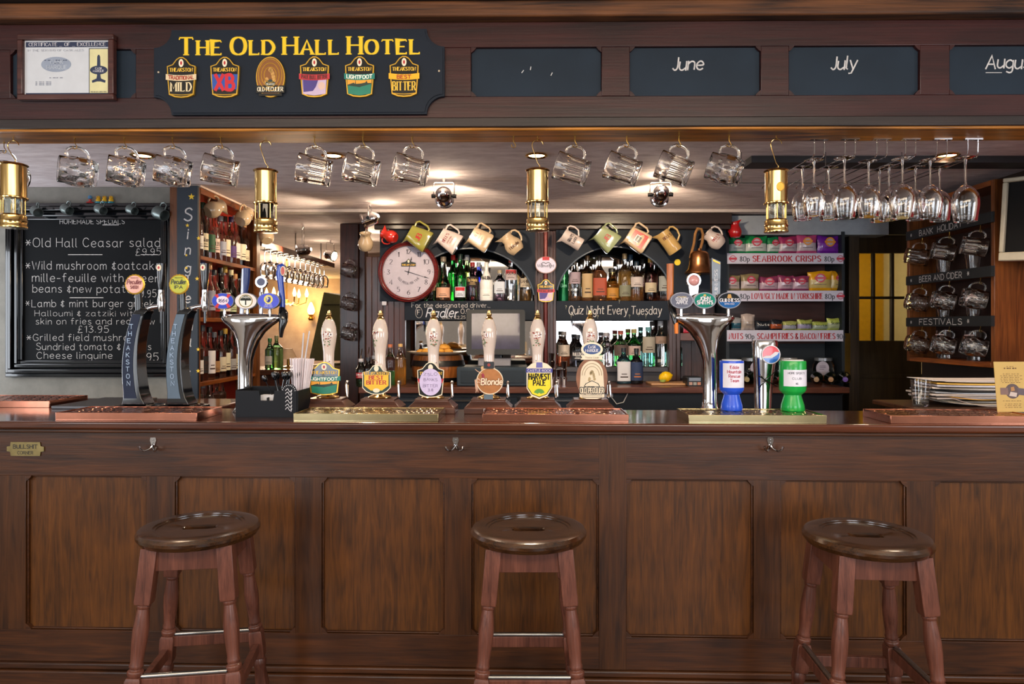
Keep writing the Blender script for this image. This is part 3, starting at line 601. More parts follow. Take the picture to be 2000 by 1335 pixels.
# ------------------------------------------------ stools
def stool(px, Y, rz, label, metal_side):
    S = .765
    t = thing('bar_stool', label, 'stool', (PX(px, Y), Y, 0), R(rz), 'bar stools')
    # seat: disc with a raised rim, a shallow dish and a bow-tie hand hole
    nn = 64; hole = []
    for i in range(nn):
        a = 2*math.pi*i/nn; w = .047; hz = .018+.010*(math.cos(a)**2)
        hole.append((w*math.cos(a), hz*math.sin(a)))
    r0 = .168
    rings = []
    for r, z in ((r0-.03, S-.034), (r0-.008, S-.032), (r0, S-.02), (r0, S-.012), (r0-.006, S-.003), (r0-.016, S), (r0-.044, S), (r0-.0445, S-.003), (r0-.052, S-.004), (r0-.0525, S-.0065)):
        rings.append([(r*math.cos(2*math.pi*i/nn), r*math.sin(2*math.pi*i/nn), z) for i in range(nn)])
    rings.append([(x*1.12, y*1.2, S-.0085) for x, y in hole])
    rings.append([(x, y, S-.012) for x, y in hole]); rings.append([(x*.97, y*.9, S-.034) for x, y in hole])
    vs = [p for r in rings for p in r]; k = len(rings)
    fs = [(j*nn+i, j*nn+(i+1) % nn, ((j+1) % k)*nn+(i+1) % nn, ((j+1) % k)*nn+i) for j in range(k) for i in range(nn)]
    mb = MB(WD_seat); mb.add(vs, fs); mb.build('seat', t, smooth=32)
    tx, bx = .098, .165
    def leg_pt(sx, sy, z): k_ = 1-z/(S-.03); return Vector((sx*(tx+(bx-tx)*k_), sy*(tx+(bx-tx)*k_), z))
    for sx in (-1, 1):
        for sy in (-1, 1):
            a, b_ = leg_pt(sx, sy, 0), leg_pt(sx, sy, S-.034); d = (b_-a).normalized()
            q = Vector((0, 0, 1)).rotation_difference(d).to_matrix().to_4x4(); M = Matrix.Translation(a) @ q; L_ = (b_-a).length
            mb = MB(WD_leg)
            w = .021
            loft(mb, [(w*1.42*.93, w*1.42*.93, L_-.15), (w*1.42, w*1.42, L_-.142), (w*1.42, w*1.42, L_)], 4, M=M)
            mb.lathe([(.013, L_-.156), (.019, L_-.152), (.019, L_-.145)], 20, M=M)
            pr = [(.017, .335), (.021, .345), (.021, .355), (.015, .362), (.018, .37), (.018, .376), (.016, .385), (.018, .42), (.0205, .46), (.021, .50), (.018, .545), (.0155, .572), (.018, .577), (.018, .585), (.0145, .590), (.020, .597), (.020, .607), (.015, .614), (.0135, L_-.154)]
            pr = [(r_, .395+(z_-.335)*(L_-.154-.395)/(L_-.154-.335)) for r_, z_ in pr]
            mb.lathe(pr, 20, M=M)
            loft(mb, [(w*1.2, w*1.2, .305), (w*1.35, w*1.35, .315), (w*1.35, w*1.35, .387), (w*1.15, w*1.15, .396)], 4, M=M)
            mb.lathe([(.012, 0), (.014, .02), (.020, .12), (.021, .22), (.017, .27), (.021, .285), (.021, .295), (.016, .306)], 20, M=M)
            mb.build('leg', t, smooth=35, bevel=.0015)
    for k in range(4):   # apron and stretchers
        sx, sy = ((1, 1), (-1, 1), (-1, -1), (1, -1))[k]; s2 = ((-1, 1), (-1, -1), (1, -1), (1, 1))[k]
        a, b_ = leg_pt(sx, sy, S-.07), leg_pt(*s2, S-.07); d = (b_-a).normalized(); nrm = Vector((-d.y, d.x, 0))
        mb = MB(WD_leg); pts = []
        for p in (a+d*.016, b_-d*.016):
            for zz in (-.026, .035):
                for w_ in (-.009, .009): pts.append(p+nrm*w_+Vector((0, 0, zz)))
        mb.add(pts, [(0, 1, 3, 2), (4, 6, 7, 5), (0, 4, 5, 1), (2, 3, 7, 6), (0, 2, 6, 4), (1, 5, 7, 3)]); mb.build('apron', t, bevel=.001)
        met = (k in (0, 2)) == (metal_side == 'front')
        z = .372 if met else .338
        a, b_ = leg_pt(sx, sy, z), leg_pt(*s2, z); d = (b_-a).normalized(); nrm = Vector((-d.y, d.x, 0))
        mb = MB(WD_leg); pts = []
        for p in (a+d*.018, b_-d*.018):
            for zz in (-.016, .016):
                for w_ in (-.009, .009): pts.append(p+nrm*w_+Vector((0, 0, zz)))
        mb.add(pts, [(0, 1, 3, 2), (4, 6, 7, 5), (0, 4, 5, 1), (2, 3, 7, 6), (0, 2, 6, 4), (1, 5, 7, 3)]); s_ = mb.build('stretcher', t, bevel=.0015)
        if met:
            mb = MB(STEEL); mb.tube([a+d*.02+Vector((0, 0, .02)), b_-d*.02+Vector((0, 0, .02))], .0075, 12); mb.build('metal_foot_rail', s_)
    return t
stool(390, 2.02, 8, 'dark wooden bar stool on the left, in front of the second panel', 'front')
stool(1032, 2.0, 0, 'dark wooden bar stool in the middle, below the copper tray', 'front')
stool(1692, 1.94, -4, 'dark wooden bar stool on the right with black rails at its sides', 'side')
# ------------------------------------------------ drip trays
def tray(pl, pr_, vb, metal, label, v0=-.025, h=.027, z=CT, grp='drip trays on the bar'):
    u0, u1 = BAR.U(pl, v0), BAR.U(pr_, v0); w = u1-u0; d = vb-v0
    t = thing('drip_tray', label, 'drip tray', None, group=grp, M=BAR.M() @ T3((u0+u1)/2, v0, z))
    mb = MB(metal)
    x0, x1 = -w/2, w/2; e = .004
    mb.box(x0, x1, 0, e, 0, h); mb.box(x0, x1, d-e, d, 0, h); mb.box(x0, x0+e, e, d-e, 0, h); mb.box(x1-e, x1, e, d-e, 0, h); mb.box(x0+e, x1-e, e, d-e, 0, .003)
    mb.build('tray_body', t, bevel=.0012)
    mb = MB(metal); mb.box(x0+e+.001, x1-e-.001, e+.001, d-e-.001, h-.006, h-.003)
    nx, ny = int(w/.036), max(3, int(d/.034))
    for j in range(ny):
        for i in range(nx):
            cx = x0+.02+(i+(.5 if j % 2 else .15))*(w-.035)/nx; cy = .022+j*(d-.04)/(ny-1)
            if cx > x1-.016: continue
            mb.lathe([(.0150, h-.003), (.0165, h-.0028), (.0150, h-.0018), (.0128, h-.0022)], 18, M=T3(cx, cy, 0))
            mb.lathe([(.0129, h-.0026), (0, h-.0026)], 18, m=DARK if not (i+j) % 3 else STEEL, M=T3(cx, cy, 0))
    mb.build('perforated_grille', t)
    return t
tray(108, 384, .17, COPPER, 'copper drip tray on the bar in front of the two black curved taps')
tray(573, 856, .165, BRASST, 'brass drip tray in front of the three left hand pumps')
tray(942, 1228, .165, COPPER, 'bright copper drip tray in front of the three right hand pumps')
tray(1345, 1615, .165, BRASST, 'brass drip tray with charity boxes standing on it')
tray(1740, 2030, .17, COPPER, 'copper drip tray at the right end of the bar by the menu card')
tray(-90, 96, .58, COPPER, 'copper drip tray at the far left on the grey slab', v0=.34, z=CT)
mb = MB(mat('4c4b4e', .35, .3)); w_ = 1
t = tag(MB(mat('4c4b4e', .3, .3)).box(BAR.U(100, .3), BAR.U(215, .3), .30, .64, CT+.0002, CT+.012).build('grey_slab', M=BAR.M(), bevel=.002), 'grey metal slab lying on the bar below the chalkboard', 'slab')
# ------------------------------------------------ beer badges (shared by the sign and the pumps)
SHIELD = [(-1, .55), (-.62, .64), (-.34, .9), (-.12, 1.0), (.12, 1.0), (.34, .9), (.62, .64), (1, .55), (.97, 0), (.86, -.85), (.45, -.97), (0, -1), (-.45, -.97), (-.86, -.85), (-.97, 0)]
def sc_(poly, a, b, dz=0): return [(x*a, z*b+dz) for x, z in poly]
def band(a, z0, z1, sag, n=8):
    return [(-a+2*a*i/n, z0-sag*(1-(2*i/n-1)**2)) for i in range(n+1)]+[(a-2*a*i/n, z1-sag*(1-(2*i/n-1)**2)) for i in range(n+1)]
BK = mat('14130f', .25, coat=.5); GD = mat('d8a93c', .3, .6); GDT = mat('eab93a', .4); IV = mat('eadcc0', .4); REDT = mat('b4202a', .35)
def beer_badge(par, kind, a, b, y=0, th=.010, name='beer_badge', M=None):
    """a,b half sizes; front face towards -y at y-th"""
    X = M or I4
    mb = MB(GD); mb.prism(sc_(SHIELD, a, b) if kind != 'oval' else ell(0, 0, a, b), y-th, y, m=GD, M=X)
    o = mb.build(name, par, bevel=.0008)
    f = y-th; L_ = MB()
    fm = lambda u, v, q: X @ Vector((u, f-.0008-q, v))
    def d(poly, off, m): decal(L_, poly, off, m, y=f, M=X)
    S_ = REDT
    if kind == 'oval':
        d(ell(0, 0, a*.94, b*.95), .0003, mat('8a5a34', .4, .5)); 
        for k in range(3): L_.tube([(x, f-.0006, z+b*.1) for x, z in ell(0, 0, a*(.82-.2*k), b*(.78-.2*k), 24)], .0007*a/.03, 6, GD, M=X, closed=True)
        for k in range(7): d(ell(a*.28*math.sin(k*2.3), b*(.05+.3*math.cos(k*1.7)), a*.13, b*.12, 8), .0006, mat('c99a58', .4, .5))
        d(band(a*.98, -b*.42, -b*.78, 0), .0008, BK); d(band(a*.8, -b*.8, -b*.93, 0), .0008, BK)
        d([(-a*.4, -b*.42), (a*.4, -b*.42), (a*.3, -b*.25), (0, -b*.1), (-a*.3, -b*.25)], .0009, mat('2e3a34', .4))
        text(L_, 'OLD PECULIER', fm, b*.2, IV, align='c', w=1.4, style='serif', width=a*1.75, y=-b*.7)
        text(L_, 'THEAKSTON', fm, b*.09, IV, align='c', w=1.2, style='serif', width=a*.6, y=-b*.4)
    else:
        d(sc_(SHIELD, a*.92, b*.94), .0003, BK)
        d(ell(0, b*.7, a*.17, b*.2, 16), .0006, IV); d(ell(0, b*.7, a*.07, b*.1, 8), .0008, S_)
        text(L_, 'THEAKSTON', fm, b*.17, GDT, align='c', w=1.5, style='serif', width=a*1.6, y=b*.28)
        if kind in ('mild', 'best', 'light', 'bull'):
            c = {'mild': 'e0c8a0', 'best': 'f0b020', 'light': '1d7a6c', 'bull': 'c03038'}[kind]
            word, tcol = {'mild': ('TRADITIONAL', 'a0281c'), 'best': ('BEST', 'a0281c'), 'light': ('LIGHTFOOT', 'f0ecdc'), 'bull': ('PALE BULL BITTER', '5a1418')}[kind]
        if kind == 'mild': text(L_, 'MILD', fm, b*.42, mat('e4d0a4', .4), align='c', w=1.3, sp=2.6, style='serif', width=a*1.4, y=-b*.68)
        if kind == 'best': text(L_, 'BITTER', fm, b*.42, GDT, align='c', w=1.3, sp=2.3, style='serif', width=a*1.55, y=-b*.68)
        if kind == 'light':
            d([(-a*.86, b*.1), (a*.86, b*.1), (a*.82, -b*.4), (-a*.82, -b*.4)][::-1], .0006, mat('eda030', .4))
            d([(-a*.83, -b*.4), (-a*.4, -b*.3), (-a*.3, -b*.36), (-a*.28, -b*.08), (-a*.24, -b*.36), (a*.1, -b*.34), (a*.4, -b*.3), (a*.5, -b*.2), (a*.56, -b*.32), (a*.82, -b*.32), (a*.82, -b*.5), (-a*.82, -b*.5)], .0008, mat('23382c', .4))
            d([(-a*.8, -b*.44), (0, -b*.52), (a*.82, -b*.36), (a*.78, -b*.84), (0, -b*.93), (-a*.78, -b*.84)], .0010, mat('1d7a62', .4))
        if kind == 'bull':
            d([(-a*.86, b*.1), (a*.86, b*.1), (a*.78, -b*.84), (0, -b*.92), (-a*.78, -b*.84)][::-1], .0006, mat('c8b0c8', .4))
            d([(-a*.8, -b*.1), (-a*.5, b*.02), (a*.1, b*.0), (a*.3, -b*.1), (a*.1, -b*.5), (-a*.1, -b*.7), (-a*.75, -b*.75)], .0008, mat('4a3a80', .4))
            d(ell(a*.5, -b*.45, a*.25, b*.2, 10), .0008, mat('dcb8a8', .4))
        if kind == 'xb':
            d([(-a*.9, b*.14), (a*.9, b*.14), (a*.85, -b*.6), (-a*.85, -b*.6)][::-1], .0006, mat('2850a0', .4))
            text(L_, 'XB', fm, b*.72, mat('c82430', .35), align='c', w=1.6, sp=2.2, width=a*1.25, y=-b*.62)
        if kind in ('mild', 'best', 'light', 'bull'):
            d(band(a*1.06, b*.16, -b*.12, b*.06)[::-1], .0014, mat(c, .35))
            fm2 = lambda u, v, q: X @ Vector((u, f-.0016-q, v-b*.06*(1-(u/a)**2)))
            text(L_, word, fm2, b*.17, mat(tcol, .4), align='c', w=1.6, width=a*(1.75 if len(word) > 6 else .95), y=-b*.06)
        if kind in ('mild', 'xb', 'best'): d(band(a*.8, -b*.8, -b*.83, b*.05), .0008, GD)
    L_.build('lettering', o, smooth=0)
    return o
# ------------------------------------------------ hotel sign
sx0, sx1, sz0, sz1 = FAS.U(305), FAS.U(869), PZ(221, 2.33), PZ(54, 2.33)
cx, cz, hw, hh = (sx0+sx1)/2, (sz0+sz1)/2, (sx1-sx0)/2, (sz1-sz0)/2
t = thing('hotel_sign', 'navy sign board with yellow hotel name and six beer badges', 'sign', None, M=FAS.M() @ T3(cx, -.0005, cz))
nr_ = .055
def signpoly(w, h, r):
    p = []
    p += arc(w, h, r*1.1, 270, 180, 8)[0:9]; p += arc(-w, h, r*1.1, 0, -90, 8); p += arc(-w, -h, r*1.1, 90, 0, 8); p += arc(w, -h, r*1.1, 180, 90, 8)
    return p
mb = MB(NAVY); mb.prism(signpoly(hw, hh, nr_), -.014, 0); mb.prism(signpoly(hw-.006, hh-.006, nr_), -.018, -.0141); mb.build('board', t, bevel=.0015)
YEL, YELD = mat('f2c21e', .45), mat('4a4a20', .6)
mb = MB()
word = 'THE OLD HALL HOTEL'
xs = -hw+.090; zz = hh-.086
fmS = lambda off: (lambda u, v, q: (u, -.0182-off-q, v))
def capsline(m, w, off, dx=0, dz=0):
    # small capitals with a taller first letter
    parts = [('T', 'HE'), ('O', 'LD'), ('H', 'ALL'), ('H', 'OTEL')]
    xx = xs
    hB, hS = .058, .047; sp = 2.1
    tot = sum(textw(a, hB)+textw(b_, hS, sp)+sp*hS/7*1.1 for a, b_ in parts)+3*.032
    f_ = (2*hw-.175)/tot
    for a, b_ in parts:
        text(mb, a, fmS(off), hB, m, x=xx+dx, y=zz+dz, w=w, style='serif', width=textw(a, hB)*f_)
        xx += (textw(a, hB)+sp*hS/7*1.1)*f_
        text(mb, b_, fmS(off), hS, m, x=xx+dx, y=zz+dz, w=w*1.15, style='serif', width=textw(b_, hS, sp)*f_, sp=sp)
        xx += (textw(b_, hS, sp)+.032)*f_
capsline(YELD, 1.75, 0); capsline(YEL, 1.25, .0006)
mb.build('lettering', t, smooth=0)
mb = MB(mat('b8a890', .4, .6))
for s in (-1, 1): mb.lathe([(.004, 0), (.003, .002), (0, .0025)], 10, M=T3(s*(hw-.018), -.0181, -.0) @ RX(90))
for px in ():
    pass
o = mb.build('screw', t)
for i, (px, kd) in enumerate(((362, 'mild'), (446, 'xb'), (534, 'oval'), (619, 'bull'), (706, 'light'), (792, 'best'))):
    x = FAS.U(px)-cx; z = PZ(150, 2.33)-cz
    beer_badge(t, kd, .049, .069, y=-.0185, th=.010, M=T3(x, 0, z))
# ------------------------------------------------ certificate
u0, u1, z0, z1 = FAS.U(42), FAS.U(229), PZ(191, 2.33), PZ(62, 2.33)
cx, cz, w, h = (u0+u1)/2, (z0+z1)/2, (u1-u0)/2, (z1-z0)/2
t = thing('framed_certificate', 'certificate in a dark red wooden frame at the left end of the fascia', 'certificate', None, M=FAS.M() @ T3(cx, -.001, cz))
FR = wood('certificate_frame_wood', '2c1412', '55302a', 'x', scale=2, rough=.4)
mb = MB(FR); e = .019
for q in ((-w, w, -h, -h+e), (-w, w, h-e, h), (-w, -w+e, -h+e, h-e), (w-e, w, -h+e, h-e)): mb.box(q[0], q[1], -.022, 0, q[2], q[3])
mb.build('frame', t, bevel=.003)
mb = MB(mat('c6c8cc', .6, noise=.05)); a, b_ = w-e, h-e
mb.box(-a, a, -.010, 0, -b_, b_); o = mb.build('paper', t)
L_ = MB(); NV = mat('27304a', .6); TN = mat('d8cf9c', .6); GT = mat('6a6e80', .6)
fy = -.0101; fm = lambda u, v, q: (u, fy-.0006-q, v)
xr = a-.072
def rc(x0, x1, zz0, zz1, off, m): decal(L_, [(x0, zz0), (x1, zz0), (x1, zz1), (x0, zz1)], off, m, y=fy)
rc(-a+.004, a-.004, b_-.022, b_-.004, .0002, NV); rc(-a+.004, a-.004, -b_+.002, -b_+.007, .0002, NV); rc(xr, a-.004, -b_+.004, b_-.026, .0002, NV); rc(xr+.0025, a-.0065, -b_+.0065, b_-.0285, .0004, TN)
text(L_, 'CERTIFICATE _ OF _ EXCELLENCE', fm, .011, WHITE, align='c', w=.9, style='serif', y=b_-.018, width=2*a-.03)
text(L_, 'IN THE SERVING OF CASK ALES', fm, .0065, GT, align='l', x=-a+.012, w=.7, style='serif', y=b_-.036, width=xr+a-.03)
decal(L_, ell((xr-a)/2-.002, .012, .052, .026), .0003, mat('8f98a8', .6), y=fy)
text(L_, 'CASK', fm, .013, mat('b4bac4', .6), align='c', w=1, x=(xr-a)/2, y=.014); text(L_, 'MARQUE', fm, .013, mat('b4bac4', .6), align='c', w=1, x=(xr-a)/2, y=-.004)
for k_, (zz, ww) in enumerate(((.026, .085), (.016, .04), (-.034, .05), (-.048, .06), (-.053, .06), (-.058, .06))):
    xa_ = (xr-a)/2-ww/2 if k_ < 3 else -a+.038
    for j_ in range(int(ww/.012)): ribbon(L_, [(xa_+j_*.012, zz), (xa_+j_*.012+.006+.004*(j_ % 2), zz)], lambda p, q: .0022, fm, NV if k_ < 2 else GT)
pump = [(-.006, -.055), (-.022, -.06), (-.024, -.052), (-.008, -.045), (-.006, -.035), (-.006, .0), (-.005, .03), (-.002, .036), (.002, .036), (.005, .03), (.006, 0), (.006, -.035), (.008, -.045), (.024, -.052), (.022, -.06), (.006, -.055)]
xc = (xr+a)/2-.002
decal(L_, [(x+xc, z+.008) for x, z in pump], .0006, NV, y=fy); decal(L_, ell(xc, -.008, .030, .015), .0008, NV, y=fy)
fm2 = lambda u, v, q: (u, fy-.001-q, v)
text(L_, 'CASK', fm2, .007, WHITE, align='c', w=1, x=xc, y=-.006, style='serif'); text(L_, 'MARQUE', fm2, .007, WHITE, align='c', w=1, x=xc, y=-.015, style='serif')
text(L_, 'THE SIGN OF A GREAT PINT', fm2, .004, NV, align='c', w=1, x=xc, y=-b_+.008, width=.055)
L_.build('lettering', o, smooth=0)

# ------------------------------------------------ hand pumps
K = 2.6/F
DECO = [mat('8a2a24', .4), mat('4a6a34', .4), mat('3a2c22', .4), mat('a85a3a', .4)]
def pump_body(px, label, rot=0, deco=True, dz=0):
    V = .25
    t = thing('hand_pump', label, 'beer pump', None, group='hand pumps on the bar', M=BAR.M() @ T3(BAR.U(px, V), V, CT))
    PB = wood('pump_base_wood', '2a1712', '6a4436', 'x', scale=2, rough=.3) if 'pbw' not in _mc else _mc['pbw']; _mc['pbw'] = PB
    mb = MB(PB)
    loft(mb, [(.125, .088, 0), (.125, .088, .022), (.118, .082, .026), (.088, .062, .046), (.090, .064, .048), (.090, .064, .053)], 4, sq=0); o = mb.build('base', t, bevel=.002)
    q = MB(WHITE); q.box(-.016, .016, -.0665, -.0635, .010, .020); q.box(-.014, .014, -.0675, -.066, .0115, .0185, mat('5a4a48', .5)); q.build('number_plate', o)
    mb = MB(BRASS); mb.lathe([(.042, .053), (.044, .056), (.04, .06), (.026, .064), (.018, .072), (.015, .085), (.012, .1), (.012, .15)], 28); mb.build('collar', t)
    mb = MB(CHROME); x = .07
    mb.tube([(x, .02, .053), (x, .02, .10)]+[(x+.002, .02-.014*(1-math.cos(R(a_))), .10+.014*math.sin(R(a_))) for a_ in range(15, 181, 15)]+[(x+.004, -.008, .06)], .0052, 10); mb.build('swan_neck', t)
    hz = .148
    prof = [(.014, hz), (.021, hz+.004), (.0225, hz+.012), (.0195, hz+.022), (.0185, hz+.05), (.0195, hz+.08), (.0235, hz+.11), (.0268, hz+.135), (.027, hz+.15), (.0245, hz+.172), (.019, hz+.192), (.0135, hz+.203)]
    HM = RX(-2)
    mb = MB(CHINA); mb.lathe([(r_*1.08, z_) for r_, z_ in prof], 28, M=HM); hd = mb.build('china_handle', t, smooth=60)
    if deco:
        d_ = MB(); rnd = random.Random(px)
        for k_ in range(26):
            zc = hz+.10+rnd.random()*.055; ac = R(-90+rot)+rnd.uniform(-.55, .55)
            rr = .0235+(zc-hz-.10)/.055*.0036
            if zc > hz+.15: rr = .0268
            a_, b2 = rnd.uniform(.0015, .0035), rnd.uniform(.0012, .003)
            m_ = DECO[0 if zc > hz+.125 else 1] if rnd.random() < .65 else DECO[rnd.choice((2, 3))]
            vs = [((rr*1.08+.0012)*math.cos(ac+x_/rr), (rr*1.08+.0012)*math.sin(ac+x_/rr), zc+z_) for x_, z_ in ell(0, 0, a_, b2, 8)]
            d_.add([HM @ Vector(v) for v in vs], [tuple(range(8))], None, m_)
        for k_ in range(6):
            zc = hz+.028+rnd.random()*.02; ac = R(-90+rot)+rnd.uniform(-.5, .5); rr = .0198
            vs = [((rr*1.1)*math.cos(ac+x_/rr), (rr*1.1)*math.sin(ac+x_/rr), zc+z_) for x_, z_ in ell(0, 0, .002, .0018, 6)]
            d_.add([HM @ Vector(v) for v in vs], [tuple(range(6))], None, rnd.choice(DECO[1:]))
        d_.build('painted_scene', hd)
    mb = MB(BRASS); z = hz+.203
    mb.lathe([(.0145, z-.004), (.015, z), (.0125, z+.006), (.009, z+.009), (.008, z+.013), (.0105, z+.016), (.0105, z+.02), (.007, z+.023), (.0075, z+.026), (.007, z+.031), (.003, z+.034), (0, z+.035)], 20, M=HM); mb.build('finial', t)
    return t
def pz_(py): return (H-(py-640)*K)-CT
YC = -.050
t = pump_body(641, 'hand pump with green and orange clip on the far left of the six'); beer_badge(t, 'light', .059, .062, y=YC+.01, th=.006, name='pump_clip', M=T3(-.002, 0, pz_(738)))
# second: best bitter shield
t = pump_body(742, 'hand pump with yellow and green shield clip, second from the left', rot=-40)
a, b_ = .053, .055; M_ = T3(-.003, 0, pz_(740))
sh = [(-1, .5), (-.5, .62), (-.25, .95), (0, 1.02), (.25, .95), (.5, .62), (1, .5), (1, -.55), (.75, -.8), (.35, -.98), (0, -1), (-.35, -.98), (-.75, -.8), (-1, -.55)]
mb = MB(IV); mb.prism(sc_(sh, a, b_), YC+.004, YC+.01, M=M_); o = mb.build('pump_clip', t, bevel=.0006)
L_ = MB(); fm = lambda u, v, q: M_ @ Vector((u, YC+.003-q, v))
decal(L_, sc_(sh, a*.95, b_*.95), .0002, mat('16302a', .3), y=YC+.004, M=M_)
decal(L_, [(-a*.86, -.022), (-a*.4, -.04), (a*.4, -.04), (a*.86, -.022), (a*.86, .02), (-a*.86, .02)], .0005, mat('eab628', .4), y=YC+.004, M=M_)
decal(L_, [(-a*.9, .018), (a*.9, .018), (a*.9, .03), (-a*.9, .03)], .0007, mat('d8a93c', .4), y=YC+.004, M=M_)
decal(L_, ell(0, .042, .009, .011, 16), .0007, IV, y=YC+.004, M=M_); decal(L_, ell(0, -.04, .013, .008, 16), .0008, IV, y=YC+.004, M=M_)
text(L_, 'THEAKSTON', fm, .010, BK, align='c', w=1.5, style='serif', width=a*1.65, y=.019)
text(L_, 'BEST', fm, .014, REDT, align='c', w=1.6, style='serif', width=a*1.0, y=.001); text(L_, 'BITTER', fm, .014, REDT, align='c', w=1.6, style='serif', width=a*1.35, y=-.017)
L_.build('lettering', o, smooth=0)
# third: paper disc over the clip
t = pump_body(846, 'hand pump with a handwritten lilac paper disc stuck over its clip', rot=15)
M_ = T3(-.003, 0, pz_(740)); a, b_ = .050, .066
mb = MB(IV); mb.prism(sc_(SHIELD, a, b_), YC+.004, YC+.01, M=M_); o = mb.build('pump_clip', t, bevel=.0006)
L_ = MB(); decal(L_, sc_(SHIELD, a*.94, b_*.95), .0002, BK, y=YC+.004, M=M_); decal(L_, ell(0, b_*.7, .009, .012, 16), .0006, IV, y=YC+.004, M=M_)
fm = lambda u, v, q: M_ @ Vector((u, YC+.0036-q, v)); text(L_, 'THEAKSTON', fm, .011, GDT, align='c', w=1.5, style='serif', width=a*1.65, y=b_*.28)
decal(L_, [(-a, .006), (-a*.6, 0), (-a*.6, -.02), (-a*.9, -.01)], .0007, REDT, y=YC+.004, M=M_); decal(L_, [(a, .006), (a*.6, 0), (a*.6, -.02), (a*.9, -.01)], .0007, REDT, y=YC+.004, M=M_)
L_.build('lettering', o, smooth=0)
mb = MB(mat('cdbde0', .6)); mb.prism(ell(0, -.008, .041, .050), YC+.0015, YC+.003, M=M_); o = mb.build('paper_disc', t)
L_ = MB(); fm = lambda u, v, q: M_ @ Vector((u, YC+.001-q, v)); CR = mat('5a4a70', .6)
for s_, z, ww in (('ZSLO', .016, .05), ('BANKS', -.004, .05), ('BITTER', -.026, .055), ('3.8', -.042, .02)): text(L_, s_, fm, .010, CR, align='c', w=.7, y=z, width=ww, jit=.1)
L_.build('lettering', o, smooth=0)
# fourth: blonde disc
t = pump_body(955, 'hand pump with round orange clip and small pin-up figure', rot=-35)
M_ = T3(.006, 0, pz_(742)); mb = MB(IV); mb.prism(ell(0, 0, .050, .050), YC+.004, YC+.01, M=M_); o = mb.build('pump_clip', t, bevel=.0006)
L_ = MB(); decal(L_, ell(0, 0, .047, .047), .0002, mat('b87a48', .35, .3, noise=.3), y=YC+.004, M=M_)
fm = lambda u, v, q: M_ @ Vector((u, YC-.0002-q, v))
text(L_, 'Blonde', fm, .022, mat('7a4a2c', .4), align='c', w=2.1, width=.078, x=.007, y=-.013, shear=.1); text(L_, 'Blonde', lambda u, v, q: M_ @ Vector((u, YC-.001-q, v)), .022, mat('f2d8b8', .4), align='c', w=1.3, width=.078, x=.007, y=-.013, shear=.1)
L_.build('lettering', o, smooth=0)
mb = MB(mat('2a2c30', .4)); mb.prism(rrect(-.022, .016, .046, .072, .004), YC-.001, YC+.006, M=M_); decal(mb, ell(-.003, .06, .006, .006, 10), .0004, mat('9a3a34', .4), y=YC-.001, M=M_); mb.build('top_plate', t)
mb = MB(mat('5a6a74', .4)); mb.box(-.022, .012, YC+.006, YC+.01, -.068, -.05, M=M_); mb.build('lower_plate', t)
SK = mat('e0b498', .45); DR = mat('9a2038', .4); HR = mat('e2c078', .5)
mb = MB(SK)
def limb(pts, r): mb.tube([M_ @ Vector((x, YC+.006, z)) for x, z in pts], r, 8, SK, flat=.6)
limb([(-.030, .028), (-.046, .036), (-.055, .044)], [.003, .0025, .002]); limb([(-.030, .028), (-.026, .018), (-.030, .010)], [.003, .0027, .002])
limb([(-.026, -.004), (-.046, .010), (-.054, .004), (-.052, -.02), (-.050, -.036), (-.052, -.043)], [.006, .0055, .005, .0042, .003, .0024])
limb([(-.026, -.008), (-.044, -.004), (-.050, -.012), (-.046, -.03), (-.044, -.042)], [.006, .005, .0045, .0035, .0024])
limb([(-.027, .03), (-.027, .042)], [.003, .0025]); mb.lathe([(0, -.006), (.0045, -.003), (.0052, .001), (.004, .005), (0, .007)], 12, M=M_ @ T3(-.027, YC+.006, .046))
f_ = mb.build('pin_up_figure', t)
mb = MB(DR); mb.tube([M_ @ Vector((x, YC+.005, z)) for x, z in ((-.027, .028), (-.025, .020), (-.024, .010), (-.024, 0), (-.026, -.008))], [.0045, .006, .0045, .006, .007], 10, flat=.6); mb.build('dress', f_)
mb = MB(HR); mb.lathe([(0, -.010), (.006, -.006), (.0075, 0), (.006, .006), (0, .008)], 12, M=M_ @ T3(-.0265, YC+.009, .047)); mb.build('hair', f_)
# fifth: harvest pale
t = pump_body(1050, 'hand pump with bright yellow shield clip and blue ribbon', rot=-10)
M_ = T3(.006, 0, pz_(740)); mb = MB(IV)
sh5 = [(-.047, .045), (-.03, .06), (-.012, .066), (0, .074), (.012, .066), (.03, .06), (.047, .045), (.047, -.03), (.03, -.058), (0, -.070), (-.03, -.058), (-.047, -.03)]
mb.prism(sh5, YC+.004, YC+.01, M=M_); o = mb.build('pump_clip', t, bevel=.0006); L_ = MB()
decal(L_, [(-.042, .026), (-.044, -.028), (-.028, -.053), (0, -.064), (.028, -.053), (.044, -.028), (.042, .026)], .0002, BK, y=YC+.004, M=M_)
decal(L_, [(-.040, .026), (-.042, -.026), (-.026, -.051), (0, -.061), (.026, -.051), (.042, -.026), (.040, .026)], .0004, mat('f0d824', .4), y=YC+.004, M=M_)
decal(L_, [(-.049, .028), (.049, .028), (.049, .043), (-.049, .043)], .0008, mat('3a3a8c', .4), y=YC+.004, M=M_)
decal(L_, [(-.012, .046), (.012, .046), (.011, .066), (-.011, .066)], .0008, mat('6a68a8', .4), y=YC+.004, M=M_)
fm = lambda u, v, q: M_ @ Vector((u, YC+.0028-q, v))
text(L_, 'CASTLE ROCK', fm, .0085, WHITE, align='c', w=1.2, width=.086, y=.031); text(L_, 'HARVEST', fm, .020, BK, align='c', w=1.5, width=.076, y=.003); text(L_, 'PALE', fm, .018, BK, align='c', w=1.5, width=.044, y=-.019)
LG = mat('5c9a3c', .5)
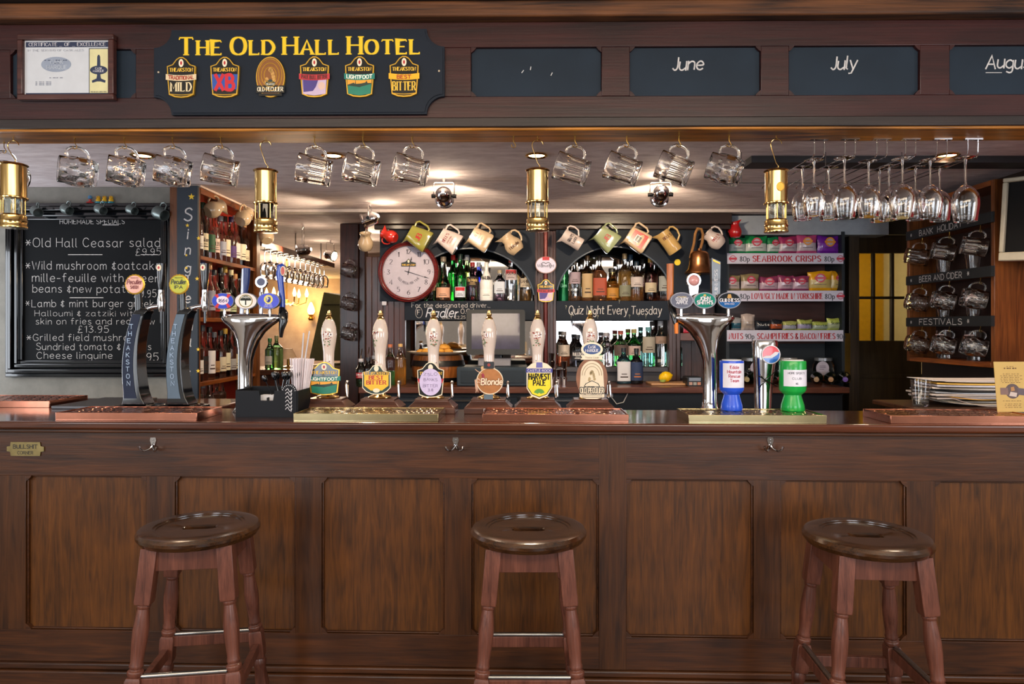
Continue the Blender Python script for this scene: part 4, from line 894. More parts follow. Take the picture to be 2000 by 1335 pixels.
for a_ in range(20, 170, 14): ribbon(L_, [(.004*math.cos(R(a_)), -.05+.003*math.sin(R(a_))), (.02*math.cos(R(a_)), -.05+.018*math.sin(R(a_)))], lambda p, q: .004, fm, LG)
L_.build('lettering', o, smooth=0)
# sixth: old peculier oval
t = pump_body(1153, 'hand pump with tall stone-like oval clip and blue oval plaque above', rot=5)
M_ = T3(.002, 0, pz_(738)); mb = MB(mat('8a5a3c', .4, noise=.3))
mb.prism(ell(0, .004, .058, .076), YC+.006, YC+.012, M=M_); o = mb.build('pump_clip', t, bevel=.001); L_ = MB()
IVO = mat('e2d2b4', .4, noise=.1)
inn = arc(0, .018, .042, 0, 180, 16, .05)+[(-.045, -.03), (-.048, -.034), (-.045, -.066), (-.02, -.073), (.02, -.073), (.045, -.066), (.048, -.034), (.045, -.03)]
L_.prism(inn, YC+.003, YC+.0059, IVO, M=M_)
for k_ in range(2): L_.tube([M_ @ Vector((x, YC+.0028, z)) for x, z in arc(0, .014, .036-.009*k_, 0, 180, 16, .044-.011*k_)], .0008, 6, mat('8a6a44', .4, .4))
for k_ in range(9): decal(L_, ell(.010*math.sin(k_*2.3), .012+.016*math.cos(k_*1.7), .005, .006, 8), .0002, mat('b09a70', .5), y=YC+.003, M=M_)
fm = lambda u, v, q: M_ @ Vector((u, YC+.002-q, v))
decal(L_, [(-.03, -.028), (.03, -.028), (.024, -.016), (0, -.004), (-.024, -.016)], .0004, BK, y=YC+.003, M=M_); decal(L_, [(-.027, -.026), (.027, -.026), (.021, -.017), (0, -.007), (-.021, -.017)], .0007, IVO, y=YC+.003, M=M_)
text(L_, 'OLD PECULIER', fm, .021, BK, align='c', w=2.2, width=.088, y=-.052); text(L_, 'OLD PECULIER', lambda u, v, q: M_ @ Vector((u, YC+.0012-q, v)), .019, IVO, align='c', w=1.1, width=.086, y=-.051)
for z in (-.058, -.066): ribbon(L_, [(-.038, z), (.038, z)], lambda p, q: .0016, fm, BK)
L_.build('lettering', o, smooth=0)
M_ = T3(.002, 0, pz_(681)); mb = MB(IV); mb.prism(ell(0, 0, .040, .027), YC+.002, YC+.008, M=M_)
mb.prism([(-.042, -.022), (-.036, -.030), (-.042, -.038), (.042, -.038), (.036, -.030), (.042, -.022)], YC+.001, YC+.006, M=M_); o = mb.build('plaque', t, bevel=.0006)
L_ = MB(); decal(L_, ell(0, .001, .032, .019), .0002, mat('27457c', .35), y=YC+.002, M=M_); fm = lambda u, v, q: M_ @ Vector((u, YC+.0012-q, v))
text(L_, 'CASK', fm, .010, WHITE, align='c', w=1.4, style='serif', y=.004, width=.028); text(L_, 'MARQUE', fm, .010, WHITE, align='c', w=1.4, style='serif', y=-.009, width=.048)
text(L_, 'Taste Cask', lambda u, v, q: M_ @ Vector((u, YC+.0005-q, v)), .006, mat('8a7a60', .5), align='c', w=1, y=-.033, width=.05)
L_.build('lettering', o, smooth=0)

# ------------------------------------------------ chrome T fonts
def lens(par, x, z, a, b, y, kind, rz=0):
    M_ = T3(x, 0, z)
    mb = MB(RIMM); mb.prism(ell(0, 0, a, b), y-.008, y+.012, M=M_, m=RIMM)
    mb.tube([M_ @ Vector((0, y+.006, -b)), M_ @ Vector((0, y+.006, -b-.028))], .006, 8, CHROME)
    o = mb.build('badge', par, bevel=.001)
    L_ = MB(); fy = y-.008
    def d(poly, off, c): decal(L_, poly, off, mat(c, .55, spec=.2), y=fy, M=M_)
    fm = lambda u, v, q: M_ @ Vector((u, fy-.0014-q, v))
    if kind == '1664':
        d(ell(0, 0, a*.95, b*.94), .0002, '3a4fc0')
        for s1 in (-1, 1):
            for s2 in (-1, 1): d([(s1*a*.15, 0), (s1*a*.35, s2*b*.1), (s1*a*.75, s2*b*.75), (s1*a*.45, s2*b*.88)], .0005, 'c8404a')
        d(ell(0, .002, a*.55, b*.55), .0008, 'f0dce8'); text(L_, '1664', fm, b*.42, mat('2a2a60', .3), align='c', w=1.1, y=-b*.15, shear=.2)
    elif kind == 'tree':
        d(ell(0, 0, a*.95, b*.94), .0002, 'f4e2dc'); d(ell(0, 0, a*.62, b*.8), .0005, '8a7a30'); d(ell(0, 0, a*.54, b*.7), .0007, 'f0ece0')
        d(arc(0, b*.05, a*.5, 0, 180, 10, b*.62), .0009, '20241c'); d([(-a*.06, -b*.5), (a*.06, -b*.5), (a*.05, b*.1), (-a*.05, b*.1)], .0010, '20241c')
        text(L_, 'SYMONDS', fm, b*.2, mat('f0ece0', .4), align='c', w=1.2, y=b*.35, width=a*.8)
    elif kind == 'blue':
        d(ell(0, 0, a*.95, b*.94), .0002, '5660d0'); d(ell(0, b*.2, a*.4, b*.55), .0005, 'e8d870'); d(ell(0, b*.2, a*.22, b*.4), .0008, '3a3f90'); text(L_, 'F', fm, b*.5, mat('f0e8c0', .4), align='c', w=1.2, y=b*.0)
        text(L_, 'SUPER', fm, b*.18, WHITE, align='c', w=1.2, y=-b*.52, width=a*.6); text(L_, 'CHILLED', fm, b*.16, WHITE, align='c', w=1.2, y=-b*.76, width=a*.75)
    elif kind == 'apple':
        d(ell(0, 0, a*.9, b*.88), .0002, '6a6c7c'); text(L_, 'STRONGBOW', fm, b*.14, mat('e0c890', .4), align='c', w=1.2, y=b*.36, width=a*.8)
        text(L_, 'CLOUDY', fm, b*.34, WHITE, align='c', w=1.6, y=0, width=a*1.05); text(L_, 'APPLE', fm, b*.32, WHITE, align='c', w=1.6, y=-b*.42, width=a*.95)
    elif kind == 'john':
        d(ell(0, 0, a*.88, b*.88), .0002, '10806c'); text(L_, 'JOHN', fm, b*.42, WHITE, align='c', w=1.7, y=b*.02, width=a*.9); text(L_, "SMITH'S", fm, b*.42, WHITE, align='c', w=1.7, y=-b*.46, width=a*1.35)
        d(ell(0, b*.62, a*.12, b*.13), .0006, 'd0b060')
    elif kind == 'stout':
        d(ell(0, 0, a*.92, b*.9), .0002, '10141a'); d(arc(0, 0, a*.92, 190, 350, 14, b*.9), .0005, '1a5a98')
        d([(-a*.2, b*.3), (0, b*.25), (a*.2, b*.3), (a*.12, b*.75), (-a*.12, b*.75)], .0006, 'c89a58')
        text(L_, 'GUINNESS', fm, b*.4, WHITE, align='c', w=1.5, style='serif', y=-b*.18, width=a*1.65); text(L_, 'EXTRA COLD', fm, b*.16, WHITE, align='c', w=1.2, y=-b*.5, width=a*.8)
    L_.build('lettering', o, smooth=0)
def tfont(px, label, kinds, cx_head, hwid, zt):
    V = .22
    t = thing('beer_font', label, 'beer tap', None, group='chrome beer fonts', M=BAR.M() @ T3(BAR.U(px, V), V, CT))
    hw = hwid; hx = cx_head
    sec = [(.046, .042, 0), (.046, .042, .004), (.030, .030, .03), (.0265, .0265, .06), (.0265, .0265, .16), (.028, .028, .21), (.033, .032, .25), (.043, .036, .285), (.060, .040, .318), (.084, .043, .343), (.103, .045, .358), (.113, .045, .368), (.1165, .043, .376), (.112, .040, .384), (.095, .032, .390), (.05, .016, .393)]
    k = zt/.393
    sec = [(a_*(hw/.1165 if z > .2 else 1), b2, z*k, hx*max(0, (z-.2)/.193)) for a_, b2, z in sec]
    mb = MB(CHROME); loft(mb, sec, 40); mb.build('column', t, smooth=60)
    for x, kd in kinds: lens(t, hx+x, zt+.046, .042, .030, -.03, kd)
    return t
zt = pz_(612)
t = tfont(479, 'chrome T-shaped beer font with three blue and white ovals on the left', ((-.095, '1664'), (-.008, 'tree'), (.077, 'blue')), .026, .116, zt)
mb = MB(mat('c8ccd8', .2, .4)); mb.tube([(-.022, .02, zt), (-.014, .02, zt+.10), (-.010, .02, zt+.17)], [.008, .010, .011], 12)
o = mb.build('tap_handle', t); mb = MB(mat('24356c', .25)); mb.tube([(-.007, .010, zt+.05), (.0, .010, zt+.12), (.002, .01, zt+.172)], [.006, .012, .013], 12); mb.build('blue_face', o)
mb = MB(CHROME); mb.tube([(.052, .02, zt), (.055, .02, zt+.08), (.056, .02, zt+.10)], [.007, .010, .006], 12); mb.prism(ell(.055, zt+.12, .022, .022), .012, .028); decal(mb, ell(.055, zt+.12, .016, .015), .0004, mat('3a3c5c', .3), y=.012); mb.build('tap_handle', t)
mb = MB(mat('2444a8', .2, coat=.6)); mb.tube([(.137, .01, zt-.02), (.138, .01, zt+.05), (.132, .01, zt+.11), (.128, .01, zt+.15), (.134, .01, zt+.178), (.142, .01, zt+.186)], [.011, .011, .011, .014, .016, .006], 14); o = mb.build('tap_handle', t)
mb = MB(mat('b8402c', .3)); mb.prism(ell(.146, zt+.16, .009, .018), -.008, .0, m=IV); decal(mb, ell(.146, zt+.16, .0068, .0155), .0004, mat('b8402c', .3), y=-.008); mb.build('red_badge', o)
mb = MB(GLOSSB); mb.tube([(.137, .01, zt+.02), (.145, .0, zt), (.147, -.005, zt-.03), (.142, -.01, zt-.06), (.140, -.01, zt-.09)], [.012, .018, .016, .010, .006], 14); mb.build('nozzle', t)
t = tfont(1387, 'chrome T-shaped beer font with grey, green and dark ovals on the right', ((-.084, 'apple'), (-.001, 'john'), (.088, 'stout')), -.028, .116, zt)
x0 = -.028
mb = MB(wood('amber_handle_wood', '9a4a18', 'd07a30', 'z', scale=3, rough=.25)); mb.tube([(-.143, .02, zt+.05), (-.143, .02, zt+.185)], [.012, .0135], 16); mb.build('tap_handle', t)
mb = MB(GLOSSB); mb.tube([(-.143, .02, zt+.052), (-.140, .005, zt+.02), (-.135, -.01, zt-.01), (-.132, -.015, zt-.04)], [.010, .014, .012, .006], 12); mb.build('nozzle', t)
mb = MB(mat('e07818', .4)); mb.tube([(-.128, -.015, zt-.035), (-.127, -.015, zt-.075)], [.0075, .007], 10); mb.build('nozzle_cap', t)
mb = MB(CHROME); mb.prism([(-.010, zt+.03), (.010, zt+.03), (.018, zt+.10), (-.018, zt+.10)], .008, .026, M=T3(-.058, 0, 0)); mb.prism(ell(-.058, zt+.122, .026, .026), .006, .028); mb.lathe([(0, -.014), (.012, -.012), (.020, -.004), (.021, 0)], 16, M=T3(-.058, .006, zt+.122) @ RX(-90), m=mat('d89a94', .15, coat=1)); mb.build('tap_handle', t)
mb = MB(BK); mb.prism([(-.014, zt+.04), (.014, zt+.04), (.0165, zt+.19), (-.0165, zt+.205)], .0, .026, M=T3(.022, 0, 0), m=BK)
mb.prism([(-.012, zt+.193), (.0145, zt+.181), (.013, zt+.187), (-.012, zt+.200)], -.002, -.0002, M=T3(.022, 0, 0), m=mat('c08a30', .3, .7)); o = mb.build('tap_handle', t, bevel=.001)
mb = MB(); text(mb, 'GUINNESS', lambda u, v, q: (.022-v+.005, -.0006-q, zt+.06+u), .011, WHITE, w=1.4, style='serif', width=.10); mb.build('lettering', o, smooth=0)
# ------------------------------------------------ black curved fonts with crown-cap badges
def curved_font(px, label, body, capc, cap_txt, ctc):
    V = .22
    t = thing('beer_font', label, 'beer tap', None, group='black curved beer fonts', M=BAR.M() @ T3(BAR.U(px, V), V, CT))
    mb = MB(GLOSSB); loft(mb, [(.105, .075, 0), (.105, .075, .012), (.098, .068, .026), (.06, .045, .03)], 4); mb.build('base', t, bevel=.002)
    secs = []
    for i in range(15):
        q = i/14; z = .03+q*.30
        w = .042-.012*q; cx_ = -.012-.022*math.sin(q*math.pi*.9)+.020*q*q
        if q < .15: w += .03*(1-q/.15)**2*.5
        secs.append((w*1.1, .052-.012*q, z, cx_, .0))
    secs = [(a_, b2, .03+(z-.03)*1.13, c_, d_) for a_, b2, z, c_, d_ in secs]+[(.034, .036, .383, .012, 0), (.022, .026, .392, .012, 0)]
    mb = MB(GLOSSB); loft(mb, secs, 4); b_ = mb.build('column', t, smooth=30, bevel=.003)
    mb = MB(body)   # painted front face
    vs = []
    for (w, d, z, c_, _) in secs[1:15]:
        hw = w*.707*.9; vs += [(c_-hw, -d*.707-.0012, z), (c_+hw*.55, -d*.707-.0012, z)]
    mb.add(vs, [(2*i, 2*i+1, 2*i+3, 2*i+2) for i in range(13)])
    for i, ch in enumerate('THEAKSTON'):
        z = .315-i*.0265; q = (z-.03)/.339; j = min(14, max(0, q*14)); a_ = secs[int(j)]; 
        text(mb, ch, (lambda u, v, o_, a_=a_, z=z: (a_[3]+u-a_[0]*.12, -a_[1]*.707-.0026-o_, z+v)), .016, mat('8a9aae', .35, .3), align='c', w=1.1, width=.012)
    mb.build('front_panel', b_, smooth=0)
    # crown cap badge
    cxb, czb, rr = -.004, pz_(556), .037
    mb = MB(GLOSSB); mb.tube([(cxb, -.012, .37), (cxb, -.018, czb)], .012, 12); mb.build('badge_stem', t)
    mb = MB(GD); mb.lathe([(rr*.6, 0), (rr*1.0, .004), (rr*1.02, .009), (rr*.93, .011), (0, .0115)], 42, M=T3(cxb, -.03, czb) @ RX(90), f=lambda r, z, a_: r*(1+(.025 if z < .0095 and z > .001 else 0)*math.cos(21*a_)))
    o = mb.build('crown_badge', t); L_ = MB(); decal(L_, ell(cxb, czb, rr*.88, rr*.88), .0004, capc, y=-.0415)
    fm = lambda u, v, q: (cxb+u, -.0426-q, czb+v)
    text(L_, 'Peculier', fm, .016, ctc, align='c', w=1.3, width=.055, y=.001, shear=.15); text(L_, cap_txt, fm, .011, ctc, align='c', w=1.5, width=.03, y=-.016); text(L_, 'THEAKSTON', fm, .004, ctc, align='c', w=1.2, width=.03, y=.022)
    L_.build('lettering', o, smooth=0)
    xt = .078
    mb = MB(CHROME); zc = pz_(597); mb.tube([(.02, 0, zc-.012), (.045, -.004, zc-.004), (xt, -.006, zc)], [.010, .009, .009], 12); mb.tube([(xt, -.006, zc-.022), (xt, -.006, zc-.01), (xt, -.006, zc+.02), (xt, -.006, zc+.04), (xt, -.006, zc+.06)], [.010, .013, .014, .010, .010], 14); mb.build('tap', t)
    mb = MB(GLOSSB); mb.tube([(xt, -.006, zc-.065), (xt, -.006, zc-.02)], [.005, .006], 10); mb.tube([(xt, -.006, zc+.058), (xt, -.006, zc+.10), (xt, -.006, zc+.16)], [.008, .013, .016], 12); mb.build('tap_handle', t)
    mb = MB(IV); mb.prism(ell(xt, zc+.143, .009, .012, 16), -.024, -.020); decal(mb, ell(xt, zc+.143, .004, .006, 8), .0004, REDT, y=-.024); mb.build('handle_badge', t)
curved_font(277, 'black curved beer font with pink crown-cap badge', mat('141e36', .5, spec=.3), mat('eab0a0', .35), 'SAISON', mat('7a2a2a', .4))
curved_font(362, 'grey-blue curved beer font with yellow crown-cap badge', mat('44586a', .35, coat=.4), mat('b8b820', .35), 'IPA', mat('2a3010', .4))
# soft drink font
V = .22; t = thing('soft_drink_font', 'slim chrome soft drink font with red, white and blue round badge', 'drinks tap', None, M=BAR.M() @ T3(BAR.U(1490, V), V, CT))
mb = MB(CHROME); loft(mb, [(.036, .034, 0), (.036, .034, .006), (.030, .03, .02), (.034, .03, .12, .002), (.042, .032, .2, .006), (.047, .034, .262, .008), (.044, .03, .272, .008)], 32); mb.build('column', t, smooth=60)
mb = MB(WHITE); bx, bz, br = .014, pz_(690), .034
mb.prism(ell(bx, bz, br, br), -.046, -.034); o = mb.build('badge', t, bevel=.001); L_ = MB()
top = arc(bx, bz, br*.9, 18, 198, 20)+[(bx-.018, bz-.004), (bx-.002, bz-.004), (bx+.014, bz+.010)]
bot = arc(bx, bz, br*.9, 205, 378, 20)+[(bx+.022, bz-.001), (bx+.004, bz-.012), (bx-.016, bz-.013)]
decal(L_, top, .0004, mat('d0202a', .2, coat=.6), y=-.046); decal(L_, bot, .0004, mat('2a6ac0', .2, coat=.6), y=-.046); L_.build('emblem', o, smooth=0)
mb = MB(GLOSSB); mb.tube([(-.03, -.04, .145), (0, -.045, .125), (.03, -.04, .11), (.04, -.035, .108)], .0022, 6); mb.tube([(-.03, -.038, .10), (.01, -.045, .14), (.05, -.04, .18), (.075, -.05, .20)], .0018, 6); mb.build('cord', t)
# charity boxes
def charity(px, V, body, label, lines, tall=.176, r=.042, shear=0, cl=None):
    t = thing('collection_box', label, 'charity box', None, group='charity collection boxes', M=BAR.M() @ T3(BAR.U(px, V), V, CT+.0255))
    mb = MB(body); mb.lathe([(r*.86, 0), (r*.9, .003), (r*.86, .02), (r*.66, .05), (r*.64, .056), (r*.9, .066), (r*1.0, .074), (r*1.0, tall-.004), (r*.96, tall)], 36); mb.build('body', t)
    mb = MB(mat('d8d4cc', .5)); mb.lathe([(r*.8, tall), (r*.8, tall+.004), (0, tall+.005)], 24); mb.box(-.018, .018, -.003, .003, tall+.005, tall+.0058, BK); mb.build('lid', t)
    mb = MB(mat('e4e0ea', .6)); z0, z1 = (.082, tall-.008) if cl is None else (.088, tall-.03)
    mb.open_lathe([(r+.0006, z0), (r+.0006, z1)], 16, -150, -28 if cl is None else -22); o = mb.build('paper_label', t)
    L_ = MB(); hh_ = (z1-z0)
    for i, (s_, hf, c_, ww) in enumerate(lines): text(L_, s_, wrap(r+.0008, z0, -92), hh_*.12, c_, align='c', w=1.3 if cl is None else 1, y=hf*hh_, width=ww, shear=shear)
    L_.build('lettering', o, smooth=0); return t
RT = mat('b03048', .5); KT = mat('3a3a44', .5)
charity(1429, .13, mat('1e50d0', .3, coat=.3), 'blue charity collection box with white label and red writing', [('Edale', .78, RT, .030), ('Mountain', .60, RT, .050), ('Rescue', .42, RT, .040), ('Team', .24, RT, .030)])
charity(1548, .125, mat('12a040', .3, coat=.3), 'green charity collection box with handwritten white label', [('HOPE SPORTS', .74, KT, .06), ('CLUB', .42, KT, .032), ('+', .12, KT, .01)], cl=1, r=.0455)
# ------------------------------------------------ bar caddy, straws, stirrers, napkins
V = .07; u0, u1 = BAR.U(460, V), BAR.U(582, V); w = (u1-u0)/2
t = thing('bar_caddy', 'black plastic bar caddy holding napkins, straws and stirrers', 'caddy', None, M=BAR.M() @ T3((u0+u1)/2, V, CT))
PLK = mat('0e1016', .6, spec=.3)
mb = MB(PLK); mb.box(-w, w, 0, .14, 0, .004)
prf = [(-w, 0), (w, 0), (w, .095), (w*.25, .095), (w*.2, .06), (-w*.2, .06), (-w*.25, .095), (-w, .095)]
mb.prism(prf, 0, .004); mb.box(-w, w, .136, .14, .004, .10); mb.box(-w, -w+.004, .004, .136, .004, .098); mb.box(w-.004, w, .004, .136, .004, .095); mb.box(-.002, .002, .004, .136, .004, .07); mb.build('tray', t, bevel=.0015)
mb = MB(PLK); rd = .028; ex = w-.032
mb.prism(arc(ex, .092, rd, 0, 180, 16)+[(ex-rd, .02), (ex+rd, .02)], -.003, -.0003); o = mb.build('emblem_disc', t)
L_ = MB(); fm = lambda u, v, q: (ex+u, -.0034-q, .055+v)
for a_ in range(10, 180, 17): ribbon(L_, [(.021*math.cos(R(a_)), .037+.021*math.sin(R(a_))), (.025*math.cos(R(a_)), .037+.025*math.sin(R(a_)))], lambda p, q: .002, fm, WHITE)
for k_, z in enumerate((.04, .028, .014, .0, -.014, -.026)):
    pts = _cr([(-.012, z), (-.004, z+.008), (.004, z-.004), (.011, z+.004), (.008, z-.008)], 3); ribbon(L_, pts, lambda p, q: .0018, fm, WHITE)
L_.build('emblem', o, smooth=0)
Mc = BAR.M() @ T3((u0+u1)/2, V, CT)
t = thing('napkin_stack', 'stack of white paper napkins standing in the caddy slot', 'napkins', None, M=Mc @ T3(-.006, .02, .004)); mb = MB(mat('cfcac8', .8))
for k_ in range(9): mb.box(-.024, .024, k_*.0042, k_*.0042+.0034, 0, .074-.001*(k_ % 3))
mb.build('napkins', t)
rnd = random.Random(3)
proto = MB(GLOSSB); proto.tube([(0, 0, 0), (0, 0, .13)], .0018, 6); proto.lathe([(.002, .128), (.008, .134), (.009, .145), (.006, .152), (0, .154)], 12); pm = None
for k_ in range(16):
    M_ = Mc @ T3(.03+rnd.uniform(-.022, .02), .04+rnd.uniform(0, .07), .006) @ RY(rnd.uniform(-22, 16)) @ RX(rnd.uniform(-12, 12))
    if k_ == 0: pm = tag(proto.build('drink_stirrer', M=M_), 'black drink stirrer standing with others in the bar caddy', 'stirrer', 'black stirrers in the caddy')
    else: o = pm.copy(); C.objects.link(o); o.matrix_world = M_
STR = mat('e8dce0', .5)
V2 = .19; Mb = BAR.M() @ T3(BAR.U(585, V2), V2, CT)
t = thing('straw_cup', 'clear tumbler behind the caddy holding the straws', 'glass', None, M=Mb)
mb = MB(GLASS); mb.lathe([(.024, 0), (.030, .085), (.0285, .085), (.023, .004), (0, .004)], 24); mb.build('cup', t)
for k_ in range(34):
    a_ = rnd.uniform(0, 6.28); q = math.sqrt(rnd.random())*.019
    M_ = Mb @ T3(q*math.cos(a_), q*math.sin(a_), .006) @ RY(3+9*q/.019*math.cos(a_)*.8) @ RX(-8*q/.019*math.sin(a_))
    if k_ == 0:
        s0 = MB(STR); s0.tube([(0, 0, 0), (0, 0, .20)], .0028, 8); pm = tag(s0.build('drinking_straw', M=M_), 'white drinking straw in the bunch behind the caddy', 'straw', 'white straws in the tumbler')
    else: o = pm.copy(); C.objects.link(o); o.matrix_world = M_
for k_, (dx, a_, L2) in enumerate(((-.004, 4, .28), (-.008, 9, .29))):
    tag(MB(mat('c8c4c8', .4)).tube([(0, 0, 0), (0, 0, L2)], .0028, 8).build('long_straw', M=Mb @ T3(dx, 0, .02) @ RY(a_)), ('taller of the two long clear straws' if k_ == 0 else 'more tilted of the two long clear straws')+' sticking out of the bunch', 'straw')
# ------------------------------------------------ hanging glass mugs
def hookmesh(mb, s=1.):
    mb.tube([(0, 0, .03), (0, 0, .012), (.003*s, 0, .006), (.0075*s, 0, -.001), (.006*s, 0, -.008), (0, 0, -.011), (-.006*s, 0, -.007), (-.0075*s, 0, 0)], .0014, 8)
    mb.lathe([(.004, .0265), (.004, .028), (0, .0282)], 10)
def mug(kind):
    t = bpy.data.objects.new('glass_mug', None); C.objects.link(t)
    mb = MB(GLASSR); hgt, r = .118, .047
    out = []; n = 48
    def rad(z):
        q = z/hgt
        if kind == 0: return r*(.90+.24*math.sin(math.pi*min(1, q*1.05))**.8) if q < .82 else r*(1.0)
        return r*(.93+.13*q) if q > .08 else r*.98
    zs = [0]+[hgt*(.02+.80*i/16) for i in range(17)]+[hgt*.9, hgt*.985, hgt]
    prof = [(rad(z)*(.94 if z == 0 else 1), z) for z in zs]+[(rad(hgt)-.002, hgt+.001), (rad(hgt)-.004, hgt*.97)]+[(rad(z)-.0045 if kind else rad(z)-.0075, z) for z in (hgt*.8, hgt*.5, hgt*.25, .016)]+[(.02, .012), (0, .012)]
    no = len(zs)
    def dim(r_, z, a_):
        if r_ < rad(z)-.001 or z < hgt*.05 or z > hgt*.80: return r_
        q = (z-hgt*.05)/(hgt*.75)
        if kind == 0:
            row = q*3; b_ = int(row) % 2
            return r_-.0062*(max(0, math.cos(9*a_+math.pi*b_))**.7)*max(0, math.sin(math.pi*(row % 1)))**.7
        return r_-.0055*abs(math.cos(5*a_))**.6*min(1, math.sin(math.pi*q)*2)+.0008
    mb.lathe(prof, 60, f=dim)
    b_ = mb.build('mug_body', t, smooth=70)
    mb = MB(GLASSR); x0_ = rad(hgt*.75)-.002
    pts = _cr([(x0_, 0, hgt*.80), (x0_+.02, 0, hgt*.84), (x0_+.036, 0, hgt*.72), (x0_+.036, 0, hgt*.42), (x0_+.02, 0, hgt*.2), (x0_, 0, hgt*.22)], 4) if False else [(x0_, 0, hgt*.80), (x0_+.012, 0, hgt*.835), (x0_+.024, 0, hgt*.81), (x0_+.033, 0, hgt*.72), (x0_+.037, 0, hgt*.58), (x0_+.035, 0, hgt*.44), (x0_+.026, 0, hgt*.32), (x0_+.012, 0, hgt*.25), (x0_, 0, hgt*.26)]
    mb.tube(pts, .0052, 10); mb.build('mug_handle', t, smooth=70)
    return t, Vector((x0_+.031, 0, hgt*.62))
protos = [mug(0), mug(1)]; used = [False, False]
hm = MB(BRASSD); hookmesh(hm)
hook0 = None
def cup_hook(M, label, grp):
    global hook0
    if hook0 is None: hook0 = hm.build('cup_hook'); o = hook0
    else: o = hook0.copy(); C.objects.link(o)
    o.matrix_world = M; tag(o, label, 'hook', grp); return o
def hang_mug(k, Mh, tilt, yaw, label, grp, s=1.):
    root, hp = protos[k]
    if not used[k]: used[k] = True; o = root
    else: o = copy_tree(root)
    Rm = RZ(yaw) @ RY(tilt) @ RY(-90) @ SC(s, s, s)
    o.matrix_world = Matrix.Translation(Mh) @ Rm @ Matrix.Translation(-hp)
    tag(o, label, 'beer mug', grp); return o
ZB = Zf0-.012
mugs = [(146, 0, 3, 38, 'barrel-shaped dimpled glass mug, leftmost of the hanging row'), (243, 0, 6, 32, 'dimpled glass mug hanging second from the left'), (337, 0, 8, 24, 'dimpled glass mug hanging third from the left'), (431, 1, 10, 18, 'glass mug hanging just left of the brass lamp with dark glass'),
        (614, 1, 10, 14, 'glass mug hanging just right of the brass lamp with dark glass'), (709, 1, 13, 8, 'middle glass mug of the three right of the dark lamp'), (805, 1, 13, 3, 'glass mug hanging over the front spotlight'),
        (1123, 1, 18, -4, 'glass mug hanging right of the middle brass lamp'), (1224, 1, 20, -8, 'glass mug hanging second right of the middle brass lamp'), (1326, 1, 22, -10, 'glass mug hanging in front of the right ceiling spotlight'), (1424, 0, 20, -16, 'bright dimpled glass mug hanging left of the right brass lamp')]
for i, (px, k, ti, yw, lab) in enumerate(mugs):
    v = .075; p = FAS.pt(FAS.U(px, v), v, 0); p.z = ZB-.0282
    cup_hook(Matrix.Translation(p), 'brass cup hook under the beam, %s from the left' % ['second', 'third', 'fourth', 'fifth', 'sixth', 'seventh', 'eighth', 'tenth', 'eleventh', 'twelfth', 'last'][i], 'cup hooks under the beam')
    hang_mug(k, p+Vector((0, 0, -.0095)), ti, yw, lab, 'glass mugs hanging from the beam')
p = FAS.pt(FAS.U(1003, .075), .075, ZB-.0282); cup_hook(Matrix.Translation(p), 'empty cup hook under the middle of the beam', 'cup hooks under the beam')
p = FAS.pt(FAS.U(8, .13), .13, ZB-.0282); cup_hook(Matrix.Translation(p), 'cup hook behind the leftmost brass lamp', 'cup hooks under the beam')
hang_mug(0, p+Vector((0, 0, -.0095)), 2, 70, 'dimpled glass mug mostly hidden behind the leftmost brass lamp', 'glass mugs hanging from the beam')
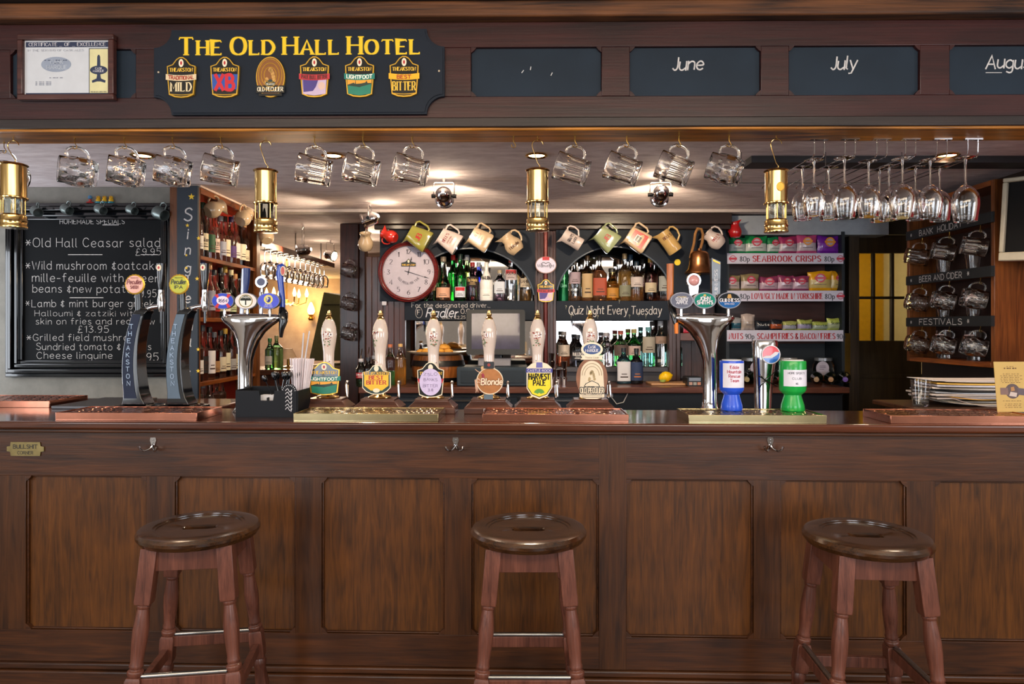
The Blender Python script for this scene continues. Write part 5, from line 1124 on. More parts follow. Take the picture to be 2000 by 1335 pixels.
# ------------------------------------------------ miner's lamps
def lamp(px, py0, py1, v, label, gcol, s=1., badge=False, rz=0):
    p = FAS.pt(FAS.U(px, v), v); kk = p.y/F; ztop = PZ(py0, p.y); zbot = PZ(py1, p.y); h = ztop-zbot; r = .0375*s
    t = thing('miners_lamp', label, "miner's lamp", (p.x, p.y, zbot), R(rz), "brass miner's lamps hanging from the beam")
    mb = MB(BRASS); mb.lathe([(r*.6, 0), (r*1.08, .002), (r*1.1, h*.03), (r*1.04, h*.05), (r*1.04, h*.10), (r*1.08, h*.115), (r*1.04, h*.13), (r*1.04, h*.19), (r*.9, h*.215), (r*.5, h*.22)], 40); mb.build('base', t)
    mb = MB(glass(gcol)); mb.lathe([(r*.72, h*.221), (r*.72, h*.44)], 28); mb.lathe([(r*.66, h*.439), (r*.66, h*.222)], 28); mb.build('glass_cylinder', t)
    if gcol != 'f4fbfa': mb = MB(mat('101010', .3)); mb.lathe([(r*.6, h*.222), (r*.6, h*.438)], 24); mb.build('dark_liner', t)
    mb = MB(CREAM if gcol == 'f4fbfa' else DARK); mb.lathe([(.006, h*.221), (.006, h*.28), (.002, h*.3), (0, h*.33)], 12); mb.build('wick', t)
    for i in range(6):
        a_ = R(15+60*i); mb = MB(BRASS); mb.tube([(r*.92*math.cos(a_), r*.92*math.sin(a_), h*.215), (r*.92*math.cos(a_), r*.92*math.sin(a_), h*.45)], .0022, 8); mb.build('pillar', t)
    mb = MB(BRASS); mb.lathe([(r*.6, h*.441), (r*1.08, h*.445), (r*1.12, h*.455), (r*1.12, h*.475), (r*1.0, h*.487), (r*1.0, h*.955), (r*1.1, h*.965), (r*1.14, h*.975), (r*1.1, h*.985), (r*.95, h*.995), (0, h)], 40, f=lambda r_, z, a_: r_*(1+.0)); mb.build('bonnet', t)
    if badge:
        mb = MB(BRASSD); mb.prism(ell(0, 0, .012, .014, 20), -r-.0015, -r+.004, M=T3(0, 0, h*.70)); mb.tube([(x, -r-.0015, z+h*.7) for x, z in ell(0, 0, .0125, .0145, 20)], .0012, 6, closed=True); mb.build('badge', t)
    zb2 = ZB-zbot; z0 = h; L2 = zb2-.012; mb = MB(BRASS); mid = (z0+L2)/2; R_ = min(.020, (L2-z0)*.42)
    a = [(0, 0, z0+.0), (.003, 0, z0+.008), (0, 0, z0+.014)]
    pts = [(-.002, 0, z0-.001), (.006, 0, z0+.004), (.008, 0, z0+.012), (0, 0, z0+.022), (-R_*.9, 0, L2-R_*1.4)]+[(R_*math.cos(R(x)), 0, L2-R_+R_*math.sin(R(x))) for x in range(170, -10, -20)]
    mb.tube(pts, .0017, 8); mb.build('hanging_hook', t)
    k2 = MB(BRASSD); k2.tube([(0, 0, zb2-.0002), (0, 0, zb2-.008), (.003, 0, zb2-.011), (0, 0, zb2-.0145), (-.003, 0, zb2-.011)], .0013, 6); k2.build('screw_eye', t)
lamp(26, 319, 446, .06, 'largest brass miner lamp hanging at the far left edge', 'f4fbfa', 1.08)
lamp(519, 331, 454, .07, 'brass miner lamp with dark glass, second from the left', '303338')
lamp(1050, 330, 452, .07, 'brass miner lamp with clear glass over the middle pumps', 'f4fbfa')
lamp(1516, 331, 455, .07, 'brass miner lamp with small oval badge beside the wine glasses', 'f4fbfa', badge=True)
# ------------------------------------------------ wine glass rack
Yf, Yb_ = 2.46, 2.96; zr = 1.952
tr = thing('glass_rack', 'chrome wire rack for wine glasses hung under the beam on the right', 'glass rack', (0, 0, 0))
rods = []
for px in (1600, 1660, 1722, 1778, 1840, 1900):
    x0_ = PX(px, Yf); 
    for s in (-1, 1): rods.append(x0_+s*.018)
zc_ = ZB
for i, x in enumerate(rods):
    mb = MB(CHROME); mb.tube([(x, Yf-.002, zc_-.0005), (x, Yf, zr+.008), (x, Yf+.008, zr), (x, Yb_, zr), (x, Yb_+.004, zr+.004), (x, Yb_+.004, CEIL-.001)] if False else [(x, Yf-.002, zc_-.0005), (x, Yf, zr+.010), (x, Yf+.004, zr+.003), (x, Yf+.012, zr), (x, Yb_, zr), (x+.0, Yb_+.01, zr-.012)], .0020, 8); mb.build('rod', tr)
for i in range(0, len(rods), 2):
    mb = MB(CHROME); mb.box(rods[i]-.014, rods[i+1]+.014, Yf-.008, Yf+.006, zc_-.0022, zc_-.0002); mb.build('fixing_plate', tr)
mb = MB(STEEL); mb.tube([(rods[0]-.12, Yb_-.02, zr+.006), (rods[-1]+.02, Yb_-.02, zr+.006)], .002, 8)
for x in (rods[0]-.1, rods[5], rods[-1]): mb.tube([(x, Yb_-.02, zr+.006), (x, Yb_-.02, CEIL-.0005)], .002, 8)
mb.build('cross_bar', tr)
def wineglass(par=None):
    t = bpy.data.objects.new('wine_glass', None); C.objects.link(t)   # stands upside down: base at z=0, rim below
    rim = -.205
    mb = MB(GLASS); mb.lathe([(.005, -.006), (.0345, .0), (.0345, -.0012), (.006, -.0065)][::-1]+[], 28) if False else mb.lathe([(0, .001), (.033, .0012), (.0345, .0004), (.033, -.0008), (.006, -.005), (.0036, -.02), (.0033, -.075), (.005, -.086)], 28); mb.build('foot_and_stem', t, smooth=60)
    o = [(.005, -.0861), (.014, -.091), (.026, -.101), (.036, -.117), (.0405, -.135), (.0405, -.155), (.036, -.185), (.033, rim)]
    i_ = [(r-.0013, z) for r, z in o[::-1][:-1]]+[(.004, -.092), (0, -.091)]
    mb = MB(GLASS); mb.lathe([(0, -.0862)]+o+[(.0322, rim-.0006)]+i_, 32); mb.build('bowl', t, smooth=60)
    return t
wg = wineglass(); first = True
WGs = [(1597, 2.50, 1.0, 1), (1652, 2.47, 1.06, 3), (1700, 2.52, 1.0, 5), (1745, 2.60, 1.0, 7), (1774, 2.48, 1.05, 7), (1824, 2.50, 1.04, 9), (1895, 2.47, 1.12, 11),
       (1574, 2.62, .98, 1), (1626, 2.62, .98, 3), (1726, 2.66, .98, 7), (1797, 2.62, .98, 9), (1847, 2.62, 1.0, 11)]
wlab = ['front wine glass on the first slot of the rack, nearest the brass lamp', 'front wine glass on the second slot of the rack', 'front wine glass on the third slot of the rack', 'wine glass set between the third and fourth front glasses', 'front wine glass on the fourth slot of the rack', 'front wine glass on the fifth slot of the rack', 'largest wine glass, hanging alone at the right end of the rack',
        'rear wine glass on the first slot of the rack', 'rear wine glass on the second slot of the rack', 'rear wine glass furthest back in the middle of the rack', 'rear wine glass between the fourth and fifth front glasses', 'rear wine glass left of the largest one']
for i, (px, Y, s, sl) in enumerate(WGs):
    o = wg if first else copy_tree(wg); first = False
    x = PX(px, Y)
    slots = [(rods[j]+rods[j+1])/2 for j in range(0, len(rods), 2)]+[(rods[j]+rods[j+1])/2 for j in range(1, len(rods)-1, 2)]
    xs_ = min(slots, key=lambda q: abs(q-x)); x = xs_ if abs(xs_-x) < .012 else x
    o.location = (x, Y+.03, zr+.0035); o.scale = (s, s, s); o.rotation_euler = (0, 0, i)
    tag(o, wlab[i], 'wine glass', 'wine glasses in the overhead rack')
# ------------------------------------------------ menu card, papers, tumbler at the right end
V = .10; t = thing('menu_card', 'tan folded menu card with a photo standing on the right copper tray', 'menu card', None, M=BAR.M() @ T3(BAR.U(1984, V), V, CT+.0255) @ RZ(4))
CARD = mat('c8a45c', .6, noise=.1, nscale=6)
mb = MB(CARD); w, h = .066, .175; mb.box(-w, w, 0, .0012, 0, h, M=RX(-6)); mb.box(w+.0005, w+.0017, .0, .05, 0, h, M=RX(-3), m=mat('b8a898', .6)); o = mb.build('card', t)
L_ = MB(); fm = lambda u, v, q: RX(-6) @ Vector((u, -.0004-q, v)); BR = mat('6a4a2c', .7)
for i, (z, ww) in enumerate(((.158, .03), (.152, .05), (.132, .06), (.126, .08), (.120, .075), (.114, .08), (.108, .078), (.102, .07), (.038, .075), (.028, .06), (.022, .065), (.016, .06))):
    for j_ in range(int(ww/.010)): ribbon(L_, [(-.006-ww/2+j_*.010, z), (-.006-ww/2+j_*.010+.005+.003*(j_ % 2), z)], lambda p, q: .0016 if ww != .05 else .004, fm, BR)
L_.add([fm(x, z, .0001) for x, z in ell(-.006, .072, .026, .026, 28)], [tuple(range(28))], None, mat('4a2a1c', .4)); L_.add([fm(x, z, .0003) for x, z in ((-.05, .060), (-.022, .060), (-.022, .084), (-.05, .084))], [(0, 1, 2, 3)], None, mat('7a5a50', .5))
L_.add([fm(x, z, .0003) for x, z in ((.012, .060), (.042, .056), (.042, .08), (.012, .084))], [(0, 1, 2, 3)], None, mat('5a4a50', .5)); L_.add([fm(x, z, .0005) for x, z in ((-.02, .056), (.006, .052), (.010, .066), (-.014, .070))], [(0, 1, 2, 3)], None, mat('c8b4a8', .5))
L_.add([fm(x, z, .0006) for x, z in ((-.012, .072), (.002, .074), (.0, .088), (-.012, .086))], [(0, 1, 2, 3)], None, mat('b07a40', .5))
L_.build('print', o, smooth=0)
Ys = 2.86; zs_ = 1.022
t = thing('side_shelf', 'low wooden side shelf carrying the untidy pile of papers', 'shelf', (0, 0, 0))
mb = MB(WD_barv); mb.box(PX(1752, Ys), 2.435, Ys-.12, Ys+.2, zs_-.02, zs_); mb.build('board', t, bevel=.004); mb = MB(WD_barv); mb.box(PX(1775, Ys), 2.42, Ys-.08, Ys+.18, .001, zs_-.021); mb.build('carcass', t)
pc = ['c8b0a0', 'e0d0c4', 'd8c4a8', 'e8e0dc', '8a8478', 'e8a83c', 'c4b4ac', 'f0e4dc', 'a89c94', 'dccabc', 'c8ccd4', '4a4440', 'e8d8c8', 'b8a890', 'd8d4dc', 'e4b450', 'd0c0b0', 'ece4e0']
rnd = random.Random(11); z = zs_+.0005
names = ['lowest grey carrier sheet of the paper pile, curled up at its end', 'long pale sheet curling out of the bottom of the paper pile']
for i in range(18):
    w, d = rnd.uniform(.15, .19), rnd.uniform(.09, .115); cx_ = PX(1862, Ys)+.075+rnd.uniform(-.03, .03); th = rnd.choice((.0012, .002, .006, .003)); curl = rnd.uniform(.0, .012)*(1 if i < 8 else .4)
    if i < 2: curl = (.03, .012)[i]
    mb = MB(mat(pc[i], .7, noise=.05)); nx = 12; vs = []
    for k_ in range(nx+1):
        q = -1+2*k_/nx; zz = z+curl*max(0, -q)**2+ (curl*.3*max(0, q)**2) - 0
        for dy in (-d, d):
            for dz in (0, th): vs.append((q*w, dy, zz-z+dz))
    fs = []
    for k_ in range(nx):
        a_ = 4*k_; fs += [(a_, a_+4, a_+6, a_+2), (a_+1, a_+3, a_+7, a_+5), (a_, a_+1, a_+5, a_+4), (a_+2, a_+6, a_+7, a_+3)]
    fs += [(0, 2, 3, 1), (4*nx, 4*nx+1, 4*nx+3, 4*nx+2)]
    mb.add(vs, fs); o = mb.build('paper_sheet', loc=(cx_, Ys+.02, z)); o.rotation_euler = (0, 0, R(rnd.uniform(-9, 9)))
    cn = {'e8a83c': 'orange folder', 'e4b450': 'yellow folder', '4a4440': 'dark folder', '8a8478': 'grey folder'}.get(pc[i], 'loose paper sheet')
    tag(o, names[i] if i < 2 else '%s, %s from the bottom of the paper pile' % (cn, ORD[i] if i < 14 else 'near the top, layer %s,' % ['a', 'b', 'c', 'd'][i-14] if False else (ORD[i] if i < 14 else ['fourth from top', 'third from top', 'second from top', 'topmost'][i-14])) if i < 14 else '%s, %s of the paper pile' % (cn, ['fourth from the top', 'third from the top', 'second from the top', 'topmost'][i-14]), 'papers', 'papers piled on the side shelf')
    z += th+rnd.choice((.0015, .004, .005))
t = thing('tumbler', 'clear straight pint glass standing left of the paper pile', 'glass', (PX(1784, Ys), Ys-.05, zs_))
mb = MB(GLASS); mb.lathe([(.028, 0), (.029, .003), (.038, .105), (.0365, .105), (.0275, .008), (0, .008)], 28); mb.build('glass_body', t)
# ================================================================ behind the bar
YW, YS = 4.70, 4.42      # back-bar mirror plane, front of its facade
def wx(px, Y=YS): return PX(px, Y)
def wz(py, Y=YS): return PZ(py, Y)
X0b, X1b = wx(742), wx(1418)
mb = MB(mat('4a4440', .8)); mb.box(X0b+.01, PX(1655, 4.76), YW+.02, YW+.1, 0, CEIL-.001); struct('wall_servery', mb)
mb = MB(mat('b8aca6', .6)); mb.box(-1.55, PX(1655, 4.34), 4.335, 4.42, CEIL-.022, CEIL-.0005); struct('trim_5', mb, bevel=.004)
mb = MB(mat('9aa0a8', .7)); mb.box(wx(1422), 2.44, 4.46, YW+.0, wz(458, 4.46), CEIL-.023); struct('trim_6', mb)
BB = thing('back_bar', 'navy and dark wood back bar with two mirrored arches', 'back bar', (0, 0, 0))
mb = MB(wood('cornice_wood', '150d0a', '33231c', 'x', rough=.3)); mb.box(X0b-.03, X1b+.02, YS-.06, YS+.0, wz(440), CEIL-.0225); mb.box(X0b-.03, X1b+.02, YS-.035, YS, wz(449), wz(440)-.0002); mb.build('cornice', BB, bevel=.004)
def arch_board(a, b_, cx, ry, rx, spring, z0, z1):
    """board with an elliptical arch cut out from below"""
    mb = MB(NAVY); n = 28
    cxm = wx(cx); pts = []
    xs_ = [wx(a)+(wx(b_)-wx(a))*i/n for i in range(n+1)]
    vs, fs = [], []
    rxm = rx*YS/F; rym = ry*YS/F; zs_ = wz(spring)
    for x in xs_:
        q = abs(x-cxm)/rxm; z = zs_+rym*math.sqrt(max(0, 1-q*q)) if q < 1 else z0
        z = max(z, z0)
        for y in (YS, YS+.03): vs += [(x, y, z), (x, y, z1)]
    for i in range(n):
        o = 4*i; fs += [(o, o+4, o+5, o+1), (o+2, o+3, o+7, o+6), (o, o+2, o+6, o+4)]
    mb.add(vs, fs); mb.build('arch_board', BB, smooth=0)
    q = MB(mat('3a4450', .35)); q.tube([(cxm+rxm*.985*math.cos(R(t_)), YS-.001, zs_+rym*.985*math.sin(R(t_))) for t_ in range(8, 173, 5)], .006, 6, flat=.6); q.build('arch_moulding', BB)
arch_board(742, 1045, 918, 107, 128, 590, wz(588), wz(449)-.0005)
arch_board(1086, 1418, 1200, 108, 116, 588, wz(588), wz(449)-.0005)
PIL = [(714, 790, WD_post), (1044, 1087, WD_back), (1308, 1330, WD_back)]
for a, b_, m_ in PIL:
    mb = MB(m_); xa, xb = wx(a), wx(b_); zt_ = wz(588 if a != 1044 else 449)-.001 if a != 714 else wz(500)
    mb.box(xa, xb, YS+.031, YS+.07, 1.0, zt_); n = 3 if b_-a > 30 else 1; w = (xb-xa)/(n*2+1)
    for i in range(n+1): mb.box(xa+2*i*w, xa+(2*i+1)*w, YS+.018, YS+.0309, 1.0, zt_)
    mb.build('pilaster', BB, bevel=.003)
# the board behind the right side (bell area) and its shelf
mb = MB(WD_back); mb.box(wx(1331), wx(1418), YW-.03, YW, 1.0, wz(449)-.001)
for px in (1350, 1372, 1394): mb.box(wx(px)-.006, wx(px)+.006, YW-.04, YW-.0301, 1.0, wz(668))
mb.build('back_panel', BB)
mb = MB(WD_backx); mb.box(wx(1331), wx(1390), YS+.05, YW-.031, wz(665), wz(650)); mb.build('side_shelf', BB, bevel=.003)
for a, b_, i in ((790, 1044, 0), (1087, 1308, 1)):
    mb = MB(MIRROR); mb.box(wx(a), wx(b_), YW-.004, YW, wz(718), wz(470)); mb.build('mirror', BB)
    mb = MB(NAVY); mb.box(wx(a), wx(b_), YS+.031, YW-.005, wz(588)-.022, wz(588)); mb.build('shelf', BB)
    mb = MB(NAVY); mb.box(wx(a), wx(b_), YS+.005, YS+.0305, wz(625), wz(588)+.003); sgn = mb.build('chalk_board', BB, bevel=.002)
    L_ = MB(); fm = lambda u, v, q: (u, YS+.0048-q, v)
    if i == 0:
        text(L_, 'For the designated driver...', fm, .028, CHALK, x=wx(804), y=wz(600), w=.7, width=wx(957)-wx(804), jit=.05, sp=1.8)
        text(L_, 'Radler', fm, .055, mat('c8ccd8', .8), x=wx(832), y=wz(619), w=.85, width=.20, shear=.25, jit=.04); text(L_, 'ONLY £2.25', fm, .018, CHALK, x=wx(863), y=wz(622), w=.9, width=.15, jit=.06)
        text(L_, '0.0%', fm, .03, CHALK, x=wx(900), y=wz(612), w=.7)
        L_.tube([(x, YS+.004, z) for x, z in ell(wx(818), wz(610), .022, .035)], .0014, 4, CHALK, closed=True); text(L_, 'F', fm, .03, CHALK, x=wx(815), y=wz(614), w=.8)
    else:
        text(L_, 'Quiz Night Every Tuesday', fm, .052, CHALK, x=wx(1111), y=wz(613), w=.65, width=wx(1292)-wx(1111), jit=.05, shear=.05)
        for px, py in ((1104, 603), (1208, 592), (1246, 617), (1114, 621), (1166, 622), (1228, 621), (1260, 621)): text(L_, '?', fm, .022, mat('a8a890', .9), x=wx(px), y=wz(py), w=.7)
    L_.build('lettering', sgn, smooth=0)
# metal strip and central pipe
mb = MB(mat('5c2622', .3, .4)); xp = wx(1066, YS-.02); mb.tube([(xp, YS-.008, 1.0), (xp, YS-.008, wz(449))], .014, 14)
o = tag(mb.build('pipe'), 'dark red vertical pipe in the middle of the back bar', 'pipe')
t = thing('oval_sign', 'pale oval beer sign with red tab fixed on the middle pipe', 'sign', (xp, YS-.024, wz(518)))
mb = MB(mat('8a6a60', .4)); mb.prism(ell(0, 0, .068, .055), -.006, 0); o = mb.build('disc', t, bevel=.001); L_ = MB(); decal(L_, ell(0, 0, .063, .050), .0003, mat('c8c4d8', .5), y=-.006); decal(L_, [(-.022, .03), (.022, .03), (.022, .052), (-.022, .052)], .0006, mat('b03038', .5), y=-.006)
text(L_, 'Wainwright', flat(0, -.0066, 0), .018, mat('3a3440', .5), align='c', w=1.0, width=.105, y=-.014); 
for s in (-1, 1): ribbon(L_, _cr([(0, .008), (s*.015, .016), (s*.03, .006), (s*.02, .0)], 3), lambda p, q: .004, flat(0, -.0066, 0), mat('3a3440', .5))
L_.build('lettering', o, smooth=0)
t = thing('hanging_beer_badge', 'red and cream shield-shaped beer badge hung on the middle pipe', 'sign', (xp, YS-.026, wz(568)))
beer_badge(t, 'bull', .052, .072, y=0, th=.008)
# ---- back counter
YC0 = 4.05; zc = .99
t = thing('back_counter', 'wooden counter along the back bar below the mirrors', 'counter', (0, 0, 0))
mb = MB(WD_backx); mb.box(PX(700, YC0), PX(1660, YC0), YC0, YW-.001, zc-.035, zc); mb.build('top', t, bevel=.004)
mb = MB(mat('1a2028', .4)); mb.box(PX(700, YC0)+.02, PX(1655, YC0), YC0+.06, YW-.002, .1, zc-.0355)
mb.build('carcass', t)
for a, b_ in ((705, 850), (852, 1010), (1012, 1170)):
    mb = MB(mat('222a34', .3)); mb.box(PX(a, YC0)+.01, PX(b_, YC0), YC0+.03, YC0+.059, .15, zc-.06); o = mb.build('fridge_door', t, bevel=.003)
    mb = MB(STEEL); mb.box(PX(a, YC0)+.04, PX(b_, YC0)-.04, YC0+.02, YC0+.0295, zc-.085, zc-.075); mb.build('handle', o)
mb = MB(mat('4a4a52', .5)); mb.box(wx(1089), wx(1330), 4.47, YW-.006, wz(726, 4.47), wz(717, 4.47)); mb.box(wx(1089), wx(1330), 4.50, 4.52, zc+.0005, wz(726, 4.47)-.0005); mb.build('step_shelf', t, bevel=.002)
ZU = wz(588)+.0032; ZL = zc+.0005; ZT = wz(717, 4.47)+.0005
# ---- upper shelf bottles
def bt(px, Y, z, htop, **k):
    """htop = y pixel of the cap top"""
    h = PZ(htop, Y)-z
    return bottle((PX(px, Y), Y, z), h=h, **k)
GRN = '18a030'
k = dict(group='spirit bottles on the left arch shelf')
bt(840, 4.50, ZU, 520, r=.042, gl='2c8a4c', lab='c8b070', lz=(.3, .6), cap='203a20', label='green bottle with gold label half hidden by the clock', **k)
bt(866, 4.50, ZU, 501, r=.050, gl=CL, lq='9a4418', fill=.32, lab='e0a888', lz=(.08, .3), cap='8a7a68', sh=.36, soft=.16, nr=.017, label='bulbous decanter bottle a third full of brown spirit', **k)
bt(885, 4.60, ZU, 498, r=.036, gl=GRN, lab=None, cap='b8241c', label='green vermouth bottle with red cap, behind the other green one', **k)
bt(899, 4.49, ZU, 496, r=.038, gl='10902a', lab='d8dce4', lz=(.08, .3), lab2='c02830', cap='20302c', sh=.55, soft=.14, label='tall bright green vermouth bottle with black cap', **k)
bt(912, 4.62, ZU, 498, r=.034, gl='b8c870', lab=None, cap='9a9aa0', label='pale yellow-green bottle with silver cap on the arch shelf', **k)
bt(923, 4.50, ZU, 512, r=.042, gl='5a1420', lab='2a1818', lz=(.38, .62), tc='c8a868', txt='Tia Maria', cap='8a1c20', sh=.52, label='dark red liqueur bottle with gold handwriting', **k)
bt(935, 4.62, ZU, 512, r=.034, gl='2030c0', lab=None, cap='b8b8c0', label='deep blue bottle behind the white coconut rum bottle', **k)
t = bt(950, 4.49, ZU, 512, r=.044, gl=CL, lab='f0ece4', lz=(.1, .3), cap='e8e4dc', sh=.5, soft=.2, label='white coconut rum bottle with palm sun label', **k)
for ch in t.children:
    if ch.name.startswith('glass'):
        ch.data.materials.clear(); ch.data.materials.append(mat('f0eae4', .25, coat=.4))
L_ = MB(); text(L_, 'MALIBU', wrap(.045), .020, mat('2a1c18', .5), align='c', w=1.4, width=.075, y=.14); L_.build('lettering', t, smooth=0)
bt(976, 4.50, ZU, 527, r=.037, gl=CL, lq='6a3a5c', fill=.2, lab='c8ccd4', lz=(.25, .62), cap='9a8a70', sh=.66, sq=4, label='square clear bottle with silver label and purple remains', **k)
bt(998, 4.49, ZU, 503, r=.042, gl='e8ecf4', lab='b8a8a8', lz=(.48, .72), lab2='b02830', txt='VODKA', cap='c03024', sh=.62, label='frosted clear vodka bottle with red cap', **k)
bt(1026, 4.49, ZU, 521, r=.038, gl=CL, lq='a86a10', fill=.34, lab='b8a890', lz=(.4, .66), txt="LAMBS", cap='b8b8b8', sh=.66, label='bottle of golden rum at the right end of the left arch shelf', **k)
k = dict(group='spirit bottles on the right arch shelf')
t = thing('gift_tube', 'dark green round whisky tin at the left end of the right arch shelf', 'tin', (PX(1100, 4.5), 4.5, ZU), group=None)
mb = MB(mat('0c5a34', .2, .6)); r = .034; mb.lathe([(r, 0), (r, .20), (r*.97, .203)], 28); mb.build('tube', t); mb = MB(mat('0a4028', .25, .6)); mb.lathe([(r*1.02, .2035), (r*1.02, .214), (r*.8, .218), (0, .218)], 28); mb.build('lid', t)
L_ = MB(); ribbon(L_, _cr([(-.012, .13), (-.004, .15), (.003, .135), (.012, .152)], 3), lambda p, q: .004, wrap(r), mat('7ac0a0', .4)); text(L_, 'Glen', wrap(r), .022, mat('7ac0a0', .4), align='c', w=1, width=.04, y=.09); L_.build('lettering', t, smooth=0)
UB = [(1122, 4.50, 508, .038, CL, 'b86a28', .12, 'b09aa4', (.42, .7), 'clear bottle with mauve label, nearly empty'), (1147, 4.50, 499, .036, CL, 'd07818', .5, 'c8a878', (.08, .6), 'tall clear bottle with long cream label'),
      (1171, 4.49, 499, .041, CL, 'c86418', .65, 'b04a2c', (.12, .5), 'squarish whisky bottle with slanted red label'), (1195, 4.50, 524, .043, 'f0c868', 'd08418', .55, 'c88a30', (.1, .4), 'stout amber bottle with black stopper'),
      (1220, 4.50, 495, .039, CL, 'e0a020', .62, '8a8a70', (.1, .33), 'golden whisky bottle under the middle of the arch'), (1243, 4.49, 510, .040, CL, 'd07818', .3, 'd8c8c0', (.35, .6), 'clear bottle with white label in front of others'),
      (1270, 4.50, 503, .038, '5a1c14', None, 0, 'd8c4a0', (.2, .42), 'dark brown-red whisky bottle with cream band'), (1297, 4.50, 500, .040, CL, '8a3418', .12, 'a8a8a0', (.22, .55), 'grey-labelled bottle almost empty at the right end'),
      (1137, 4.62, 507, .034, CL, 'c87020', .4, None, (.1, .4), 'clear bottle in the back row behind the mauve label'), (1160, 4.62, 507, .034, CL, 'c87020', .4, None, (.1, .4), 'clear bottle in the back row behind the long cream label'),
      (1208, 4.62, 507, .034, CL, 'd08418', .4, None, (.1, .4), 'back-row clear bottle beside the stout amber one'), (1232, 4.63, 497, .034, CL, 'c87020', .3, None, (.1, .4), 'back-row bottle with blue cap under the arch'),
      (1256, 4.62, 505, .034, CL, None, 0, 'e0dcd8', (.4, .6), 'back-row clear bottle left of the brown-red one'), (1284, 4.62, 503, .034, CL, None, 0, None, (.4, .6), 'back-row empty bottle right of the brown-red one')]
for i, (px, Y, ht, r, gl, lq, fl, lb, lz, d) in enumerate(UB):
    bt(px, Y, ZU, ht, r=r*1.1, gl=gl, lq=lq, fill=fl, lab=paler(lb, -.12) if lb else lb, lz=lz, cap=['2a2420', '3a2a18', '2c2018', '181614', '6a5a40', '203040', 'b08a40', '8a8a88', '4a3a28', '5a4a30', '3a2418', '24405c', '181614', 'a8a49c'][i], sq=5 if i in (2,) else 0, sh=.6 if i != 3 else .5, soft=.09 if i != 3 else .12, nr=.013 if i != 3 else .02, label=d+' on the right arch shelf', **k)
# ---- gins on the step shelf and counter
k = dict(group='gin bottles on the step shelf')
SB = [(1101, 4.56, 647, .036, CL, 'c85018', .35, 'c8b8a8', (.3, .62), '8a8480', 'bottle with cream label and orange liqueur below the quiz board'), (1128, 4.56, 653, .038, '20222c', None, 0, '2a2c34', (.2, .5), '2c3038', 'near-black gin bottle with white lettering'),
      (1184, 4.56, 649, .040, 'dcd8e8', None, 0, None, (.2, .6), '9a9498', 'pale lilac gin bottle with silver collar'), (1212, 4.57, 645, .046, 'b8d8b0', None, 0, '5a4a44', (.3, .6), 'b8503c', 'round-shouldered pale green gin bottle with round label'),
      (1238, 4.58, 642, .040, '28b838', None, 0, 'c0a8a0', (.3, .55), 'e0c070', 'vivid green gin bottle with red seal'), (1266, 4.56, 638, .040, '8ad8d4', None, 0, 'a8a090', (.35, .75), '90d0cc', 'turquoise glass gin bottle with clear stopper'),
      (1290, 4.56, 626, .036, 'ecf0f0', None, 0, '9a8070', (.5, .66), 'c8c4c4', 'tall clear gin bottle with small dark label'), (1318, 4.56, 655, .042, 'b4dcd8', None, 0, None, (.2, .5), 'a0c8c4', 'fluted pale aqua bottle at the right end of the step shelf')]
for px, Y, ht, r, gl, lq, fl, lb, lz, cp, d in SB:
    bt(px, Y, ZT, ht, r=r*1.17, gl=gl, lq=lq, fill=fl, lab=lb, lz=lz, cap=cp, txt='BULLDOG' if px == 1128 else None, tc='e8e4e0' if px == 1128 else '4a3a30', sh=.6, nr=.016, label=d, **k)
bt(1218, 4.32, ZL, 679, r=.042, gl='3aa8c8', lab='d8d8dc', lz=(.08, .62), cap='20242c', sh=.66, sq=4, flat_=.35, label='flat blue gin bottle with tall white label on the back counter')
bt(1243, 4.32, ZL, 680, r=.042, gl='1c2430', lab='2a3a5c', lz=(.1, .62), tc='c87840', cap='16181c', sh=.62, label='dark bottle with blue and orange picture label beside the flat blue one')
# ---- left lower counter
for px, gl, lq, fl, cp, d, ht in ((722, CL, '3aa03a', .35, 'c06a40', 'cork-topped bottle of green cordial left of the orange juice', 672), (782, CL, 'f09818', .62, 'c8a060', 'cork-topped bottle two thirds full of orange juice', 671)):
    bt(px if px > 760 else 762, 4.22, ZL, ht, r=.036, gl=gl, lq=lq, fill=fl, lab=None, cap=cp, sh=.62, nr=.012, soft=.10, ch=.06, label=d, group='juice bottles on the back counter')
for i, (px, c, lb, cp) in enumerate(((702, '2c5a34', 'b82c34', 'c8c4c8'), (716, '2a1c1c', 'a83030', '303038'), (728, 'c8ccd0', '505868', '8a8a90'))):
    bt(px+3, 4.13, ZL, 700-3*i, r=.030, gl=c, lab=lb, lz=(.3, .5), txt='SMIRNOFF' if i == 0 else None, tc='f0e8e8', cap=cp, pour=True, label=['green', 'dark', 'clear'][i]+' small spirit bottle with metal pourer at the left end of the back counter', group='bottles with pourers')
# barrel with a platter
bx = PX(855, 4.30); t = thing('half_barrel', 'wooden half barrel with black hoops on the back counter', 'barrel', (bx, 4.33, ZL))
BW = wood('barrel_wood', '5a2c10', 'a8642c', 'z', scale=2)
r = .165; mb = MB(BW); mb.lathe([(r*.88, 0), (r*.97, .05), (r*1.0, .10), (r*.97, .150), (r*.93, .180)], 40, f=lambda r_, z, a_: r_*(1-.008*(abs(math.sin(a_*14)) < .15))); mb.build('staves', t)
for z0_, z1_ in ((.02, .045), (.115, .150)):
    mb = MB(BLACK); rr = lambda z: r*(.885+.12*math.sin(math.pi*min(1, (z+.03)/.22)))+.004; mb.lathe([(rr(z0_), z0_), (rr(z0_)+.002, z0_+.002), (rr(z1_)+.002, z1_-.002), (rr(z1_), z1_)], 40); mb.build('hoop', t)
t = thing('platter', 'shallow cream platter resting on the half barrel', 'platter', (bx, 4.33, ZL+.181))
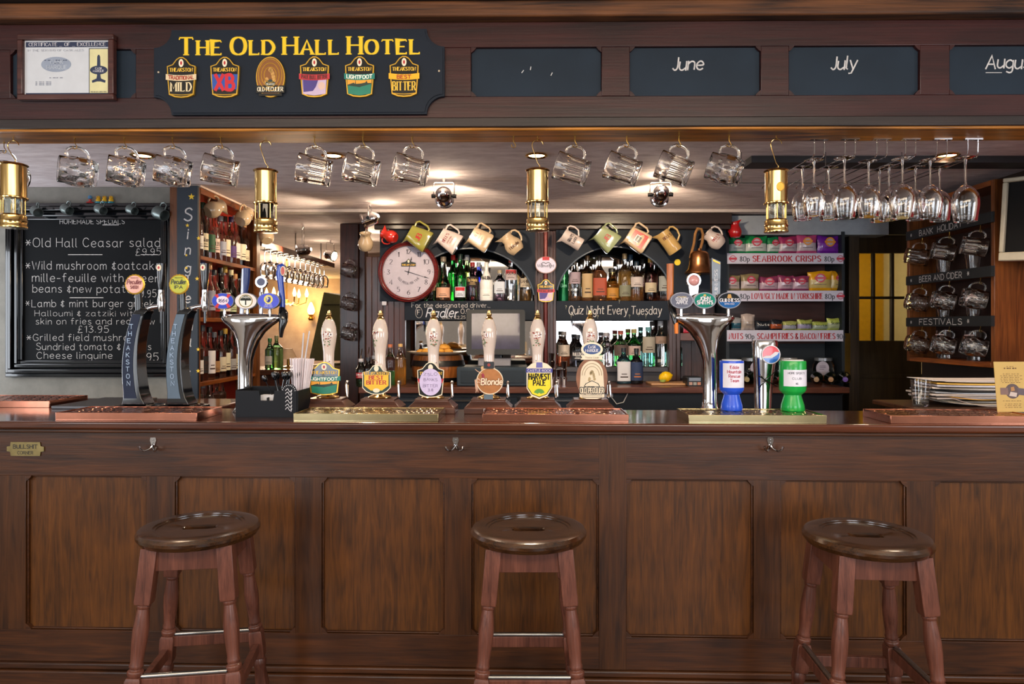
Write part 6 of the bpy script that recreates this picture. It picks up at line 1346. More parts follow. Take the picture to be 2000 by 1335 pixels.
mb = MB(CREAM); mb.lathe([(.10, 0), (.15, .004), (.195, .018), (.198, .022), (.19, .020), (.14, .009), (0, .007)], 40); mb.build('dish', t)
PST = mat('d89a3c', .5, noise=.25)
for i, (dx, dy, s) in enumerate(((-.07, 0, 1), (.0, -.02, 1.1), (.06, .01, .9), (.03, .03, 1.2), (-.11, .02, .8))):
    mb = MB(PST); mb.lathe([(0, 0), (.022, .003), (.03, .012), (.024, .024), (.01, .032), (0, .033)], 16, M=SC(s*1.3, s, s)); tag(mb.build('pastry', loc=(bx+dx, 4.33+dy, ZL+.190+(.018 if i == 3 else 0))), ['leftmost but one golden pastry on the platter', 'front golden pastry in the middle of the platter', 'small golden pastry on the right of the platter', 'pastry lying highest at the back of the platter', 'smallest golden pastry at the left rim of the platter'][i], 'pastry', 'pastries on the platter')
# till
tx = PX(963, 4.25); t = thing('cash_register', 'till with black touch screen above a navy cash drawer', 'till', (tx, 4.25, ZL))
mb = MB(mat('26343f', .45)); mb.box(-.215, .215, -.12, .16, 0, .115); o = mb.build('cash_drawer', t, bevel=.006); mb = MB(mat('1c2832', .45)); mb.box(-.19, .19, -.125, -.1205, .02, .095); mb.build('drawer_front', o, bevel=.001)
mb = MB(BLACK); mb.box(-.10, -.0, -.127, -.1255, .055, .060); mb.build('drawer_slot', o)
mb = MB(BLACK); mb.box(-.05, .05, 0, .05, .116, .2); mb.build('stand', t, bevel=.004)
mb = MB(mat('8a868a', .4)); mb.box(-.09, .11, -.06, .03, .116, .165, M=RX(0)); mb.build('printer', t, bevel=.006)
sz = PZ(648, 4.22)-ZL; M_ = T3(.018, -.06, sz) @ RX(-6)
mb = MB(BLACK); mb.prism(rrect(-.178, .178, -.138, .136, .015), -.014, .014, M=M_); o = mb.build('screen_housing', t, bevel=.002)
mb = MB(mat('3c3a52', .12, coat=.5, noise=.2)); mb.box(-.146, .146, -.0155, -.0142, -.105, .112, M=M_); mb.build('screen', o)
# measures
for i, (px, h, d) in enumerate(((1078, .20, 'tallest stack of steel spirit measures'), (1090, .12, 'middle stack of steel spirit measures'), (1102, .16, 'right stack of steel spirit measures'))):
    t = thing('measure_stack', d+' by the middle pipe', 'measures', (PX(px, 4.2), 4.2, ZL), group='steel measures on the back counter')
    for j in range(int(h/.05)): mb = MB(CHROME); mb.lathe([(.014, 0), (.019, .048), (.0175, .048), (.0165, .044)], 20, M=T3(0, 0, j*.049)); mb.build('measure', t)
# lemon, lime, board, card terminal
tbY = 4.28; t = tag(MB(wood('board_wood', 'a8784c', 'd0a070', 'x', scale=2)).box(-.14, .15, -.09, .09, 0, .012).build('chopping_board', loc=(PX(1310, tbY), tbY, ZL), bevel=.003), 'pale wooden chopping board under the lemon', 'chopping board')
mb = MB(mat('f0c010', .35, bump=.3, nscale=120)); mb.lathe([(0, -.045), (.006, -.042), (.02, -.034), (.032, -.012), (.033, .008), (.022, .03), (.008, .04), (.004, .044), (0, .045)], 24, M=T3(PX(1300, tbY), tbY, ZL+.046) @ RY(75)); tag(mb.build('lemon'), 'whole yellow lemon on the chopping board', 'lemon')
mb = MB(mat('a8c060', .4)); mb.lathe([(0, -.018), (.016, -.012), (.020, 0), (.0, .002)], 20, M=T3(PX(1291, tbY), tbY-.05, ZL+.0315) @ RX(0)); tag(mb.build('lime_piece'), 'cut piece of lime in front of the lemon', 'lime')
t = thing('card_terminal', 'dark card payment terminal on the counter behind the right beer font', 'card terminal', (PX(1352, 4.2), 4.2, ZL)); mb = MB(BLACK); mb.prism(rrect(-.045, .045, 0, .055, .01), -.06, .06, M=RX(0)); o = mb.build('body', t, bevel=.004)
mb = MB(mat('8a94a4', .3)); mb.box(-.035, .035, -.062, -.0605, .03, .05); mb.build('display', o)
for i in range(3): mb = MB([mat('c8a090', .4), mat('a8a8a0', .4), mat('c88a70', .4)][i]); mb.box(-.035+i*.025, -.015+i*.025, -.063, -.0605, .006, .024); mb.build('key_strip', o)
# ---- wall clock
YK = YS-.065; kx, kz = PX(796, YK), PZ(530, YK); Rk = 60.5*YK/F
t = thing('wall_clock', 'round wall clock with dark red wooden rim and reversed dial', 'clock', (kx, YK+.06, kz))
CLW = wood('clock_rim_wood', '4a1014', '7c2824', 'x', rough=.15, scale=3, coat=.8)
mb = MB(CLW); mb.lathe([(Rk*.93, 0), (Rk*1.0, .01), (Rk*1.0, .025), (Rk*.965, .042), (Rk*.93, .036), (Rk*.90, .048), (Rk*.86, .044), (Rk*.835, .03), (Rk*.83, .018)], 64, M=RX(90)); mb.build('rim', t, smooth=50)
mb = MB(mat('b8aeb8', .35)); mb.lathe([(Rk*.84, .010), (Rk*.84, .018), (0, .0181)], 64, M=RX(90)); o = mb.build('dial', t)
L_ = MB(); fm = flat(0, -.0184, 0); INK = mat('26222a', .5)
for i in range(12):   # the dial of this clock runs backwards
    a_ = R(90+30*i); s_ = str(i or 12)
    text(L_, s_, fm, .030, INK, align='c', w=.75, style='serif', x=Rk*.66*math.cos(a_), y=Rk*.66*math.sin(a_)-.014, sp=1.3)
for i in range(60):
    a_ = R(6*i); decal(L_, ell(Rk*.79*math.cos(a_), Rk*.79*math.sin(a_), .0022 if i % 5 == 0 else .001, .0022 if i % 5 == 0 else .001, 6), .0003, INK, y=-.0182)
cw, ch_ = Rk*.24, Rk*.15; decal(L_, [(-cw, Rk*.18), (cw, Rk*.18), (cw, Rk*.30), (cw*.4, Rk*.34), (0, Rk*.44), (-cw*.4, Rk*.34), (-cw, Rk*.30)], .0004, mat('1e2420', .4), y=-.0182)
text(L_, 'THEAKSTON', flat(0, -.019, 0), .010, GDT, align='c', w=1.4, style='serif', width=cw*1.8, y=Rk*.21); decal(L_, ell(0, Rk*.35, .007, .010, 12), .0007, IV, y=-.0182)
s_ = 'OLD PECULIER TIME'
for i, ch in enumerate(s_):
    a_ = R(-148+i*(116/16)); rr = Rk*.40
    ca, sa = math.cos(a_+math.pi/2), math.sin(a_+math.pi/2)
    text(L_, ch, (lambda u, v, q, a_=a_, ca=ca, sa=sa: (rr*math.cos(a_)+u*ca-v*sa, -.0184-q, rr*math.sin(a_)+u*sa+v*ca)), .013, INK, align='c', w=1.1)
L_.build('lettering', o, smooth=0)
def hand(name, ang, L, w):
    mb = MB(INK); a_ = R(ang); d = Vector((math.cos(a_), 0, math.sin(a_))); n_ = Vector((-d.z, 0, d.x))
    p = [-d*L*.18-n_*w, -d*L*.18+n_*w, d*L*.75+n_*w*.6, d*L*.75+n_*w*2, d*L, d*L*.75-n_*w*2, d*L*.75-n_*w*.6]
    vs = [(q.x, -.0215, q.z) for q in p]+[(q.x, -.0205, q.z) for q in p]; n = 7
    mb.add(vs, [tuple(range(n)), tuple(range(2*n-1, n-1, -1))]+[(i, i+n, (i+1) % n+n, (i+1) % n) for i in range(n)]); mb.build(name, t, smooth=0)
hand('minute_hand', -17, Rk*.72, .0022); hand('hour_hand', 78, Rk*.52, .0025)
mb = MB(INK); mb.lathe([(.006, .018), (.006, .024), (0, .025)], 14, M=RX(90)); mb.build('hand_hub', t)
# ---- jugs
def jug(px, py, kind, m, label, rot=-52, yaw=0, s=1., Y=YS-.10, words=(), wc='7a2028', panel=None, hook=True):
    p = P(px, py, Y)
    t = thing('water_jug', label, 'jug', None, group='advertising jugs hung around the bar', M=Matrix.Translation(p) @ RZ(yaw) @ RY(rot) @ SC(s, s, s) @ T3(0, 0, -.06))
    mb = MB(m); hgt = .13
    def asx(z, a_, r_):
        return r_
    if kind == 'box': secs = [(.056, .034, 0), (.062, .037, .006), (.060, .036, .05), (.050, .031, .12), (.050, .031, hgt)]; sq = 7; fr = .036
    elif kind == 'tri': secs = [(.064, .040, 0), (.068, .043, .006), (.060, .038, .06), (.046, .032, .12), (.048, .033, hgt)]; sq = 5; fr = .041
    elif kind == 'cyl': secs = [(.045, .045, 0), (.048, .048, .006), (.046, .046, .06), (.043, .043, .13), (.044, .044, .15)]; sq = 0; fr = .047; hgt = .15
    else: secs = [(.038, .038, 0), (.048, .048, .012), (.057, .057, .04), (.055, .055, .065), (.040, .040, .095), (.036, .036, .112), (.044, .044, .132)]; sq = 0; fr = .056
    n = 40
    def ring(sec, inset=0, spout=0):
        out = []
        for i in range(n):
            a_ = 2*math.pi*i/n; c, q = math.cos(a_), math.sin(a_)
            if sq: kk = (abs(c)**sq+abs(q)**sq)**(-1/sq); c *= kk; q *= kk
            x, y = (sec[0]-inset)*c, (sec[1]-inset)*q
            if spout:
                w_ = max(0, -math.cos(a_))**6; x -= spout*w_; y *= (1-.55*w_)
                out.append((x, y, sec[2]+spout*.35*w_)); continue
            out.append((x, y, sec[2]))
        return out
    rings = [ring(q) for q in secs[:-2]]+[ring(secs[-2], 0, .006), ring(secs[-1], 0, .034), ring(secs[-1], .004, .030), ring(secs[-2], .005, .0)]+[ring(q, .005) for q in secs[-3:0:-1]]
    vs = [v for r_ in rings for v in r_]; K_ = len(rings)
    fs = [(j*n+i, j*n+(i+1) % n, (j+1)*n+(i+1) % n, (j+1)*n+i) for j in range(K_-1) for i in range(n)]+[tuple(range(n-1, -1, -1)), tuple((K_-1)*n+i for i in range(n))]
    mb.add(vs, fs); b_ = mb.build('jug_body', t, smooth=45)
    hx = secs[-2][0]-.003; hb_ = secs[2][0]-.004
    mb = MB(m)
    if kind in ('box', 'tri'): pts = [(hx, 0, hgt*.93), (hx+.03, 0, hgt*.95), (hx+.044, 0, hgt*.86), (hx+.042, 0, hgt*.42), (hx+.030, 0, hgt*.28), (hb_, 0, hgt*.30)]
    else: pts = [(hx, 0, hgt*.93), (hx+.018, 0, hgt*.99), (hx+.036, 0, hgt*.92), (hx+.046, 0, hgt*.72), (hx+.040, 0, hgt*.48), (hb_+.008, 0, hgt*.34), (hb_, 0, hgt*.34)]
    mb.tube(pts, .0065, 10); mb.build('jug_handle', t)
    if words or panel:
        L_ = MB(); flatf = sq > 0
        fm = (lambda u, v, q: (u, -(secs[2][1]+.0012+q)+(0), v)) if flatf else wrap(fr+.0012)
        if flatf:
            s0, s1 = secs[1], secs[3]
            def fm(u, v, q): d = s0[1]+(s1[1]-s0[1])*min(1, max(0, (v-s0[2])/(s1[2]-s0[2]))); return (u, -(d+.0016+q), v)
        if panel: L_.add([fm(x, z, -.0006) for x, z in ((-.045, .02), (.045, .02), (.040, .11), (-.040, .11))], [(0, 1, 2, 3)], None, mat(panel, .25, coat=.5))
        if panel: L_.add([fm(x, z, -.0004) for x, z in ((-.022, .045), (.022, .045), (.022, .085), (-.022, .085))], [(0, 1, 2, 3)], None, mat('e8dcd0', .3)); L_.add([fm(x, z, -.0003) for x, z in ((-.018, .049), (.018, .049), (.018, .081), (-.018, .081))], [(0, 1, 2, 3)], None, BK)
        for i, (w_, hh_, z_, ww_) in enumerate(words): text(L_, w_, fm, hh_, mat(wc, .4), align='c', w=1.4, style='serif', width=ww_, y=z_)
        L_.build('lettering', b_, smooth=0)
    return t
JW = mat('c8b8b0', .15, coat=.8, noise=.02); JC = mat('c4aa88', .15, coat=.8, noise=.03); JG = mat('8c863c', .15, coat=.8, noise=.03); JG2 = mat('8c946c', .15, coat=.8, noise=.03); JR = mat('b0261c', .2, coat=.8); JY = mat('b8965c', .15, coat=.8)
jug(762, 461, 'round', JR, 'small red jug with cream inside, left of the clock top', rot=70, yaw=160, s=.72, Y=YS-.09)
jug(820, 465, 'tri', JG, 'yellow-green square jug with red initials above the clock', words=(('JB', .03, .05, .04),), wc='a02418', rot=-60, s=1.05)
jug(879, 470, 'tri', JW, 'white square jug with red lettering, right of the yellow-green one', words=(("BELL'S", .018, .08, .06), ('scotch whisky', .008, .06, .05), ('estd', .008, .045, .03)), rot=-58)
jug(940, 468, 'box', JC, 'flat-sided cream jug with black and red print over the left arch', words=(('WM', .018, .09, .04), ('MACKINLAY', .010, .072, .06), ('WHISKY', .008, .055, .04)), wc='7a2a20', rot=-60)
jug(1001, 477, 'round', JC, 'rounded cream jug with brown script at the right of the left arch', words=(('Malcolm', .020, .035, .07),), wc='4a2c20', rot=-40)
jug(1121, 470, 'cyl', JW, 'white jug with two lines of black capitals over the right arch', words=(("GRANT'S", .022, .08, .062), ('LAGER', .018, .05, .05)), wc='26202a', rot=-58, s=.88)
jug(1185, 467, 'tri', JG2, 'sage green square jug with red initials over the right arch', words=(('JB', .03, .05, .045),), wc='a03028', rot=-50, s=1.02)
jug(1246, 469, 'box', JC, 'cream jug with red panel and black label over the right arch', panel='b0241c', words=(('WHISKY', .008, .062, .03),), wc='e8dcd0', rot=-57, s=1.05)
jug(1309, 476, 'cyl', JY, 'tall tan jug with dark lettering and red stripes left of the bell', words=(("BELL'S", .018, .10, .06), ('===', .02, .04, .05)), wc='5a2c20', rot=-35, s=1.0)
jug(1396, 468, 'round', JW, 'round white jug with red lettering right of the bell', words=(("BELL'S", .015, .065, .06), ('scotch', .008, .05, .04)), wc='9a2a30', rot=-50, s=.92)
jug(1436, 450, 'round', mat('a8181c', .25, coat=.8), 'small shiny red jug above the green crisp packets', rot=5, yaw=120, s=.72, Y=4.40)
jug(714, 473, 'round', JC, 'cream jug seen from below, left of the clock', rot=-25, yaw=100, s=.85, Y=4.38)
for (px, py, Y, rot, yaw, lab) in ((415, 408, 3.80, -60, -120, 'cream jug hanging at the near corner of the whisky cabinet'), (473, 424, 4.05, -50, -100, 'cream jug hanging on the middle of the whisky cabinet edge'), (521, 460, 4.33, -40, -60, 'cream jug half hidden behind the dark-glass brass lamp')):
    jug(px-(1 if px > 500 else -3), py, 'round', JC, lab, rot=rot, yaw=yaw, s=.82, Y=Y+(.06 if px > 500 else 0))
# ---- bell
YB = 4.30; t = thing('brass_bell', 'old brass bar bell with rope loop under the cornice', 'bell', (PX(1366, YB), YB, PZ(535, YB)))
BLM = mat('a8744c', .3, 1, noise=.25)
mb = MB(BLM); mb.lathe([(.088, 0), (.092, .004), (.090, .012), (.072, .03), (.064, .06), (.062, .09), (.058, .125), (.045, .140), (.015, .146), (.012, .16), (0, .162)], 40); mb.lathe([(.085, .001), (.066, .032), (.055, .12)], 30); mb.build('bell_body', t)
mb = MB(BRASSD); mb.lathe([(0, -.012), (.010, -.006), (.010, .002), (.004, .01), (.004, .08)], 14); mb.build('clapper', t)
mb = MB(mat('8a6034', .9, noise=.3)); z1_ = PZ(447, YB)-PZ(535, YB)
pts = [(.005, 0, .155), (.018, 0, .20), (.022, 0, .25), (.012, 0, z1_+.0), (-.012, 0, z1_+.004), (-.026, 0, z1_-.03), (-.034, 0, .19), (-.05, 0, .13), (-.056, 0, .10)]
mb.tube(pts, .0085, 8); mb.build('rope', t)
mb = MB(BRASSD); mb.tube([(-.002, .0, z1_-.004), (-.002, .09, z1_+.0)], .004, 8); mb.build('bracket', t)
# ---- crisps unit
XU0, XU1 = wx(1418, 4.45), wx(1650, 4.45); YU = 4.45
t = thing('snack_shelves', 'dark shelf unit with white price strips for crisps and nuts', 'shelf unit', (0, 0, 0))
UD = mat('1c2228', .5); UB_ = wood('unit_back_wood', '2c1812', '54302a', 'x')
mb = MB(UD); mb.box(XU0, XU0+.02, YU, YW-.001, zc+.001, CEIL-.06); mb.build('side_panel', t); mb = MB(UD); mb.box(XU1-.02, XU1, YU, YW-.001, zc+.001, wz(452, YU)); mb.build('side_panel', t)
mb = MB(UB_); mb.box(XU0+.021, XU1-.021, YW-.012, YW-.001, wz(672, YU), wz(459, YU)); mb.box(XU0+.021, XU1-.021, YW-.012, YW-.001, zc+.001, wz(672, YU)-.001, UD); mb.build('back_panel', t)
SHY = [495, 568, 645]
xsg0, xsg1 = wx(1419, YU-.003), wx(1647, YU-.003)
words = [(('80p', 1445, 1463, 'k'), ('SEABROOK CRISPS', 1470, 1602, 'r'), ('80p', 1610, 1628, 'k')), (('80p', 1445, 1463, 'k'), ('LOVINGLY MADE IN YORKSHIRE', 1468, 1606, 'r'), ('80p', 1611, 1629, 'k')), (('NUTS', 1424, 1450, 'r'), ('90p', 1455, 1472, 'k'), ('SCAMPI FRIES & BACON FRIES', 1479, 1630, 'r'), ('90p', 1634, 1650, 'k'))]
RD = mat('b0202c', .5); IKK = mat('2a2c34', .5)
for i, py in enumerate(SHY):
    z = wz(py, YU); mb = MB(UD); mb.box(XU0+.021, XU1-.021, YU+.002, YW-.013, z-.02, z); mb.build('shelf', t)
    mb = MB(mat('c8c4d4', .5, noise=.04)); zb2 = wz(py+(20 if i < 2 else 21), YU); mb.box(xsg0+.003, xsg1, YU-.004, YU+.0015, zb2, z+.002); o = mb.build('price_strip', t)
    L_ = MB(); fm = flat(0, YU-.0042, 0)
    for (s_, a, b_, c_) in words[i]:
        if i == 2: a += 0
        text(L_, s_.replace('&', '&'), fm, .036 if c_ == 'r' else .032, RD if c_ == 'r' else IKK, x=wx(a, YU), y=zb2+.015, w=1.35 if c_ == 'r' else 1.1, style='serif', width=wx(b_, YU)-wx(a, YU), sp=2.3)
    if i < 2:
        for cx_ in (1431, 1641):
            X = wx(cx_, YU); Z = (zb2+z)/2; decal(L_, ell(X, Z, .022, .022, 20), .0002, mat('b86a80', .5), y=YU-.0042); decal(L_, ell(X, Z, .016, .016, 20), .0004, mat('c8c4d4', .5), y=YU-.0042); decal(L_, [(X-.026, Z-.007), (X+.026, Z-.007), (X+.026, Z+.007), (X-.026, Z+.007)], .0006, mat('c03a4c', .5), y=YU-.0042)
    L_.build('lettering', o, smooth=0)
zst = wz(745, YU); mb = MB(UD); mb.box(XU0+.021, XU1-.021, YU+.03, YW-.013, zst-.04, zst-.001) if False else mb.box(XU0+.021, XU1-.021, YU+.002, YW-.013, zst-.012, zst); mb.build('shelf', t)
mb = MB(SLATE); mb.box(xsg0+.003, xsg1, YU-.004, YU+.0015, wz(771, YU), zst); o = mb.build('chalk_strip', t); L_ = MB(); text(L_, '175ML _ £2.90 250ML - £4.60', flat(0, YU-.0042, 0), .032, CHALK, x=wx(1425, YU), y=wz(766, YU), w=.8, width=wx(1637, YU)-wx(1425, YU), jit=.06); L_.build('lettering', o, smooth=0)
def pack(px0, px1, ytop, shelf, Y, col, col2, label, grp, tilt=0, logo='c03a50', word=None, name='crisp_packet'):
    x0_, x1_ = PX(px0, Y), PX(px1, Y); z0_ = wz(shelf, YU)+.0005; h = PZ(ytop, Y)-z0_; w = (x1_-x0_)/2
    t = thing(name, label, 'crisps' if name == 'crisp_packet' else 'snack bag', ((x0_+x1_)/2, Y, z0_), R(tilt), grp)
    nx, nz = 10, 12; rnd = random.Random(px0); vs, fs = [], []; mi = []
    mb = MB()
    A, B = mat(col, .22, noise=.1, coat=.5), mat(col2, .25, noise=.1, coat=.5)
    for side in (-1, 1):
        for j in range(nz+1):
            for i in range(nx+1):
                u, v = -1+2*i/nx, j/nz
                puff = .026*(math.sin(math.pi*v)**.6)*(1-u*u)**.5 if 0 < v < 1 else 0
                cr = .0045*math.sin(i*2.3+rnd.random()*2.5)*(1 if v > .8 or v < .15 else .45)
                vs.append((u*w*(1-.06*math.sin(math.pi*v)), side*(puff+.0006)+cr, v*h*(1+(.035*math.sin(u*3+px0) if v > .9 else 0))))
    N1 = (nx+1)*(nz+1)
    def fcs(o, flip, j0, j1): return [((o+j*(nx+1)+i, o+j*(nx+1)+i+1, o+(j+1)*(nx+1)+i+1, o+(j+1)*(nx+1)+i) if not flip else (o+(j+1)*(nx+1)+i, o+(j+1)*(nx+1)+i+1, o+j*(nx+1)+i+1, o+j*(nx+1)+i)) for j in range(j0, j1) for i in range(nx)]
    mb.add(vs, [], None, A); k0 = mb._s(A); k1 = mb._s(B)
    for o_, fl in ((0, False), (N1, True)):
        for j0, j1, kk in ((0, 2, k0), (2, 7, k1), (7, nz, k0)):
            q = fcs(o_, fl, j0, j1); mb.f += q; mb.k += [kk]*len(q)
    b_ = mb.build('bag', t, smooth=60)
    L_ = MB(); yf = -.0275
    if logo:
        rr = w*.42; decal(L_, ell(0, h*.66, rr, rr*.95, 20), 0, mat(logo, .4), y=yf); decal(L_, ell(0, h*.66, rr*.7, rr*.66, 20), .0003, mat('b8a8b0', .4), y=yf); decal(L_, [(-rr*1.15, h*.66-.006), (rr*1.15, h*.66-.006), (rr*1.15, h*.66+.006), (-rr*1.15, h*.66+.006)], .0006, mat(logo, .4), y=yf)
    if word: text(L_, word, flat(0, yf, 0), h*.2, mat('3a4a30' if col[0] in 'abc' else 'd8d4cc', .5), align='c', w=1.3, width=w*1.4, y=h*.5)
    else: ribbon(L_, [(-w*.5, h*.34), (w*.5, h*.34)], lambda p, q: .003, flat(0, yf, 0), mat('4a4450', .5))
    L_.build('print', b_, smooth=0)
g1 = 'crisp packets on the top shelf'; g2 = 'crisp packets on the middle shelf'; g3 = 'nut and snack bags on the lower shelf'
for a in ((1422, 1456, 463, 4.50, '187a48', 'b8c0bc', 'green crisp packet nearest the small red jug', 0), (1455, 1497, 461, 4.50, '1a8448', 'c0c4c0', 'widest green crisp packet on the top shelf', -4), (1496, 1526, 463, 4.51, '187a48', 'b8c0bc', 'green crisp packet beside the first pink one', 6), (1520, 1557, 462, 4.50, 'a03060', 'b8a8b0', 'pink crisp packet next to the green ones', 3), (1556, 1594, 459, 4.49, 'b84878', 'c0b0b8', 'pink crisp packet next to the purple bag', -5), (1594, 1640, 461, 4.50, '6c1c90', '7a2aa0', 'large purple crisp packet with orange emblem', 5)):
    pack(a[0], a[1], a[2], 495, a[3], a[4], a[5], a[6], g1, a[7], logo='c03a50' if 'purple' not in a[6] else 'e0902c')
for a in ((1410, 1445, 537, 4.50, '8a7a58', 'b8a8a4', 'tan crisp packet at the left end of the middle shelf', 0), (1446, 1482, 535, 4.50, '8a7a58', 'b8a8a4', 'tan crisp packet, second on the middle shelf', 4), (1482, 1520, 540, 4.52, '8a3a5c', 'b89aa8', 'mauve crisp packet beside the tan ones', -6), (1518, 1550, 538, 4.50, '8c3c60', 'b89aa8', 'middle one of the three mauve crisp packets', 5), (1546, 1580, 539, 4.50, '8c3c60', 'b89aa8', 'mauve crisp packet beside the yellow ones', 0), (1578, 1622, 530, 4.50, 'd89a18', 'c0a868', 'tall yellow crisp packet on the middle shelf', -8), (1618, 1646, 530, 4.52, 'd09418', 'b8a060', 'yellow crisp packet leaning at the right end', 18)):
    pack(a[0], a[1], a[2], 568, a[3], a[4], a[5], a[6], g2, a[7])
for a in ((1428, 1448, 620, 4.52, '9a9a9c', '2a5a6c', 'silver and teal nut bag behind the font', 0, None), (1447, 1474, 613, 4.50, 'b8a8a0', 'a8988c', 'clear nut bag with white label', 2, None), (1474, 1504, 626, 4.50, '20242c', '2c3038', 'black nut bag on the lower shelf', -3, 'Nuts'), (1504, 1528, 624, 4.50, '24262c', 'b0542c', 'black and orange nut bag', 3, None), (1528, 1556, 627, 4.50, 'b0b468', 'a8a8b8', 'pale green snack bag, left of four', 0, 'Nuts'), (1556, 1586, 624, 4.50, 'acb45c', 'a098b8', 'pale green snack bag with purple picture', 6, 'Scampi'), (1586, 1616, 628, 4.50, 'a8b458', '9aa898', 'pale green snack bag, third of four', -4, 'Nuts'), (1614, 1645, 621, 4.50, 'b0bc58', 'a0a880', 'pale green snack bag at the right end', 5, 'Scampi')):
    pack(a[0], a[1], a[2], 645, a[3], a[4], a[5], a[6], g3, a[7], logo=None, word=a[8], name='snack_bag')
# jars
for i, (px, d, c) in enumerate(((1465, 'large glass jar with grey lid behind the blue box', 'b8a890'), (1540, 'glass jar with white lid behind the green box', 'c09a78'), (1608, 'large glass jar with grey lid and orange snacks on the right', 'b0682c'))):
    Y = 4.54; t = thing('snack_jar', d, 'jar', (PX(px, Y), Y, zst+.0005), group='glass jars in the snack unit'); r = .065
    mb = MB(GLASS); mb.lathe([(r*.95, 0), (r, .006), (r, .105), (r*.8, .125), (r*.8, .131)], 28); mb.build('jar_glass', t)
    mb = MB(mat(c, .8, noise=.4, nscale=60)); mb.lathe([(r*.9, .006), (r*.92, .03), (r*.6, .05), (0, .055)], 20, f=lambda r_, z, a_: r_*(1+.06*math.sin(5*a_+z*90))); mb.build('jar_contents', t)
    mb = MB(mat('8a8c90' if i != 1 else 'c8c4c0', .3, .6)); mb.lathe([(r*.84, .1315), (r*.84, .150), (0, .152)], 28); mb.build('jar_lid', t)
    mb = MB(mat('b8b0c0', .6)); mb.prism(ell(0, 0, .042, .045), -.002, -.0005, M=T3(.02 if i < 2 else -.035, -r-.001, .085)); [ribbon(mb, [(-.02, z_), (.02-.01*(z_ < 0), z_)], lambda p, q: .003, (lambda u, v, q: (.02+u if i < 2 else -.035+u, -r-.0032-q, .085+v)), mat('5a5468', .6)) for z_ in (.015, .004, -.007)]; mb.build('jar_label', t)
# wine bottles lying under the strip
for i, (px, c, d) in enumerate(((1440, '9a8858', 'wine bottle lying with cork end out, behind the blue box'), (1462, 'b08050', 'lying wine bottle with tan cork, right of the blue box'), (1504, 'a01c30', 'lying wine bottle with red capsule'), (1520, '8a6a50', 'lying wine bottle left of the green box'), (1570, 'a88a68', 'lying wine bottle with cork end right of the green box'), (1597, 'a88058', 'lying wine bottle with tan capsule'), (1624, '6a4aa0', 'lying wine bottle with purple capsule'))):
    Y = 4.33; z = ZL+.0385; t = thing('wine_bottle', d, 'wine bottle', None, group='wine bottles lying on the back counter', M=T3(PX(px, Y), Y-.18, z) @ RZ(-24 if i > 3 else -12) @ RX(-90))
    mb = MB(mat('10180f', .08, coat=.5)); mb.lathe([(.012, .0), (.0135, .04), (.014, .09), (.03, .13), (.037, .16), (.037, .29), (.03, .295)], 22); mb.build('glass', t)
    mb = MB(mat(c, .4)); mb.lathe([(0, -.002), (.0145, -.001), (.0155, .004), (.0150, .05)], 18); mb.build('capsule', t)
# ---- CCTV dome
t = thing('dome_camera', 'black dome security camera on the ceiling above the door frame', 'camera', (PX(1665, 4.3), 4.3, CEIL)); mb = MB(mat('c8c4c0', .5)); mb.lathe([(.07, 0), (.07, -.012), (.06, -.018)][::-1], 28); mb.build('mount', t)
mb = MB(GLOSSB); mb.lathe([(0, -.075), (.025, -.070), (.045, -.052), (.055, -.03), (.056, -.0185)], 28); mb.build('dome', t); mb = MB(CHROME); mb.tube([(.014*math.cos(R(a_)), -.052, -.045+.014*math.sin(R(a_))) for a_ in range(0, 360, 20)], .0025, 6, closed=True); mb.build('lens_ring', t)
# ---- door at the right
YD = 4.62; DW = wood('door_paint_brown', '231b10', '3c2f1c', 'z', rough=.4); dx0, dx1 = PX(1668, YD), PX(1800, YD)
mb = MB(wood('worn_door_post', '1c1510', '4a3a28', 'z', rough=.45)); mb.box(PX(1647, YD), dx0-.003, YD-.08, YD+.06, 0, wz(452, YD)); mb.box(PX(1647, YD), 2.9, YD-.02, YD+.06, wz(458, YD)+.001, CEIL-.001, mat('3a352c', .7)); struct('trim_7', mb, bevel=.004)
zt = wz(459, YD); D1 = MB(DW); z1_, z2_ = PZ(494, YD), PZ(665, YD)
D1.box(dx0, PX(1674, YD), YD, YD+.04, .0, zt); D1.box(PX(1674, YD), dx1, YD, YD+.04, z1_, zt); D1.box(PX(1674, YD), dx1, YD, YD+.04, .0, z2_); D1.box(PX(1781, YD), dx1, YD, YD+.04, z2_, z1_)
for px in (1708, 1745): D1.box(PX(px, YD)-.009, PX(px, YD)+.009, YD+.005, YD+.035, z2_, z1_)
zm = PZ(581, YD); D1.box(PX(1674, YD), PX(1781, YD), YD+.005, YD+.035, zm-.009, zm+.009); D1.box(PX(1674, YD), dx1, YD-.008, YD, PZ(738, YD), PZ(730, YD))
dr = struct('door_1', D1, bevel=.002)
mb = MB(mat('c8d0c0', .05, 0, 1)); mb.box(PX(1674, YD), PX(1781, YD), YD+.018, YD+.021, z2_, z1_); mb.build('pane', dr)
mb = MB(BRASSD); mb.box(PX(1650, YD-.09), PX(1662, YD-.09), YD-.083, YD-.0805, PZ(745, YD), PZ(650, YD)); tag(mb.build('push_plate', bevel=.001), 'tall worn brass plate on the door post right of the snacks', 'plate')
mb = MB(BRASSD); mb.box(PX(1641, YD-.09), PX(1646, YD-.09), YD-.084, YD-.05, PZ(800, YD), PZ(748, YD)); mb.box(PX(1641, YD-.09)+.004, PX(1646, YD-.09)-.004, YD-.092, YD-.0845, PZ(715, YD), PZ(700, YD)); tag(mb.build('hinge', bevel=.001), 'brass hinge on the edge of the snack shelves', 'hinge')
mb = MB(mat('c89a20', .7, noise=.2)); mb.box(1.9, 3.45, 6.3, 6.4, 0, CEIL-.001); struct('wall_passage', mb)
